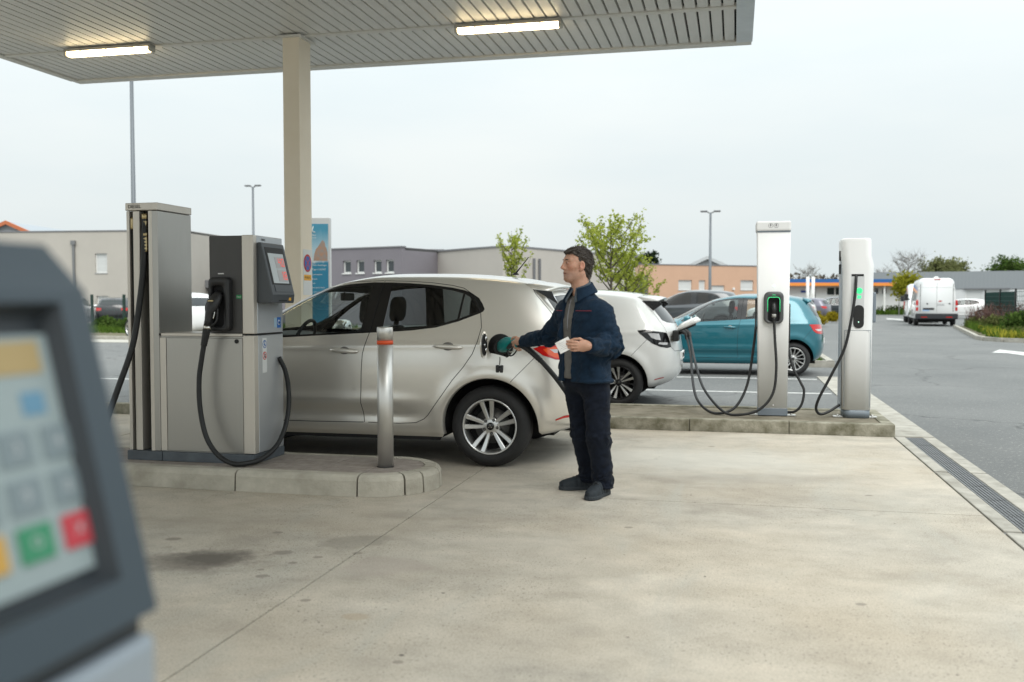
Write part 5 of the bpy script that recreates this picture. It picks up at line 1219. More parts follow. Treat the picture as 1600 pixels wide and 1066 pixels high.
# joints
NECK = A3(-1.026, 6.545, 1.385); PEL = A3(-1.000, 6.522, .775)
SHL, ELL, WRL = A3(-.880, 6.440, 1.240), A3(-.800, 6.425, 1.030), A3(-.928, 6.195, 1.036)
SHR, ELR, WRR = A3(-1.150, 6.650, 1.262), A3(-1.312, 6.815, 1.070), A3(-1.545, 7.000, 1.026)
HPL, KNL, ANL = A3(-.922, 6.470, .775), A3(-.895, 6.435, .410), A3(-.872, 6.492, .085)
HPR, KNR, ANR = A3(-1.062, 6.585, .775), A3(-1.030, 6.600, .410), A3(-.985, 6.682, .085)
def tor_frame(p):
    t = np.clip((p[:, 2] - PEL[2]) / (NECK[2] - PEL[2]), -.3, 1.2); c = PEL + (NECK - PEL) * t[:, None]; q = p - c; return q @ UD, q @ FD_
ZT = np.array([.60, .70, .77, .88, 1.0, 1.12, 1.22, 1.29, 1.34, 1.375, 1.41]); AT = np.array([.210, .210, .207, .198, .192, .200, .200, .178, .135, .085, .06]); BT = np.array([.152, .152, .149, .140, .136, .140, .132, .114, .095, .075, .055])
_zz = np.linspace(.5, 1.5, 400); _AT = gsm(np.interp(_zz, ZT, AT), 6); _BT = gsm(np.interp(_zz, ZT, BT), 6)
def torso(p, sh=0.0, e=2.4):
    u, w_ = tor_frame(p); a = np.interp(p[:, 2], _zz, _AT) - sh; b = np.interp(p[:, 2], _zz, _BT) - sh; a = np.maximum(a, .02); b = np.maximum(b, .02)
    k = (np.abs(u / a) ** e + np.abs(w_ / b) ** e) ** (1 / e); return smax((k - 1) * np.minimum(a, b) * .95, p[:, 2] - 1.40, .01)
def along(p, a, b):
    ba = b - a; L_ = np.linalg.norm(ba); return ((p - a) @ (ba / L_)) / L_
def sleeve(p, S, E_, W_, r, seed):
    d1 = rc(p, S, E_, r[0], r[1]); d2 = rc(p, E_, W_, r[1], r[2]); d = smin(d1, d2, .035)
    s1 = along(p, S, E_) * np.linalg.norm(E_ - S); s2 = along(p, E_, W_) * np.linalg.norm(W_ - E_)
    L1 = np.linalg.norm(E_ - S); wv = vnoise(p * 13 + seed) * 5 + vnoise(p * 31 + seed) * 1.2
    fold = np.sin(s1 * 88 + wv) * np.exp(-((s1 - L1) / .10) ** 2) * (d1 < d2 + .03) + np.sin(s2 * 84 + wv + 1) * (np.exp(-((s2) / .10) ** 2) + .35) * (d2 < d1 + .03)
    d = d + .0042 * fold + .007 * vnoise(p * 9 + seed) - .010 * ridged(p * A3(7, 7, 11) + seed * 2)
    ax = (W_ - E_) / np.linalg.norm(W_ - E_); return smax(d, (p - W_) @ ax - .004, .008)
def collar(p, c, grow, th, fr):
    q = p - c; u, w_ = q @ UD, q @ FD_ - .012; a = np.degrees(np.arctan2(np.abs(u), w_)); rho = np.hypot(u, w_ * 1.06)
    z = q[:, 2] + .026 * np.cos(np.radians(a)) - .004; rr = np.interp(z, [-.08, -.03, .0, .03, .05], [.140, .120, .103, .083, .074]) + grow
    lowz = np.interp(a, [0, 30, 55, 80, 180], [-.062, -.058, -.030, -.016, -.020]); d = (np.abs(rho - rr) - th) * .8
    d = smax(d, np.maximum(lowz - z, z - .048), .006); return smax(d, (fr + np.interp(z, [-.06, .05], [14, 0]) - a) * .0018, .004)
def f_jacket(p):
    d = torso(p); zc = p[:, 2]; u, w_ = tor_frame(p)
    d = d + .009 * vnoise(np.stack([u * 6, w_ * 6, zc * 3.5], 1)) - .011 * ridged(np.stack([u * 7 + zc * 2, w_ * 7, zc * 4.2], 1) + 5) - .005 * ridged(np.stack([u * 15 - zc * 5, w_ * 15, zc * 9], 1) + 2)
    d = d - .006 * np.exp(-((zc - .790) / .010) ** 2)
    d = smin(d, sleeve(p, SHL, ELL, WRL, (.080, .066, .052), 3.1), .075); d = smin(d, sleeve(p, SHR, ELR, WRR, (.078, .063, .048), 7.7), .06)
    d = smax(d, .775 + .010 * vnoise(p * 5) - zc, .008)
    # front opening (a straight gap that widens to the collar) cut right through the front
    hw = np.interp(zc, [.77, 1.05, 1.28, 1.36, 1.42], [.044, .047, .052, .060, .07]); uc = np.interp(zc, [.72, 1.2, 1.36], [-.034, -.030, -.016])
    gap = np.maximum(np.abs(u - uc) - hw, .02 - w_); d = smax(d, -gap, .006)
    d = smin(d, collar(p, NECK, .0, .007, 24), .010)
    return d
def f_shirt(p):
    d = torso(p, .016); u, w_ = tor_frame(p); d = d + .006 * vnoise(p * 14) ; d = smax(d, .80 - p[:, 2], .01)
    return d
jk = sdf_obj('jacket', f_jacket, (-1.66, 6.10, .69), (-.66, 7.08, 1.47), .0062, M_jacket, man, MO)
st_ = sdf_obj('sweater', f_shirt, (-1.28, 6.28, .72), (-.70, 6.80, 1.42), .008, M_shirt, man, MO)
def f_col(p): return collar(p, NECK + ZD * .010, -.016, .0055, 10)
sdf_obj('shirt_collar', f_col, (-1.17, 6.40, 1.26), (-.88, 6.68, 1.47), .0045, M_shcol, man, MO)
# zip, piping and pocket flaps lie on the cloth
def march(f, o, d, n=60):
    p = A3(*o)[None]; d = A3(*d)
    for _ in range(n): p = p + d * np.clip(f(p), -.02, .02)[:, None] * .8
    return p[0]
def onj(u, z, f=f_jacket, back=.0):   # a point on the front of the jacket at side offset u, height z
    t = (z - PEL[2]) / (NECK[2] - PEL[2]); c = PEL + (NECK - PEL) * t; return march(f, c + UD * u + FD_ * .30, -FD_)
LM = Loc(man)
m = MB(); m.tube([onj(u, 1.262 + .02 * (u < 0)) + FD_ * .001 for u in np.linspace(.05, .185, 12)], .0032, 6); LM(m, 'piping', M_pipe)
m = MB(); m.tube([onj(u, 1.262) + FD_ * .001 for u in np.linspace(-.175, -.075, 10)], .0032, 6); LM(m, 'piping', M_pipe)
for ua, ub, za, zb in ((.075, .165, 1.238, 1.188), (-.165, -.085, 1.238, 1.188)):
    m = MB(); rows = []
    us = np.linspace(ua, ub, 9)
    for z_, h_ in ((za, .002), (za - .01, .006), (zb + .012, .007), (zb, .004)):
        rows.append([tuple(onj(u, z_ - (0 if 0 < i < 8 or z_ != zb else -.008)) + FD_ * h_) for i, u in enumerate(us)])
    m.loft(rows, closed=False, cap=False); LM(m, 'pocket_flap', M_jacket)
m = MB(); m.tube([onj(-.030, z_, f_shirt) + FD_ * .001 for z_ in np.linspace(1.13, 1.345, 14)], .0045, 6); LM(m, 'zip', mat('zip_metal', (.25, .25, .26), .4, metal=.8))
m = MB(); rows = [[tuple(onj(u, z_) + FD_ * .003) for u in (uu - .0, uu + .012)] for z_ in np.linspace(.75, 1.30, 22) for uu in (.018,)]
# trousers
def leg(p, H_, K_, A_0, seed, r=(.100, .079, .071)):
    d1 = rc(p, H_, K_, r[0], r[1]); d2 = rc(p, K_, A_0 + ZD * -.02, r[1], r[2]); d = smin(d1, d2, .04); z = p[:, 2]
    wv = vnoise(p * 8 + seed) * 6 + vnoise(p * 22 + seed) * 1.5
    d = d - .009 * ridged(p * A3(7, 7, 6) + seed) + .0050 * np.sin(z * 95 + wv * 1.6) * np.exp(-((z - .10) / .09) ** 2) + .0032 * np.sin(z * 70 + wv * 1.6) * np.exp(-((z - .42) / .09) ** 2) + .008 * vnoise(p * 9 + seed) + .0015 * np.sin(z * 50 + wv * 1.5) * np.exp(-((z - .66) / .1) ** 2)
    return smax(d, .052 + .008 * vnoise(p * 12 + seed) - z, .008)
def f_trous(p):
    d = smin(leg(p, HPL, KNL, ANL, 1.3), leg(p, HPR, KNR, ANR, 9.2), .022); return smin(d, el(p, (-1.0, 6.522, .78), (.160, .122, .09), np.stack([UD, FD_, ZD], 1)), .05)
sdf_obj('trousers', f_trous, (-1.26, 6.26, .02), (-.70, 6.84, .90), .0068, M_trous, man, MO)
# shoes
def foot(hx, hy, tx, ty, nm):
    h0, t0 = A3(hx, hy, 0), A3(tx, ty, 0); L_ = np.linalg.norm(t0 - h0); X = (t0 - h0) / L_; Y = A3(-X[1], X[0], 0); Mx = np.stack([X, Y, ZD], 1)
    def loc(p): return (p - h0) @ Mx
    def fs(p):
        q = loc(p); x = q[:, 0] / L_
        hw = np.interp(x, [0, .06, .25, .5, .72, .88, .97, 1.0], [.022, .034, .036, .040, .048, .042, .026, .012]); top = np.interp(x, [0, .08, .2, .32, .45, .62, .8, .92, 1], [.085, .105, .115, .110, .090, .072, .058, .048, .035])
        k = np.maximum(np.abs(q[:, 1]) / hw, 0); zc = np.clip((q[:, 2] - .02) / top, -1, 2); d = (np.sqrt(k ** 2.6 + np.abs(zc) ** 2.6 + 1e-9) - 1) * .026
        d = smin(d, rc(q, (.055, 0, .06), (.05, 0, .14), .042, .044), .03); d = np.maximum(d, np.maximum(-q[:, 0], q[:, 0] - L_) * .8); d = d + .0025 * np.sin(q[:, 0] * 160) * np.exp(-((q[:, 0] - .13) / .05) ** 2)
        return smax(d, .020 - q[:, 2], .004)
    lo = np.minimum(h0, t0) - .08; hi = np.maximum(h0, t0) + .08
    so = sdf_obj('shoe', fs, (lo[0], lo[1], .0), (hi[0], hi[1], .18), .0045, M_shoe, man, MO)
    def sole(p):
        q = loc(p); x = q[:, 0] / L_; hw = np.interp(x, [0, .06, .25, .5, .72, .88, .97, 1.0], [.024, .037, .040, .042, .052, .046, .030, .014]) + .001
        d = np.maximum(np.abs(q[:, 1]) - hw, np.maximum(-q[:, 0] - .003, q[:, 0] - L_ - .004)); return smax(d, np.maximum(q[:, 2] - .027, .0015 - q[:, 2]), .004)
    sl_ = sdf_obj('sole', sole, (lo[0], lo[1], -.01), (hi[0], hi[1], .05), .0045, M_sole, None, MO); sl_.parent = so
    m = MB()
    for k in range(4):
        x0_ = .115 + .024 * k; z0_ = float(np.interp(x0_ / L_, [0, .08, .2, .32, .45, .62, .8], [.085, .105, .115, .110, .090, .072, .058])) + .022
        m.tube([tuple(h0 + Mx @ A3(x0_ + .006, -.022, z0_ - .012)), tuple(h0 + Mx @ A3(x0_, 0, z0_ + .001)), tuple(h0 + Mx @ A3(x0_ + .006, .022, z0_ - .012))], .0028, 6)
    lc = h0 + Mx @ A3(.105, 0, .137)
    for s in (-1, 1): m.tube(spline([tuple(lc), tuple(lc + Mx @ A3(.018, s * .03, .012)), tuple(lc + Mx @ A3(.035, s * .035, -.012)), tuple(lc + Mx @ A3(.012, s * .008, .0))], 4), .0024, 6)
    m.v = [tuple(np.array(q_) - A3(*MO)) for q_ in m.v]; m.build('lace', M_blk, so)
foot(-.852, 6.556, -.944, 6.285, 'L'); foot(-.925, 6.712, -1.196, 6.612, 'R')
# head, neck, hands, covered limbs: one continuous skin mesh
HC = A3(-1.064, 6.520, 1.573); ha = R(180 + 33); HX = A3(math.cos(ha), math.sin(ha), .03); HX /= np.linalg.norm(HX); HY = np.cross(ZD, HX); HY /= np.linalg.norm(HY); HZ = np.cross(HX, HY); HM = np.stack([HX, HY, HZ], 1)
def hl(p): return (p - HC) @ HM
def f_head(p):
    q = hl(p); qs = q * A3(1, 1, 1); y = np.abs(q[:, 1]); s = q.copy(); s[:, 1] = y
    d = el(q, (-.012, 0, .030), (.098, .076, .086))
    d = smin(d, el(q, (.030, 0, -.035), (.060, .058, .080)), .030)
    d = smin(d, rc(s, (.064, .0, -.094), (.060, .016, -.094), .022, .020), .025); d = smin(d, rc(s, (-.010, .048, -.055), (.050, .022, -.092), .018, .016), .03)
    d = smin(d, el(s, (.048, .044, -.012), (.026, .022, .020)), .02)
    d = smin(d, rc(s, (.078, .0, .036), (.064, .042, .034), .014, .012), .016)
    d = smax(d, -el(s, (.094, .031, .012), (.018, .017, .012)), .012)
    d = smin(d, rc(s, (.085, 0, .024), (.1055, 0, -.020), .0075, .0105), .014); d = smin(d, el(s, (.094, .0115, -.026), (.013, .0075, .008)), .010)
    d = smin(d, rc(s, (.086, .0, -.052), (.076, .020, -.056), .0085, .005), .010); d = smin(d, rc(s, (.083, .0, -.069), (.075, .016, -.067), .009, .006), .010)
    d = smax(d, -rc(s, (.094, 0, -.0605), (.080, .022, -.0625), .0022, .0018), .004)
    d = smin(d, el(s, (.074, .0295, .010), (.013, .014, .0115)), .003)
    e = el(s, (-.010, .078, -.006), (.019, .010, .030)); e = smax(e, -el(s, (-.005, .088, -.002), (.011, .009, .019)), .004); e = smin(e, el(s, (.0, .074, -.034), (.010, .007, .010)), .008); d = smin(d, e, .006)
    d = smin(d, rc(p, HC + HM @ A3(-.022, 0, -.075), NECK + A3(.0, .0, -.03), .060, .066), .030)
    return d + .0012 * vnoise(p * 60)
def fingers(p, d, L):
    for ch, r0 in L:
        for a, b, k in zip(ch[:-1], ch[1:], range(9)): d = smin(d, rc(p, a, b, r0 * (1 - .08 * k), r0 * (.92 - .08 * k)), .004)
    return d
# left hand: back of the hand to the viewer, fingers closed round a paper slip
def hand(W_, X, Y, spec, palm=(.045, .038, .016)):
    """W_ wrist, X towards the fingers, Y towards the thumb; returns palm frame and finger chains in world space"""
    X = X / np.linalg.norm(X); Y = Y - X * (Y @ X); Y /= np.linalg.norm(Y); Z = np.cross(X, Y); Mx = np.stack([X, Y, Z], 1)
    g = lambda a: W_ + Mx @ A3(*a); return Mx, g, [([g(q) for q in ch], r) for ch, r in spec]
LX = A3(-.90, -.36, -.02); LY = A3(.05, -.10, 1.0)
spL = [([(.088, .026, 0), (.118, .029, .010), (.136, .030, .026), (.148, .029, .040)], .0094), ([(.092, .009, 0), (.126, .010, .011), (.144, .011, .028), (.155, .011, .043)], .0098), ([(.088, -.009, 0), (.120, -.010, .010), (.137, -.010, .026), (.147, -.009, .040)], .0092), ([(.080, -.026, 0), (.104, -.029, .009), (.118, -.029, .022), (.126, -.028, .034)], .0080),
       ([(.030, .024, .008), (.066, .044, .026), (.098, .040, .040), (.122, .032, .046)], .0105)]
LMx, Lg, LF = hand(WRL + A3(.010, .004, 0), LX, LY, spL)
# right hand round the nozzle grip
NT = A3(-1.800, 7.335, .968); NE = A3(-1.585, 7.030, 1.004); ND = (NE - NT) / np.linalg.norm(NE - NT)
RX = A3(-.80, .42, -.30); RY = A3(-.05, -.25, 1.0)
spR = [([(.082, .024, .004), (.112, .020, .022), (.116, .004, .046), (.100, -.010, .056)], .0094), ([(.086, .006, .004), (.116, -.002, .022), (.118, -.020, .044), (.100, -.030, .054)], .0098), ([(.082, -.012, .004), (.108, -.024, .020), (.108, -.040, .040), (.092, -.046, .050)], .0092), ([(.074, -.028, .004), (.094, -.042, .016), (.094, -.054, .032), (.080, -.058, .042)], .0082),
       ([(.026, .026, .006), (.058, .046, .020), (.092, .050, .030), (.118, .044, .036)], .0108)]
RMx, Rg, RF = hand(WRR + A3(-.004, .003, 0), RX, RY, spR)
def f_hand(W_, Mx, g, FL):
    def f(p):
        dh = rc(p, W_, g((.03, 0, 0)), .026, .026); dh = smin(dh, el(p, g((.052, 0, .002)), (.046, .038, .016), Mx), .018); dh = smin(dh, el(p, g((.036, .022, .008)), (.026, .016, .014), Mx), .012)
        return fingers(p, dh, FL)
    return f
def f_body(p):
    dt = torso(p, .05); d = smax(dt, .80 - p[:, 2], .02)
    for S, E_, W_ in ((SHL, ELL, WRL), (SHR, ELR, WRR)): d = smin(d, smin(rc(p, S, E_, .052, .042), rc(p, E_, W_, .042, .028), .02), .03)
    for H_, K_, A_0 in ((HPL, KNL, ANL), (HPR, KNR, ANR)): d = smin(d, smin(rc(p, H_, K_, .074, .050), rc(p, K_, A_0, .050, .036), .02), .03)
    d = smin(d, el(p, (-1.0, 6.522, .80), (.125, .095, .10), np.stack([UD, FD_, ZD], 1)), .04)
    d = local(d, p, HC - A3(0, 0, .09), .30, f_head, .03)
    for W_, Mx, g, FL in ((WRL, LMx, Lg, LF), (WRR, RMx, Rg, RF)): d = local(d, p, g((.07, 0, .01)), .22, f_hand(W_, Mx, g, FL), .01)
    return d
def body_tint(V):
    q = hl(V); y = np.abs(q[:, 1]); g = lambda c, r: np.exp(-(((q[:, 0] - c[0]) / r[0]) ** 2 + ((y - c[1]) / r[1]) ** 2 + ((q[:, 2] - c[2]) / r[2]) ** 2)); c = np.ones((len(V), 3))
    st = np.clip(g((.055, .03, -.075), (.06, .045, .032)) * 1.1, 0, 1)[:, None]; c = c * (1 - st * A3(.26, .22, .16))      # stubble
    rd = np.clip(g((.065, .045, -.02), (.03, .025, .025)) + g((.108, 0, -.022), (.016, .016, .014)) + g((-.01, .085, -.01), (.03, .02, .04)), 0, 1)[:, None]; c = c * (1 + rd * A3(.06, -.12, -.14))
    lp = np.clip(g((.088, 0, -.0605), (.016, .020, .0085)), 0, 1)[:, None]; c = c * (1 - lp * A3(.22, .42, .40))
    ey = np.clip(g((.084, .031, .012), (.02, .022, .013)), 0, 1)[:, None]; c = c * (1 - ey * A3(.14, .2, .2)); return c
sdf_obj('body', f_body, (-1.76, 6.02, .03), (-.72, 7.16, 1.73), .0048, M_skin, man, MO, relax=2, tint=body_tint)
def f_hair(p):
    q = hl(p); y = np.abs(q[:, 1])
    fl = q[:, 0] * -.8 + q[:, 2] * -.55; pf = q[:, 0] * -.55 + q[:, 2] * .8; st = vnoise(np.stack([fl * 9, pf * 75, q[:, 1] * 75], 1) + 3) * .0085 + vnoise(np.stack([fl * 5, pf * 26, q[:, 1] * 26], 1) + 8) * .007
    d = smin(el(q, (-.016, 0, .038), (.103, .082, .091)), el(q, (-.052, 0, -.045), (.052, .058, .075)), .03) + st * .8
    # hairline: forehead and temples stay clear, sideburn in front of the ear, nape behind
    fr = np.interp(q[:, 2], [-.12, -.07, -.03, .0, .03, .055, .075, .10, .13], [-.070, -.050, -.026, .002, .012, .020, .050, .085, .12]); fr = fr + .010 * vnoise(q * 30 + 2) - np.where(q[:, 2] > .07, .25 * y, 0)
    d = smax(d, q[:, 0] - fr, .006)
    ear = el(np.stack([q[:, 0], y, q[:, 2]], 1), (-.004, .082, -.008), (.026, .03, .034)); d = smax(d, -ear, .004)
    d = smax(d, (-.112 - q[:, 2]), .006)
    d = smin(d, el(q, (.012, 0, .082), (.070, .062, .036)) + st, .014)
    for k in range(9):
        a = -.05 + .0125 * k; d = smin(d, rc(q, (.035, a, .104), (.072 + .006 * (k % 3), a * 1.02, .088 - .005 * (k % 2)), .011, .004), .010)
    return d
hair = sdf_obj('hair', f_hair, (HC - .16), (HC + .16), .0034, M_hair, man, MO)
# loose strands combed back over the hair
rs_ = random.Random(5); hm = hair.data; sb = MB(); nv_ = len(hm.vertices)
for _ in range(2400):
    v_ = hm.vertices[rs_.randrange(nv_)]; p_ = np.array(v_.co) + A3(*MO); n_ = np.array(v_.normal); q_ = HM.T @ (p_ - HC)
    if f_head(p_[None])[0] < .002: continue
    fl_ = HM @ A3(-.85, .25 * np.sign(q_[1]) * (abs(q_[1]) > .03) + rs_.gauss(0, .18), -.25 - 6 * max(0, .06 - q_[2]) + rs_.gauss(0, .15)); fl_ = fl_ - n_ * (fl_ @ n_); fl_ /= np.linalg.norm(fl_) + 1e-9; l_ = rs_.uniform(.018, .040); h_ = rs_.uniform(.0002, .0014)
    pts_ = [p_ + n_ * -.001, p_ + fl_ * l_ * .35 + n_ * h_, p_ + fl_ * l_ * .7 + n_ * (h_ - .0012 * (l_ / .03)), p_ + fl_ * l_ + n_ * (h_ - .004 * (l_ / .03) ** 2)]
    sb.tube([tuple(x_) for x_ in pts_], [.0008, .0010, .0008, .0002], 4, cap=False)
m_st = mat('hair_strand', (.030, .021, .015), .5); t_ = m_st.node_tree; gi_ = N(t_, 'ShaderNodeNewGeometry'); rp_ = N(t_, 'ShaderNodeValToRGB'); rp_.color_ramp.elements[0].color = (.016, .0105, .007, 1); rp_.color_ramp.elements[1].color = (.20, .18, .165, 1); rp_.color_ramp.elements[1].position = 1.0; e_ = rp_.color_ramp.elements.new(.72); e_.color = (.065, .045, .032, 1)
lk(t_, gi_.outputs['Random Per Island'], rp_.inputs[0]); lk(t_, rp_.outputs[0], t_.nodes['Principled BSDF'].inputs['Base Color'])
o_ = LM(sb, 'hair_strands', m_st, fix=False); o_['kind'] = 'stuff'
HM_m = Matrix(HM.tolist())
def hp(*a): return HC + HM @ A3(*a)
m_e = mat('eye_white', (.34, .30, .27), .25); m_i = mat('iris_dark', (.02, .014, .01), .15)
for s in (-1, 1):
    m = MB(); m.ell(hp(.0772, s * .0305, .0105), (.0105, .0105, .0062), 14, 8, HM_m); e = LM(m, 'eye', m_e)
    m = MB(); m.ell(hp(.0866, s * .0300 + .001, .0105), (.0018, .0052, .0050), 12, 8, HM_m); LM(m, 'iris', m_i)
    m = MB(); m.tube([hp(.0905, s * .014, .0300), hp(.0885, s * .028, .0345), hp(.0735, s * .047, .0320)], [.0028, .0034, .0018], 8); LM(m, 'eyebrow', M_hair)
# stubble shade and lips stay in the skin; the lips get their own thin tint
m = MB(); m.tube([hp(.0775, -.019, -.0605), hp(.0915, -.006, -.0602), hp(.0915, .006, -.0602), hp(.0775, .019, -.0605)], [.001, .0025, .0025, .001], 8); LM(m, 'lip_line', mat('lip_shade', (.16, .055, .04), .6))
# nails of the visible hand
# paper slip
pw = thing('paper_slip', 'white paper slip held in the left hand of the man', 'paper', tuple(Lg((.15, .02, .03)))); LP = Loc(pw)
pc = Lg((.150, .012, .030)); px = A3(-.80, -.30, -.42); px /= np.linalg.norm(px); py = A3(-.30, .05, .9); py = py - px * (py @ px); py /= np.linalg.norm(py); pn = np.cross(px, py)
m = MB(); rows = []
for th in (0, .0012):
    g = [[tuple(pc + px * (-.030 + .098 * i / 6) + py * (-.040 + .080 * j / 3) + pn * (.006 * math.sin(i * .9 + j * .4) + th)) for i in range(7)] for j in range(4)]
    rows.append([q for r_ in g for q in r_])
vs = rows[0] + rows[1]; fs = []
for o_ in (0, 28): fs += [(o_ + j * 7 + i, o_ + j * 7 + i + 1, o_ + (j + 1) * 7 + i + 1, o_ + (j + 1) * 7 + i) for j in range(3) for i in range(6)]
m.add(vs, fs, True); LP(m, 'sheet', M_paper)
m = MB()
for k in range(5):
    c0 = pc + px * (.0) + py * (.022 - .011 * k); 
    for sg_ in (-1, 1): m.tube([tuple(c0 + pn * sg_ * .0075 + px * (.012)), tuple(c0 + pn * sg_ * .009 + px * (.052 - .006 * (k % 3)))], .0007, 4)
LP(m, 'print_lines', mat('grey_print', (.35, .35, .36), .7))
# teal nozzle in the filler
M_tealp = mat('teal_plastic', (.0, .23, .225), .38)
noz = thing('nozzle', 'teal fuel nozzle held by the man in the open filler of the silver car', 'fuel nozzle', tuple(NT)); LN = Loc(noz)
UPN = ZD - ND * (ZD @ ND); UPN /= np.linalg.norm(UPN); SDN = np.cross(ND, UPN)
def nsec(c, ru, rs, n=16, e=2.6):
    return [tuple(A3(*c) + UPN * ru * np.sign(math.sin(a)) * abs(math.sin(a)) ** (2 / e) + SDN * rs * np.sign(math.cos(a)) * abs(math.cos(a)) ** (2 / e)) for a in np.linspace(0, 2 * math.pi, n, endpoint=False)]
ln_ = np.linalg.norm(NE - NT)
m = MB(); m.tube([NT + A3(-.01, .06, -.02), NT, NT + ND * .06], .012, 12); LN(m, 'spout', M_brake)
def npt(t, up=0): return NT + ND * (ln_ * t) + UPN * up
m = MB(); m.loft([nsec(npt(.04, .0), .026, .026), nsec(npt(.06, .0), .046, .038), nsec(npt(.20, .006), .054, .040), nsec(npt(.38, .016), .052, .038), nsec(npt(.50, .026), .040, .032), nsec(npt(.60, .032), .024, .026), nsec(npt(.72, .036), .016, .020)]); LN(m, 'nozzle_body', M_tealp)
m = MB(); m.loft([nsec(npt(.42, -.004), .024, .022), nsec(npt(.60, -.004), .020, .019), nsec(npt(.84, .0), .021, .020), nsec(npt(.93, .0), .022, .021)]); LN(m, 'grip', M_blackp)
m = MB(); m.tube(spline([npt(.36, -.03), npt(.46, -.075), npt(.66, -.078), npt(.86, -.05), npt(.92, -.015)], 6), .006, 8); LN(m, 'lever_guard', M_blackp)
m = MB(); m.tube(spline([npt(.40, -.02), npt(.52, -.048), npt(.76, -.044)], 6), .006, 8); LN(m, 'lever', M_chr)
m = MB(); m.tube([npt(.93), npt(.945), npt(.985), npt(1.0)], [.024, .0285, .0285, .024], 18); LN(m, 'swivel_ring', M_tealp)
hz = [tuple(npt(1.0)), (-1.53, 6.995, .985), (-1.455, 6.965, .935), (-1.365, 6.94, .855), (-1.265, 6.92, .745), (-1.16, 6.91, .60), (-1.07, 6.91, .42), (-1.01, 6.93, .22), (-1.00, 7.05, .06), (-1.06, 7.40, .022), (-1.20, 8.3, .022), (-1.38, 9.3, .022), (-1.8, 9.72, .022), (-2.8, 9.75, .022), (-3.9, 9.4, .022), (-4.25, 8.4, .022), (-4.1, 7.25, .03), (-3.95, 7.02, .10), (-4.0, 6.94, .30), (-4.0, 6.80, .55)]
hs = spline(hz, 8); nb_ = 22
m = MB(); bp_ = hs[:nb_]; m.tube(bp_, [.024 - .005 * k / nb_ + .0022 * (k % 2) for k in range(len(bp_))], 12); LN(m, 'bend_guard', M_black)
m = MB(); m.tube(hs[nb_ - 2:], .0185, 12); LN(m, 'hose', M_black)
# ------------------------------------------------------------ parking bays, markings, kerbs beyond the forecourt
def marking(x0, x1, y0, y1): tag(MB().box(x0, x1, y0, y1, -.02, -.0075).build('road_marking', M_line), kind='structure')
for yy in (14.42, 17.02): marking(-12.0, 1.36, yy, yy + .10)
marking(-12.0, 1.3, 21.6, 21.7)
m = MB(); m.add([(7.05, 28.6, -.0075), (6.45, 26.9, -.0075), (6.78, 26.75, -.0075), (6.95, 25.0, -.0075), (7.22, 25.0, -.0075), (7.12, 26.72, -.0075), (7.45, 26.7, -.0075)], [(0, 1, 2, 5, 6), (2, 3, 4, 5)])
tag(m.build('road_arrow', M_line, fix=False), kind='structure')
m = MB(); m.add([(11.2, 78, -.0075), (10.6, 73, -.0075), (11.0, 73, -.0075), (11.05, 68, -.0075), (11.35, 68, -.0075), (11.4, 73, -.0075), (11.8, 73, -.0075)], [(0, 1, 2, 5, 6), (2, 3, 4, 5)])
tag(m.build('road_arrow', M_line, fix=False), kind='structure')
M_soil = mat('bed_soil', (.07, .06, .035), .95, color2=(.13, .12, .06), vscale=2)
M_grs = leafmat('grass_blade', (.035, .075, .012), (.12, .19, .035), .4)
def kerbline(name, label, pts, h=.11, w_=.14, seg=1.0, m_=None):
    t = thing(name, label, 'kerb', (pts[0][0], pts[0][1], 0)); L = Loc(t); P = [A3(*p, 0) for p in pts]
    for a, b in zip(P[:-1], P[1:]):
        n = max(1, round(np.linalg.norm(b - a) / seg)); d = (b - a) / np.linalg.norm(b - a); q = A3(-d[1], d[0], 0)
        for k in range(n):
            p0 = a + (b - a) * (k / n) + d * .006; p1 = a + (b - a) * ((k + 1) / n) - d * .006
            m = MB(); m.add([tuple(p + q * s + ZD * z) for p in (p0, p1) for s in (0, w_) for z in (-.05, h)], [(0, 1, 3, 2), (4, 6, 7, 5), (0, 4, 5, 1), (2, 3, 7, 6), (1, 5, 7, 3)]); L(m, 'kerbstone', m_ or M_kerb)
    return t
def blades(polyf, n, h0, h1, name='grass', m_=None, w_=.02, z=.09, lab=None):
    V, F_ = [], []; k = 0
    while k < n:
        x, y = polyf(); h = random.uniform(h0, h1); a = random.uniform(0, 6.28); dx, dy = math.cos(a) * w_, math.sin(a) * w_; lx, ly = random.gauss(0, .3) * h, random.gauss(0, .3) * h
        V += [(x - dx, y - dy, z), (x + dx, y + dy, z), (x + lx, y + ly, z + h)]; F_.append((3 * k, 3 * k + 1, 3 * k + 2)); k += 1
    m = MB(); m.v = V; m.f = F_; m.n = len(V); m.sm = [False] * len(F_)
    return tag(m.build(name, m_ or M_grs, fix=False), kind='stuff')
# green verge in front of the parked cars on the left
tag(MB().box(-40, -17.2, 29.2, 43.2, -.05, .06).build('verge', M_soil), kind='structure')
kerbline('kerb', 'pale concrete kerb along the grass verge on the left behind the pumps', [(-40, 28.9), (-17.0, 28.9)], .12, .25)
tag(MB().box(-40, -17.0, 27.0, 28.88, -.05, .004).build('pavement', mat('pale_pavement', (.40, .385, .34), .85, var=.1, vscale=3)), kind='structure')
blades(lambda: (random.uniform(-31, -17.4), random.uniform(33, 43)), 9000, .08, .28, w_=.03, z=.05)
# grass tuft and kerb at the end of the teal car's bay
kerbline('kerb', 'short concrete kerb by the tail of the teal car', [(1.42, 20.2), (1.95, 20.2), (1.95, 24.5)], .12, .14, .6)
blades(lambda: (random.uniform(1.3, 1.8), random.uniform(20.5, 24)), 1200, .05, .2, w_=.012, z=0)

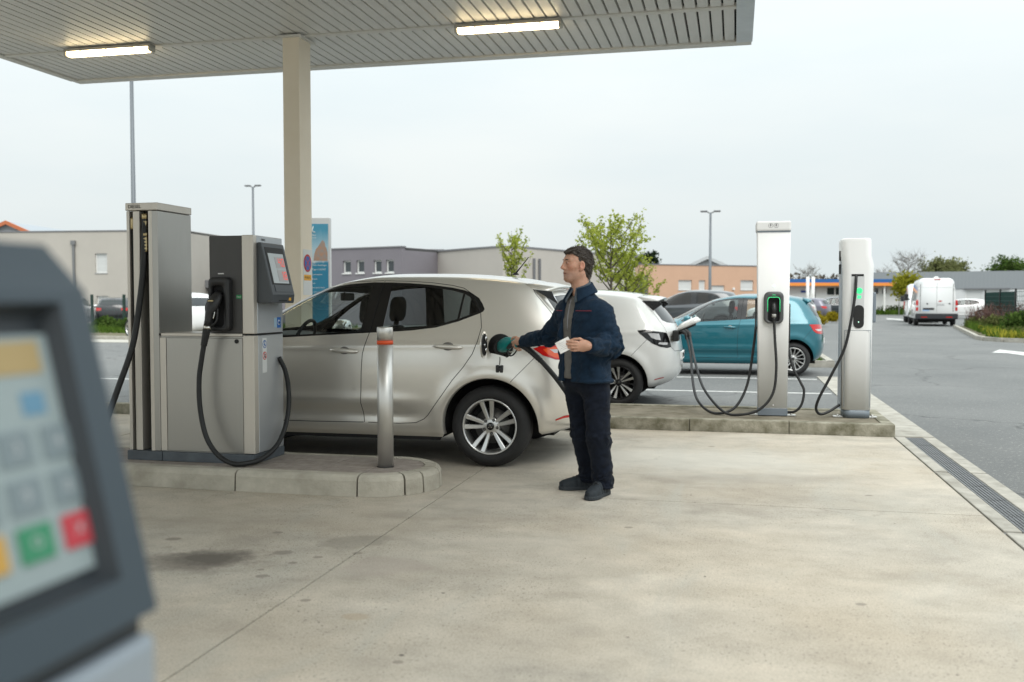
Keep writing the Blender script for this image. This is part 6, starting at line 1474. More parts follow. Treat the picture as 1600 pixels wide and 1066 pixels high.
# ------------------------------------------------------------ planting bed on the right
bedp = [(10.74, 51.6), (9.6, 44.4), (8.75, 39.0), (8.28, 36.2), (8.22, 34.9), (8.55, 33.95), (9.25, 33.5), (10.2, 33.25), (13.0, 32.4), (19, 30.6)]
kerbline('kerb', 'curved kerb round the planted bed on the right side of the road', bedp[::-1], .12, .15, 1.0)
m = MB(); m.prism([(p[0] + .14, p[1] + .05) for p in bedp] + [(20, 52)], 'z', -.05, .075); tag(m.build('planting_bed', M_soil), kind='structure')
def inbed():
    while True:
        x, y = random.uniform(8.4, 15), random.uniform(33.2, 50)
        xl = np.interp(y, [33.5, 34.9, 36.2, 39, 44.4, 51.6], [9.3, 8.35, 8.4, 8.9, 9.75, 10.9])
        if x > xl + .1 and y > 33.5 - (x - 9.2) * .29: return x, y
blades(inbed, 9000, .12, .45, w_=.022)
M_yel = leafmat('yellow_flower', (.22, .22, .03), (.46, .42, .06), .3)
blades(lambda: (lambda y: (float(np.interp(y, [33.3, 34.9, 36.2, 39, 44.4], [9.4, 8.5, 8.5, 9.0, 9.9])) + random.uniform(.1, .9) + (max(0, 34.2 - y)) * random.uniform(0, 5), y))(random.uniform(33.4, 44)), 2600, .10, .30, 'flowers', M_yel, .03)
M_bark = mat('bark', (.09, .075, .055), .9, var=.3, vscale=12); M_barkd = mat('bark_dark', (.055, .047, .038), .9, var=.3, vscale=9)
M_bark_haze = mat('bark_hazed', (.20, .185, .165), .9)  # bark colour lightened to paint in haze over the skyline trees
def leaf_cloud(mb, c, r, n, s, up=.2, rnd=random):
    for _ in range(n):
        while True:
            d = A3(rnd.uniform(-1, 1), rnd.uniform(-1, 1), rnd.uniform(-1, 1)); l = np.linalg.norm(d)
            if .2 < l < 1: break
        p = A3(*c) + d * A3(*r) * (.55 + .45 * l); a = A3(rnd.gauss(0, 1), rnd.gauss(0, 1), rnd.gauss(0, 1)); a /= np.linalg.norm(a) + 1e-9; b = np.cross(a, A3(rnd.gauss(0, 1), rnd.gauss(0, 1), rnd.gauss(0, 1))); b /= np.linalg.norm(b) + 1e-9
        q = s * rnd.uniform(.6, 1.3); k = mb.n; mb.v += [tuple(p - a * q), tuple(p + b * q * .6), tuple(p + a * q), tuple(p - b * q * .6)]; mb.n += 4; mb.f.append((k, k + 1, k + 2, k + 3)); mb.sm.append(False)
def shrub(name, label, x, y, w_, h, n, s, m_, cat='shrub', group=None, lobes=6):
    t = thing(name, label, cat, (x, y, .07), group=group); rr = random.Random(hash((round(x * 10), round(y * 10))) & 0xffff); m = MB()
    for k in range(lobes):
        a = rr.uniform(0, 6.28); q = rr.uniform(.1, .6); hh = h * rr.uniform(.55, 1.0)
        leaf_cloud(m, (math.cos(a) * q * w_ / 2, math.sin(a) * q * w_ / 2, hh * .5), (w_ * .34, w_ * .34, hh * .5), n // lobes, s, rnd=rr)
    m.v = [(p[0], p[1], max(p[2], .0)) for p in m.v]; f = m.build('foliage', m_, t, fix=False); 
    st = MB()
    for k in range(7): a = rr.uniform(0, 6.28); st.tube([(0, 0, 0), (math.cos(a) * w_ * .2, math.sin(a) * w_ * .2, h * .6)], [.02, .008], 5)
    st.build('stems', M_bark, t); return t
L_green = leafmat('leaf_mid_green', (.028, .060, .014), (.095, .145, .035)); L_fresh = leafmat('leaf_fresh', (.20, .25, .03), (.46, .50, .10), .55); L_olive = leafmat('leaf_olive', (.065, .075, .025), (.16, .175, .065))
L_haze = leafmat('leaf_olive_hazed', (.10, .115, .045), (.22, .23, .10)); L_yellow = leafmat('leaf_golden', (.16, .13, .010), (.40, .32, .03), .4); L_red = leafmat('stem_red', (.06, .035, .025), (.14, .09, .065), .2); L_dark = leafmat('leaf_dark', (.012, .022, .012), (.035, .052, .028), .2); L_brown = leafmat('twig_brown', (.075, .060, .045), (.15, .125, .095), .2)  # L_haze: olive leaves with distance haze mixed into their colour
shrub('shrub', 'broad green shrub with fine leaves in the middle of the planted bed', 10.4, 38.0, 1.9, 1.15, 2600, .07, L_green)
shrub('shrub', 'rounded green shrub beside the road kerb in front of the red stems', 10.0, 41.3, 1.2, .75, 1300, .06, L_olive)
shrub('shrub', 'tall green shrub under the end of the mesh fence', 12.0, 37.2, 2.1, 1.25, 2600, .07, L_green)
shrub('shrub', 'low yellow green shrub at the front corner of the planted bed', 9.35, 36.3, 1.0, .5, 900, .05, L_olive)
shrub('shrub', 'dark green shrub at the edge of the photo in the planted bed', 13.4, 36.0, 2.0, 1.1, 2000, .07, L_green)
shrub('shrub', 'small green shrub at the far end of the bed next to the van', 10.9, 48.6, 1.3, .6, 900, .06, L_olive)
rs = thing('red_stem_shrubs', 'thicket of reddish brown dogwood stems behind the kerb by the van', 'shrub', (11.5, 48, .07)); m = MB()
for k in range(420):
    x, y = random.uniform(10.85, 13.0), random.uniform(44.5, 50.5); h = random.uniform(.6, 1.25); m.tube([(x, y, .07), (x + random.gauss(0, .1), y + random.gauss(0, .1), .07 + h * .55), (x + random.gauss(0, .22), y + random.gauss(0, .22), .07 + h)], [.014, .010, .004], 4)
Loc(rs)(m, 'stems', mat('dogwood_red', (.11, .055, .045), .8, var=.35, vscale=3)); m = MB(); leaf_cloud(m, (11.9, 47.5, .75), (1.2, 3.2, .5), 900, .05); Loc(rs)(m, 'foliage', L_red, fix=False)
# mesh fence right
M_fgr = mat('fence_green', (.010, .055, .045), .5)
fe = thing('mesh_fence', 'dark green welded mesh fence with a covered panel behind the planted bed', 'fence', (11.9, 45, 0)); L = Loc(fe)
def meshpanel(L, a, b, z0, z1, sx=.055, sz=.2, r_=.006, cover=False):
    a, b = A3(*a, 0), A3(*b, 0); l = np.linalg.norm(b - a); d = (b - a) / l; m = MB()
    for k in range(int(l / sx) + 1): p = a + d * sx * k; m.tube([tuple(p + ZD * z0), tuple(p + ZD * z1)], r_, 4, smooth=False)
    for k in range(int((z1 - z0) / sz) + 1): m.tube([tuple(a + ZD * (z0 + sz * k)), tuple(b + ZD * (z0 + sz * k))], r_ * 1.3, 4, smooth=False)
    o = L(m, 'mesh_panel', M_fgr); o['kind'] = 'stuff'
    if cover:
        q = A3(-d[1], d[0], 0) * .03; m = MB(); m.add([tuple(p + s * q + ZD * z) for p in (a, b) for s in (.6, 1) for z in (z0, z1)], [(0, 1, 3, 2), (4, 6, 7, 5), (0, 4, 5, 1), (2, 3, 7, 6), (0, 2, 6, 4), (1, 5, 7, 3)]); L(m, 'screen_cover', mat('fence_cover', (.008, .05, .042), .8, var=.3, vscale=4))
fp = [(11.80, 50.6), (11.72, 47.6), (11.66, 44.9), (12.9, 42.6), (14.3, 40.4), (15.8, 38.2)]
for k, (a, b) in enumerate(zip(fp[:-1], fp[1:])): meshpanel(L, a, b, .12, 1.72, .10, .2, .007, cover=(k in (0, 1)))
for a in fp: L(MB().box(a[0] - .035, a[0] + .035, a[1] - .035, a[1] + .035, 0, 1.85), 'post', mat('post_black', (.01, .012, .012), .5))
# fence on the left verge
fl = thing('mesh_fence', 'thin green mesh fence with dark posts in front of the parked cars on the left', 'fence', (-28, 39.5, 0)); L = Loc(fl)
fx = [-34, -31.9, -29.46, -27.75, -25.3, -22.9, -20.5]
for a, b in zip(fx[:-1], fx[1:]): meshpanel(L, (a, 39.5), (b, 39.5), .1, 1.45, .20, .4, .004)
for a in fx: L(MB().box(a - .05, a + .05, 39.45, 39.55, 0, 1.62), 'post', mat('post_green', (.015, .04, .03), .5))
shrub('shrub', 'green hedge plant climbing the fence post on the left verge', -28.3, 39.0, 1.3, .6, 1100, .08, L_green)

# ------------------------------------------------------------ buildings
def facade(name, label, A, B, h, depth, wcol, wins=(), par=.12, base=0, wv=.04, parcol=None, cat='building', opens=()):
    """a block whose front runs from A to B; wins: (s0, s1, z0, z1, kind)"""
    t = thing(name, label, cat, (A[0], A[1], 0)); L = Loc(t); a = A3(*A, 0); b = A3(*B, 0); l = np.linalg.norm(b - a); d = (b - a) / l; q = A3(-d[1], d[0], 0)
    if q[1] < 0 and abs(q[1]) > .2: q = -q
    M = lambda s, n_, z: tuple(a + d * s + q * n_ + ZD * z)
    def bx(mb, s0, s1, n0, n1, z0, z1): mb.add([M(s, n_, z) for s in (s0, s1) for n_ in (n0, n1) for z in (z0, z1)], [(0, 1, 3, 2), (4, 6, 7, 5), (0, 4, 5, 1), (2, 3, 7, 6), (0, 2, 6, 4), (1, 5, 7, 3)]); return mb
    mw = mat('render_' + name + str(round(wcol[0] * 1000)) + str(round(wcol[2] * 1000)), wcol, .85, var=wv, vscale=.6, bump=.1, bscale=12)
    # front wall pieces between openings leave real holes
    ss = sorted({0, l} | {w_[0] for w_ in wins} | {w_[1] for w_ in wins}); zs = sorted({0, h} | {w_[2] for w_ in wins} | {w_[3] for w_ in wins}); m = MB()
    for s0, s1 in zip(ss[:-1], ss[1:]):
        for z0, z1 in zip(zs[:-1], zs[1:]):
            if not any(w_[0] - 1e-6 <= s0 and s1 <= w_[1] + 1e-6 and w_[2] - 1e-6 <= z0 and z1 <= w_[3] + 1e-6 for w_ in wins): bx(m, s0, s1, 0, .30, z0, z1)
    bx(m, 0, .3, .301, depth, 0, h); bx(m, l - .3, l, .301, depth, 0, h); bx(m, .301, l - .301, depth - .3, depth, 0, h); L(m, 'wall', mw)
    L(bx(MB(), .0, l, .31, depth, h - .15, h - .02), 'roof', mat('flat_roof', (.12, .12, .12), .9))
    L(bx(MB(), -.04, l + .04, -.04, .34, h + .002, h + par * .6), 'parapet_cap', mat('cap_grey' if parcol is None else 'cap' + str(parcol), parcol or (.20, .20, .21), .6))
    L(bx(MB(), .31, l - .31, .6, .7, 0, h - .2), 'room_back', mat('dark_room', (.02, .022, .025), .9))
    for w_ in wins:
        s0, s1, z0, z1, kind = w_; fr = .07
        fm = {'white': M_white, 'grey': mat('frame_grey', (.18, .18, .19), .5), 'shutter': M_white, 'door': M_white, 'garage': M_white, 'glass': mat('frame_dark', (.04, .04, .045), .5), 'panel': mat('panel_slate', (.10, .10, .115), .7)}[kind]
        m = MB(); bx(m, s0, s0 + fr, .10, .20, z0, z1); bx(m, s1 - fr, s1, .10, .20, z0, z1); bx(m, s0 + fr, s1 - fr, .10, .20, z1 - fr, z1); bx(m, s0 + fr, s1 - fr, .10, .20, z0, z0 + fr); f = L(m, 'window', fm)
        if kind in ('white', 'grey', 'glass'):
            L(bx(MB(), s0 + fr, s1 - fr, .14, .155, z0 + fr, z1 - fr), 'pane', mat('far_glass', (.035, .045, .05), .08, spec=.8), f)
            L(bx(MB(), s0 - .05, s1 + .05, -.05, .10, z0 - .06, z0), 'sill', M_white, f)
        elif kind == 'shutter':
            L(bx(MB(), s0 + fr, s1 - fr, .12, .14, z0 + fr, z1 - fr), 'roller_shutter', mat('shutter_white', (.60, .61, .60), .6, var=.08, vscale=3, stretch=(.1, .1, 9)), f)
            L(bx(MB(), s0 - .03, s1 + .03, -.03, .10, z0 - .05, z0), 'sill', mat('sill_grey', (.4, .4, .39), .6), f)
        elif kind == 'panel': L(bx(MB(), s0 + fr, s1 - fr, .06, .14, z0 + fr, z1 - fr), 'panel', fm, f)
        else:
            L(bx(MB(), s0 + fr, s1 - fr, .12, .16, z0 + fr, z1 - fr), 'garage_door', mat('door_white', (.62, .63, .62), .6), f)
            for k in range(3): L(bx(MB(), s0 + fr + (s1 - s0 - 2 * fr) * (k + .15) / 3, s0 + fr + (s1 - s0 - 2 * fr) * (k + .85) / 3, .10, .12, z0 + .25, z0 + .50), 'pane', mat('far_glass', (.035, .045, .05), .08, spec=.8), f)
    return t, L, bx
t, L, bx = facade('cream_building', 'large cream rendered two storey building on the left behind the parked cars', (-47.12, 50.69), (-32.18, 52.11), 5.55, 10, (.46, .43, .385), [(9.0, 9.78, 3.02, 4.22, 'shutter'), (9.05, 9.82, .45, 1.62, 'shutter'), (3.5, 4.35, 3.02, 4.22, 'shutter')])
L(bx(MB(), 7.55, 7.70, -.10, 0, .1, 4.75), 'downpipe', mat('zinc', (.25, .25, .25), .4, metal=.6)); L(bx(MB(), 7.48, 7.77, -.16, 0, 4.75, 5.0), 'rain_hopper', mat('zinc', (.25, .25, .25), .4, metal=.6))
t, L, bx = facade('cream_annex', 'narrow cream wall right of the tall hose tower with a grey entrance canopy', (-34.39, 55.71), (-32.0, 56.25), 5.3, 8, (.48, .455, .41), [])
L(bx(MB(), .3, 4.6, -1.8, 0, 2.15, 2.62), 'entrance_canopy', mat('canopy_grey', (.16, .16, .165), .6)); L(bx(MB(), .35, 4.5, -.9, -.85, .0, 2.14), 'entrance_glass', mat('far_glass', (.035, .045, .05), .08, spec=.8))
for k in range(6): L(bx(MB(), .35 + .82 * k, .43 + .82 * k, -.96, -.90, 0, 2.14), 'mullion', M_white)
facade('grey_annex', 'low grey building piece between the hose tower and the pump head', (-32.1, 56.9), (-29.2, 57.2), 4.7, 8, (.20, .195, .20), [])
gl = facade('grey_building', 'mauve grey building with four small square white windows behind the silver car', (-28.97, 52.86), (-17.60, 49.34), 4.22, 9, (.200, .185, .205), [(7.80, 8.36, 2.87, 3.57, 'white'), (8.77, 9.31, 2.87, 3.57, 'white'), (9.99, 10.52, 2.86, 3.56, 'white'), (10.83, 11.36, 2.86, 3.56, 'white')])
facade('grey_link_building', 'set back light grey building with one dark narrow window and a white door box', (-19.4, 53.04), (-16.6, 53.66), 4.25, 6, (.29, .275, .27), [(1.0, 1.40, 2.75, 3.55, 'grey'), (2.05, 2.55, 1.5, 3.45, 'door')])
# beige corner building: a bent front in one mesh
bt = thing('beige_building', 'large blank beige building with a bent front behind the small trees', 'building', (-11.83, 48.63, 0)); L = Loc(bt); mw = mat('render_beige', (.47, .435, .395), .85, var=.04, vscale=.5)
pl = [(-16.66, 52.64), (-13.4, 49.9), (-12.6, 49.3), (-11.83, 48.75), (-11.0, 49.6), (-9.0, 54.9), (-6.3, 62), (-16, 66)]
m = MB(); m.prism(pl, 'z', 0, 4.12); L(m, 'wall', mw)
m = MB(); m.prism([(p[0] + (p[0] + 12) * .012, p[1] - .05) for p in pl], 'z', 4.122, 4.20); L(m, 'parapet_cap', mat('cap_grey', (.20, .20, .21), .6))
for px_, py_ in ((-10.55, 50.7), (-10.35, 51.2)): L(MB().box(px_ - .06, px_ + .06, py_ - .14, py_ - .02, 0, 3.6), 'downpipe', mat('zinc_dark', (.16, .16, .17), .5))
# orange edged gable far left, grey gable and hut roof in the middle
def gable(name, label, c, w_, h0, h1, dep, ang, wall, roofc, edge):
    t = thing(name, label, 'building', (*c, 0), ang); m = MB(); m.prism([(-w_ / 2, 0), (-w_ / 2, h0), (0, h1), (w_ / 2, h0), (w_ / 2, 0)], 'y', 0, dep); m.build('wall', mat('w' + name, wall, .7), t)
    for s in (-1, 1):
        m = MB(); m.prism([(0, h1 + .02), (s * (w_ / 2 + .3), h0 - .1), (s * (w_ / 2 + .3), h0 + .08), (0, h1 + .2)], 'y', -.3, dep); m.build('roof_slope', mat('r' + name, roofc, .6), t)
        m = MB(); m.prism([(0, h1 - .05), (s * (w_ / 2 + .32), h0 - .2), (s * (w_ / 2 + .32), h0 + .12), (0, h1 + .26)], 'y', -.45, -.31); m.build('roof_edge', mat('e' + name, edge, .6), t)
gable('gabled_hall', 'grey gabled hall with orange roof edge above the cream building far left', (-57.6, 67), 6.6, 6.1, 7.55, 14, R(12), (.40, .42, .44), (.30, .33, .36), (.50, .15, .06))
gable('gabled_shed', 'pale grey gable roof rising behind the flat peach building', (-2.6, 92), 6.0, 3.9, 5.25, 10, 0, (.45, .47, .48), (.34, .36, .38), (.5, .52, .53))
gable('hut', 'small grey pitched roof hut behind the left end of the peach building', (-8.3, 82), 3.2, 3.6, 5.1, 4, R(10), (.24, .24, .25), (.15, .15, .16), (.2, .2, .21))
t, L, bx = facade('peach_building', 'flat roofed peach building with roller shuttered windows and a garage door', (-6.79, 70.35), (2.43, 76.61), 3.95, 10, (.56, .355, .245), [(3.21, 4.36, 2.12, 2.86, 'shutter'), (4.97, 5.52, 2.12, 2.86, 'shutter'), (6.09, 7.21, .3, 2.48, 'garage'), (8.63, 9.79, 2.14, 2.89, 'shutter'), (-.0, .69, .3, 3.19, 'panel')])
L(bx(MB(), 7.9, 8.05, -.12, 0, 2.15, 2.32), 'wall_lamp', M_white)
facade('peach_wing', 'short recessed peach wing left of the dark grey panel by the young trees', (-10.2, 71.2), (-6.9, 70.5), 3.95, 8, (.50, .34, .25), [])
t, L, bx = facade('service_building', 'low white service building with blue and orange stripes along its roof', (3.4, 98.4), (17.5, 101.7), 2.76, 9, (.66, .665, .66), [(4.15, 4.42, 1.2, 2.70, 'glass'), (5.55, 6.3, 1.9, 2.62, 'glass'), (6.4, 7.1, 1.9, 2.62, 'glass'), (10.25, 10.62, 2.0, 2.55, 'glass'), (11.0, 11.42, 2.0, 2.55, 'glass')])
L(bx(MB(), -.3, 14.8, -.9, .5, 2.78, 3.10), 'orange_band', mat('band_orange', (.80, .27, .05), .5)); L(bx(MB(), -.3, 14.8, -.9, .5, 3.105, 3.44), 'blue_band', mat('band_blue', (.015, .11, .34), .5)); L(bx(MB(), 2.95, 3.8, -.06, 0, 2.14, 2.34), 'wall_sign', mat('sign_navy', (.012, .05, .26), .5))
for k in range(5): L(bx(MB(), .1 + 3.6 * k, .25 + 3.6 * k, -.7, -.55, 0, 2.77), 'post', M_white)
# warehouse
t, L, bx = facade('warehouse', 'long grey metal clad warehouse with two loading doors behind the white van', (16.2, 126.4), (44, 119.7), 4.75, 20, (.62, .63, .63), [(10.8, 12.6, .2, 2.65, 'garage'), (13.0, 15.2, .2, 2.65, 'garage'), (19, 21.4, .2, 2.65, 'garage')])
m = MB()
for k in range(72): bx(m, .0 + .392 * k, .385 + .392 * k, -.10, -.02 + .03 * (k % 2) * 0, 2.75, 4.8)
o = L(m, 'cladding', mat('cladding_grey', (.29, .31, .325), .55, metal=.3)); o['kind'] = 'stuff'
L(bx(MB(), 10.6, 15.5, -.25, -.11, 2.68, 2.80), 'door_beam', mat('beam_grey', (.15, .15, .16), .5))
# posts by the service building, round sign, small blue sign
for i, (x, y, lab) in enumerate(((5.8, 83, 'white flag pole left of two, between the charging posts'), (6.25, 83.3, 'white flag pole right of two, between the charging posts'))):
    t = thing('flag_pole', lab, 'pole', (x, y, 0), group='white poles before the service building'); MB().tube([(0, 0, 0), (0, 0, 3.3)], .13, 8).build('pole', M_white, t)
def sign(name, label, x, y, h, mk):
    t = thing(name, label, 'sign', (x, y, 0)); MB().tube([(0, 0, 0), (0, 0, h)], .05, 8).build('post', M_steel, t); mk(t); return t
def mk1(t):
    MB().box(-.32, .32, -.09, -.05, 2.6, 3.3, .01).build('plate', M_white, t); m = MB(); m.lathe([(.27, -.092), (.27, -.10)], (0, 0, 2.95), 'y', 24, False); m.build('disc', mat('pale_disc', (.45, .55, .65), .5), t)
    m = MB(); m.prism([(-.14, 2.78), (-.08, 2.74), (.06, 2.94), (.10, 2.88), (.15, 3.1), (-.05, 3.04), (.0, 3.0)], 'y', -.101, -.108); m.build('arrow', M_blu, t)
sign('direction_sign', 'square white sign with a blue arrow on a pole by the golden tree', 14.6, 93.8, 2.6, mk1)
def mk2(t): MB().box(-.35, .35, -.08, -.04, 2.9, 3.7, .01).build('plate', mat('sign_blue', (.01, .12, .42), .5), t)
sign('blue_sign', 'small blue sign on a pole just right of the square charging post', 2.15, 77, 2.9, mk2)
# street lamps
def street_lamp(label, x, y, h, heads, r_=.09, tilt=0):
    t = thing('street_lamp', label, 'street lamp', (x, y, 0), group='grey lamp posts over the car park'); MB().tube([(0, 0, 0), (0, 0, .9), (0, 0, h)], [r_ * 1.3, r_, r_ * .62], 10).build('pole', mat('lamp_pole', (.15, .165, .18), .5, metal=.3), t)
    for s in heads:
        m = MB(); m.tube([(0, 0, h - .05), (s * .35, 0, h + .06)], .035, 6); m.box(s * .30, s * .95, -.13, .13, h + .03, h + .12, .03); m.build('lamp_head', mat('lamp_head', (.16, .165, .17), .5), t)
street_lamp('tall grey lamp post rising behind the hose tower to the canopy', -18.28, 26.58, 9.2, (1,), .085)
street_lamp('double headed lamp post between the hose tower and the pillar', -29.31, 54.84, 8.4, (-.55, .55), .10)
street_lamp('double headed lamp post in front of the peach building', -1.44, 56.18, 6.35, (-.6, .6), .10)
# poster totem behind the pillar
po = thing('advertising_totem', 'narrow advertising totem with a blue poster right of the pillar', 'totem', (-6.53, 14.41, 0), R(13)); 
MB().box(-.175, .175, -.06, .06, .0, 2.66, .01).build('frame', mat('totem_grey', (.55, .56, .56), .45), po); MB().box(-.22, .22, -.12, .12, .0, .06).build('base', M_steel, po)
def poster_mat():
    m = bpy.data.materials.new('poster_print'); m.use_nodes = True; t_ = m.node_tree; b = t_.nodes['Principled BSDF']; co = N(t_, 'ShaderNodeTexCoord'); se = N(t_, 'ShaderNodeSeparateXYZ'); lk(t_, co.outputs['Generated'], se.inputs[0])
    n = N(t_, 'ShaderNodeTexNoise'); n.inputs['Scale'].default_value = 3; lk(t_, co.outputs['Generated'], n.inputs[0]); a = N(t_, 'ShaderNodeMath', operation='MULTIPLY_ADD'); lk(t_, n.outputs['Fac'], a.inputs[0]); a.inputs[1].default_value = .08; lk(t_, se.outputs['Z'], a.inputs[2])
    r = N(t_, 'ShaderNodeValToRGB'); e = r.color_ramp.elements; e[0].position = .725; e[0].color = (.02, .20, .33, 1); e[1].position = 1.0; e[1].color = (.06, .27, .40, 1)
    for p, c in ((.745, (.55, .60, .62)), (.85, (.36, .52, .60))): q = e.new(p); q.color = (*c, 1)
    lk(t_, a.outputs[0], r.inputs[0]); lk(t_, r.outputs[0], b.inputs['Base Color']); b.inputs['Roughness'].default_value = .35; return m
MB().box(-.145, .145, -.066, -.060, .55, 2.56).build('poster', poster_mat(), po)
m = MB(); m.prism([(-.09, 1.97), (.135, 1.97), (.135, 2.10), (.12, 2.17), (.10, 2.20), (.09, 2.27), (.05, 2.30), (.01, 2.24), (-.02, 2.19), (-.05, 2.16), (-.08, 2.07)], 'y', -.0675, -.0665); m.build('poster_picture', mat('print_orange', (.45, .23, .13), .5, color2=(.25, .27, .27), vscale=14), po)
for z_, s_, tx in ((1.90, .036, 'Carte Avantages'), (1.83, .042, 'Tapi / UUVU'), (1.75, .034, 'Ponneurtine'), (1.68, .034, 'Bonus'), (1.61, .03, 'vany'), (1.54, .030, 'Exemplaire facile'), (1.47, .030, 'a votre service'), (2.38, .04, 'Alto'), (2.34, .026, 'Energie')):
    MB().text(tx, s_, frame((-.12, -.0675, z_), (1, 0, 0), (0, 0, 1)), .0004, 'LEFT').build('poster_text', M_wst, po)
m = MB(); m.tube([(-.09, -.067, 2.52), (-.11, -.067, 2.46), (-.09, -.067, 2.43), (-.06, -.067, 2.43)], .008, 6); m.build('poster_emblem', M_wst, po)
# no stopping sign on the pillar
ns = thing('no_stopping_sign', 'round blue and red no stopping sign with a yellow plate on the pillar', 'sign', (-5.07, 10.83, 1.75)); L = Loc(ns)
L(MB().box(-5.075, -5.072, 10.71, 10.95, 1.40, 1.95), 'backing', M_wst)
for r_, mm, o_ in ((.108, mat('sign_red', (.50, .03, .03), .5), 0), (.084, mat('sign_blue2', (.03, .12, .45), .5), .0015)): L(MB().lathe([(r_, 0), (r_, .0015)], (-5.072 + o_, 10.83, 1.785), 'x', 28, False), 'disc', mm)
m = MB(); m.prism([(10.765, 1.86), (10.755, 1.85), (10.895, 1.71), (10.905, 1.72)], 'x', -5.0690, -5.0680); L(m, 'red_bar', mat('sign_red', (.50, .03, .03), .5))
m = MB(); m.prism([(10.895, 1.86), (10.905, 1.85), (10.765, 1.71), (10.755, 1.72)], 'x', -5.0688, -5.0676); L(m, 'red_bar', mat('sign_red', (.50, .03, .03), .5))
L(MB().box(-5.072, -5.0705, 10.73, 10.93, 1.575, 1.645), 'yellow_plate', M_amb); L(MB().text('PARKING', .04, frame((-5.0702, 10.83, 1.61), (0, 1, 0), (0, 0, 1)), .0004), 'lettering', M_blk)

# ------------------------------------------------------------ trees
def branch_tree(name, label, x, y, h, crown_r, trunk_h, n_br, n_leaf, leaf, lm, seed, bark=None, cat='tree', up=.75, r0=.05, group=None, twig=3, z0=0.0, clump=.16):
    rr = random.Random(seed); t = thing(name, label, cat, (x, y, z0), group=group); tr = MB(); lf = MB(); cz = trunk_h
    tr.tube([(0, 0, 0), (rr.gauss(0, .02), rr.gauss(0, .02), trunk_h * .5), (rr.gauss(0, .04), rr.gauss(0, .04), trunk_h), (rr.gauss(0, .05), rr.gauss(0, .05), h * .96)], [r0, r0 * .85, r0 * .7, r0 * .12], 7)
    ends = []; br = MB()
    for k in range(n_br):
        f = (k + .5) / n_br; zb = trunk_h + (h - trunk_h) * .75 * f; a = k * 2.4 + rr.uniform(-.4, .4); L_ = crown_r * (1.25 - .55 * f) * rr.uniform(.75, 1.15); rise = (h - zb) * up * rr.uniform(.6, 1.05)
        p0 = A3(0, 0, zb); p1 = A3(math.cos(a) * L_ * .5, math.sin(a) * L_ * .5, zb + rise * .35); p2 = A3(math.cos(a + rr.gauss(0, .15)) * L_, math.sin(a + rr.gauss(0, .15)) * L_, zb + rise)
        br.tube([tuple(p0), tuple(p1), tuple(p2)], [r0 * .42, r0 * .28, r0 * .06], 5); ends.append((p0, p1, p2, L_))
        for j in range(twig):
            s = rr.uniform(.25, .9); q = p0 + (p1 - p0) * s * 2 if s < .5 else p1 + (p2 - p1) * (s - .5) * 2; e = q + A3(rr.gauss(0, .28), rr.gauss(0, .28), abs(rr.gauss(.25, .18))) * crown_r * .8; br.tube([tuple(q), tuple(e)], [r0 * .16, r0 * .04], 4); ends.append((q, (q + e) / 2, e, np.linalg.norm(e - q)))
    wts = [e[3] for e in ends]; tot = sum(wts)
    for (p0, p1, p2, L_), w_ in zip(ends, wts):
        for _ in range(int(n_leaf * w_ / tot)):
            s = rr.uniform(.25, 1.03); q = p0 + (p1 - p0) * s * 2 if s < .5 else p1 + (p2 - p1) * (s - .5) * 2; leaf_cloud(lf, tuple(q + A3(rr.gauss(0, 1), rr.gauss(0, 1), rr.gauss(0, 1)) * clump * crown_r), (.02,) * 3, 1, leaf, rnd=rr)
    tr.build('trunk', bark or M_bark, t); br.build('branches', bark or M_bark, t)
    if n_leaf: lf.build('crown', lm, t, fix=False)
    return t
G3 = 'young trees in the car park'
branch_tree('young_tree', 'small pale green tree in front of the beige building, left of the man', -8.17, 35.09, 4.1, .62, 1.35, 15, 1300, .055, L_fresh, 3, group=G3, up=.9, r0=.045, clump=.07)
branch_tree('young_tree', 'largest young tree with fresh green leaves just behind the man', -3.42, 26.97, 3.75, .98, 1.45, 19, 2500, .05, L_fresh, 5, group=G3, up=.95, r0=.055, clump=.065, twig=4)
branch_tree('young_tree', 'second young green tree in the row right of the man', -3.36, 30.05, 3.0, .7, 1.2, 11, 1700, .05, L_fresh, 8, group=G3, up=.9, clump=.08)
branch_tree('young_tree', 'smallest yellowish tree at the right end of the row by the grey panel', -3.30, 33.13, 2.55, .75, 1.0, 10, 1200, .05, L_fresh, 12, group=G3, up=.7, clump=.09)
branch_tree('golden_tree', 'round golden leaved tree on a thin trunk beside the white van', 15.0, 91.87, 3.55, 1.1, 1.5, 16, 3000, .15, leafmat('leaf_gold_green', (.14, .15, .012), (.36, .34, .04), .4), 21, up=.5, r0=.09, twig=4, clump=.28)
G4 = 'trees on the skyline behind the warehouse'
branch_tree('bare_tree', 'tall bare tree on the skyline above the golden tree', 27.0, 165, 9.6, 3.2, 3.5, 26, 0, .16, L_brown, 31, group=G4, up=.75, r0=.13, bark=M_bark_haze, twig=16, clump=.22)
branch_tree('bare_tree', 'smaller bare tree on the skyline left of the warehouse roof', 24.2, 172, 7.2, 2.0, 3, 16, 0, .15, L_brown, 33, group=G4, up=.7, r0=.13, bark=M_bark_haze, twig=16, clump=.2)
branch_tree('leafy_tree', 'olive green tree on the skyline above the white van', 31.2, 164, 7.9, 2.9, 2.5, 24, 4200, .22, L_haze, 35, group=G4, up=.55, r0=.2, twig=7, clump=.13)
branch_tree('leafy_tree', 'second olive green tree on the skyline right of the van roof', 34.5, 168, 7.9, 2.6, 2.5, 20, 3600, .22, L_haze, 36, group=G4, up=.5, r0=.2, twig=7, clump=.13)
branch_tree('leafy_tree', 'dense green tree on the skyline at the right edge', 41.0, 160, 7.8, 3.0, 2, 26, 4600, .24, L_green, 38, group=G4, up=.45, r0=.2, twig=7, clump=.15)
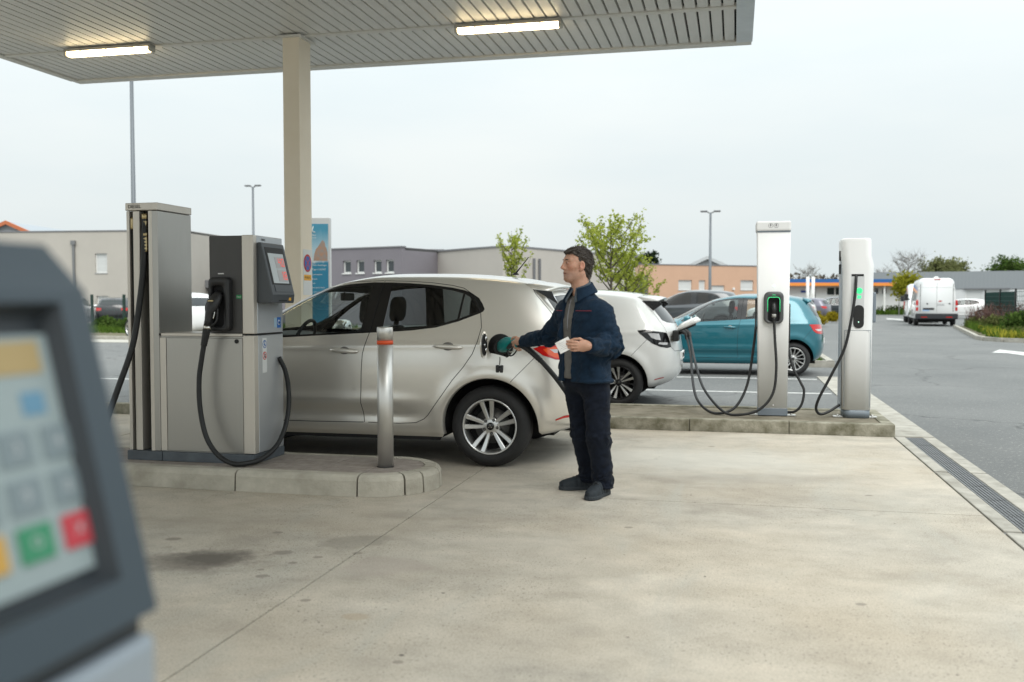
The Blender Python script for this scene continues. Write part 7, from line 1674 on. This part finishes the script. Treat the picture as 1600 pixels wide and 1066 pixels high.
branch_tree('leafy_tree', 'dense green tree beyond the warehouse at the far right corner', 46.5, 162, 7.6, 3.2, 2, 24, 4200, .24, L_green, 39, group=G4, up=.45, r0=.2, twig=7, clump=.15)
branch_tree('bare_tree', 'faint bare tree on the skyline between the charging posts', 11.2, 160, 7.4, 2.3, 2.5, 20, 0, .14, L_brown, 41, group=G4, up=.65, r0=.13, bark=M_bark_haze, twig=16, clump=.2)
branch_tree('bare_tree', 'faint bare tree above the peach building left of the square charging post', 1.12, 113.3, 5.6, 1.7, 2, 16, 0, .10, L_brown, 43, group=G4, up=.6, r0=.13, bark=M_bark_haze, twig=16, clump=.2)
branch_tree('conifer', 'dark conifer top behind the small hut roof right of the young trees', -7.3, 84, 6.0, .8, 3.0, 22, 1500, .14, L_dark, 45, up=.15, r0=.09, twig=3, clump=.16)
m = MB()
for k in range(60):
    x = random.uniform(6, 27); h = random.uniform(3.2, 5.6) * (1 if x < 22 else 1.05); leaf_cloud(m, (x, 150 + random.uniform(-2, 4) - x * .1, h * .55), (1.5, 1.5, h * .5), 120, .32)
tag(m.build('treeline', L_brown, fix=False), kind='stuff')
m = MB()
for k in range(34):
    x = random.uniform(13, 24); h = random.uniform(3.6, 5.0); leaf_cloud(m, (x, 158 + random.uniform(-2, 2), h * .55), (1.4, 1.4, h * .5), 120, .3)
tag(m.build('treeline', L_dark, fix=False), kind='stuff')
# hedge, golden bushes
hd = thing('hedge', 'clipped dark green hedge across the road end left of the golden tree', 'hedge', (14.2, 101, 0)); m = MB()
for k in range(16): leaf_cloud(m, (11.6 + .36 * k, 101, .45), (.5, .5, .45), 130, .09)
Loc(hd)(m, 'foliage', L_green, fix=False); m = MB()
for k in range(8): m.tube([(11.8 + .7 * k, 101, 0), (11.8 + .7 * k, 101, .6)], .03, 5)
Loc(hd)(m, 'stems', M_bark)
tag(MB().box(8, 19, 96.5, 103, -.05, .03).build('grass_verge', mat('verge_green', (.06, .10, .025), .95, color2=(.10, .15, .04), vscale=1.5)), kind='structure')
blades(lambda: (random.uniform(8.5, 18.5), random.uniform(96.6, 100)), 3500, .15, .5, w_=.06, z=.02)
shrub('golden_bush', 'golden yellow bush beside the tail of the far white hatchback', 3.95, 51.5, 1.25, .75, 1300, .065, L_yellow, 'bush', 'golden bushes in the car park')
shrub('golden_bush', 'second golden yellow bush further back before the dark parked car', 5.75, 60.5, 1.1, .72, 1100, .07, L_yellow, 'bush', 'golden bushes in the car park')
shrub('shrub', 'dark green shrub at the foot of the smallest young tree', -3.4, 34.5, 1.1, .55, 700, .06, L_green)
shrub('shrub', 'low green shrub at the front edge of the left verge', -25.0, 36.5, 2.6, .6, 1300, .08, L_green)

# ------------------------------------------------------------ parked cars in the distance
TAIL_FAR = [('tail_lamp', [(-.40, .918, .985), (-.55, .89, 1.0), (-.68, .80, 1.0), (-.76, .52, .985), (-.77, .52, .84), (-.70, .77, .82), (-.60, .87, .84), (-.52, .90, .87)])]
M_far0 = paint('far_white_paint', (.72, .72, .71))
PROTO, _ = make_car('parked_car', 'white hatchback parked by the golden bush between the charging posts', (4.2, 63.6, 0), R(168), HATCH, M_far0, 'far', detail=0, group='cars parked in the distance', tail=TAIL_FAR, scale=(.98, .97, .98), NU=64, NV=34)
def far_car(label, x, y, rz, m_, sc=1.0, group='cars parked in the distance'):
    c = copy_tree(PROTO); c.location = (x, y, 0); c.rotation_euler = (0, 0, rz); c.scale = (sc, sc, sc); c['label'] = label; c['group'] = group
    def rec(o):
        if o.type == 'MESH' and o.data.materials and o.data.materials[0] == M_far0: o.material_slots[0].link = 'OBJECT'; o.material_slots[0].material = m_
        for k in o.children: rec(k)
    rec(c); return c
P_grey = paint('far_grey_paint', (.13, .125, .16), .4); P_dark = paint('far_dark_paint', (.018, .026, .032), .3); P_blk = paint('far_black_paint', (.012, .013, .016), .2); P_sil = paint('far_silver_paint', (.42, .43, .44), .6)
far_car('grey purple hatchback parked right behind the far white hatchback', 5.6, 69.5, R(158), P_grey)
far_car('dark teal car parked behind the second golden bush', 8.0, 74.0, R(190), P_dark, 1.05)
far_car('silver car roof row behind the far white hatchback', 3.6, 80.0, R(180), P_sil)
far_car('white car half hidden by the round charging post in the far row', 9.6, 84.0, R(200), M_far0)
far_car('white parked car with a red lamp seen between hose tower and pump head', -18.30, 29.75, R(149), M_far0, 1.06)
far_car('black hatchback parked tail out behind the fence on the left', -31.9, 44.6, R(112), P_blk)
far_car('white car parked to the right of the black hatchback behind the fence', -29.4, 46.8, R(112), M_far0)
far_car('white car cut by the terminal edge, left of the black hatchback', -33.6, 42.9, R(112), M_far0)
far_car('silver white car in the second row behind the fence on the left', -33.5, 49.2, R(112), P_sil)
suv, _ = make_car('suv', 'dark grey estate car parked behind the teal hatchback', (-.5, 38.5, 0), math.pi, HATCH, paint('suv_paint', (.055, .062, .07), .3, .3), 'far', detail=0, tail=TAIL_FAR, scale=(1.08, 1.05, 1.12), NU=80, NV=40, tint=glassmat('suv_glass', (.16, .18, .19)))
# ------------------------------------------------------------ white van seen from behind
def rsec2(y, hw0, hw1, z0, z1, r_, zt_):   # closed outline of a slice, lower width hw0, upper width hw1
    o = []
    for (sx, zc, a0, hw) in ((1, z1, 0, hw1), (-1, z1, 90, hw1), (-1, z0, 180, hw0), (1, z0, 270, hw0)):
        rr_ = r_ if zc == z1 else .10
        for k in range(6): a = R(a0 + 18 * k); o.append((sx * (hw - rr_) + rr_ * math.cos(a), y, zc - (rr_ if zc == z1 else -rr_) + rr_ * math.sin(a)))
    return o
M_van = paint('van_white', (.74, .75, .75)); 
def make_van(name, label, loc, rz, sc=1.0):
    t = thing(name, label, 'van', loc, rz); t.scale = (sc, sc, sc); m = MB()
    m.loft([rsec2(0, 1.0, .80, .40, 2.42, .24, 0), rsec2(.05, 1.02, .83, .38, 2.48, .24, 0), rsec2(.6, 1.03, .85, .36, 2.52, .26, 0), rsec2(3.6, 1.03, .85, .36, 2.50, .28, 0), rsec2(4.3, 1.02, .82, .36, 2.30, .35, 0), rsec2(4.9, 1.0, .84, .36, 1.50, .25, 0), rsec2(5.4, .95, .84, .38, 1.15, .2, 0), rsec2(5.6, .85, .78, .42, .95, .15, 0)]); b = m.build('body', M_van, t)
    MB().box(-1.03, 1.03, -.10, .12, .36, .66, .05).build('rear_bumper', mat('bumper_dark', (.022, .024, .028), .6), t)
    for s in (-1, 1):
        m = MB(); m.box(s * .895, s * 1.005, -.018, .10, .80, 1.36, .02); tl = m.build('tail_lamp', M_tail, t); MB().box(s * .90, s * 1.0, -.022, .02, .98, 1.08, .005).build('lamp_clear', M_tailc, tl)
        MB().box(s * .45, s * .75, -.103, -.095, .45, .49).build('reflector', M_tail, t)
        m = MB(); m.box(s * 1.06, s * 1.28, 4.15, 4.30, 1.35, 1.72, .04); m.tube([(s * .98, 4.2, 1.4), (s * 1.1, 4.2, 1.45)], .04, 6); m.build('door_mirror', M_blackp, t)
        MB().box(s * .78, s * .80, -.006, .0, .75, 2.2).build('hinge_line', M_dark, t)
        for yy in (1.1, 4.6): m = MB(); m.lathe([(.20, -.11), (.31, -.11), (.34, -.06), (.34, .06), (.31, .11), (.20, .11)], (s * .90, yy, .34), 'x', 24); w_ = m.build('wheel', M_tyre, t)
        for zz in (1.22, 1.9): MB().box(s * .80, s * .88, -.012, .01, zz, zz + .08).build('hinge', M_van, t)
    MB().box(-.004, .004, -.005, .0, .70, 2.28).build('door_seam', M_dark, t); MB().box(-.72, .72, -.004, .0, 1.18, 1.19).build('press_line', mat('van_line', (.5, .51, .51), .5), t); MB().box(-.72, .72, -.004, .0, 2.02, 2.03).build('press_line', mat('van_line', (.5, .51, .51), .5), t)
    MB().box(-.17, .17, -.02, .04, 2.42, 2.47, .01).build('brake_lamp', M_tail, t); MB().lathe([(.12, 2.5), (.12, 2.56), (.05, 2.60), (.001, 2.60)], (0, .5, 0), n=16).build('beacon', M_white, t)
    MB().box(-.66, -.12, -.030, .0, .86, .95, .005).build('plate_lamp_bar', M_dark, t); MB().box(-.68, -.36, -.012, .0, .78, .86).build('number_plate', mat('plate_bluewhite', (.35, .5, .72), .5), t)
    m = MB(); m.prism([(.10, 1.26), (.28, 1.30), (.20, 1.34), (.11, 1.34)], 'y', -.010, -.004); m.build('emblem', mat('emblem_red', (.5, .04, .03), .5), t); MB().text('MASTRA', .10, frame((.19, -.008, 1.11), (1, 0, 0), (0, 0, 1)), .002).build('lettering', mat('grey_letter', (.2, .2, .21), .5), t)
    for x in (-.45, .62): MB().lathe([(.04, -.012), (.04, -.002)], (x, 0, 1.17), 'y', 12).build('lock', M_dark, t)
    MB().box(-.9, .9, .15, 5.3, .22, .40).build('underbody', M_under, t)
    return t
make_van('white_van', 'white high roof panel van seen from behind on the road', (10.25, 54.0, 0), R(-5))
v2 = make_van('white_van', 'white van with an orange panel half hidden left of the big van', (11.75, 67.5, 0), R(172), .95)
MB().box(-.7, .3, 5.62, 5.68, .62, 1.0).build('orange_panel', mat('panel_orange', (.75, .16, .03), .5), v2)
pk = make_car('white_pickup', 'white utility vehicle parked behind the red stemmed shrubs', (17.6, 78.0, 0), R(186), HATCH, M_far0, 'far', detail=0, tail=TAIL_FAR, scale=(1.0, 1.0, .95), NU=60, NV=32)[0]
dish = thing('satellite_dish', 'white satellite dish on the warehouse roof', 'satellite dish', (37.0, 124, 4.75)); m = MB(); m.ell((0, -.3, .6), (.75, .22, .48), 14, 8); m.build('dish', M_white, dish); MB().tube([(0, .1, 0), (0, 0, .5)], .05, 6).build('mast', M_steel, dish)
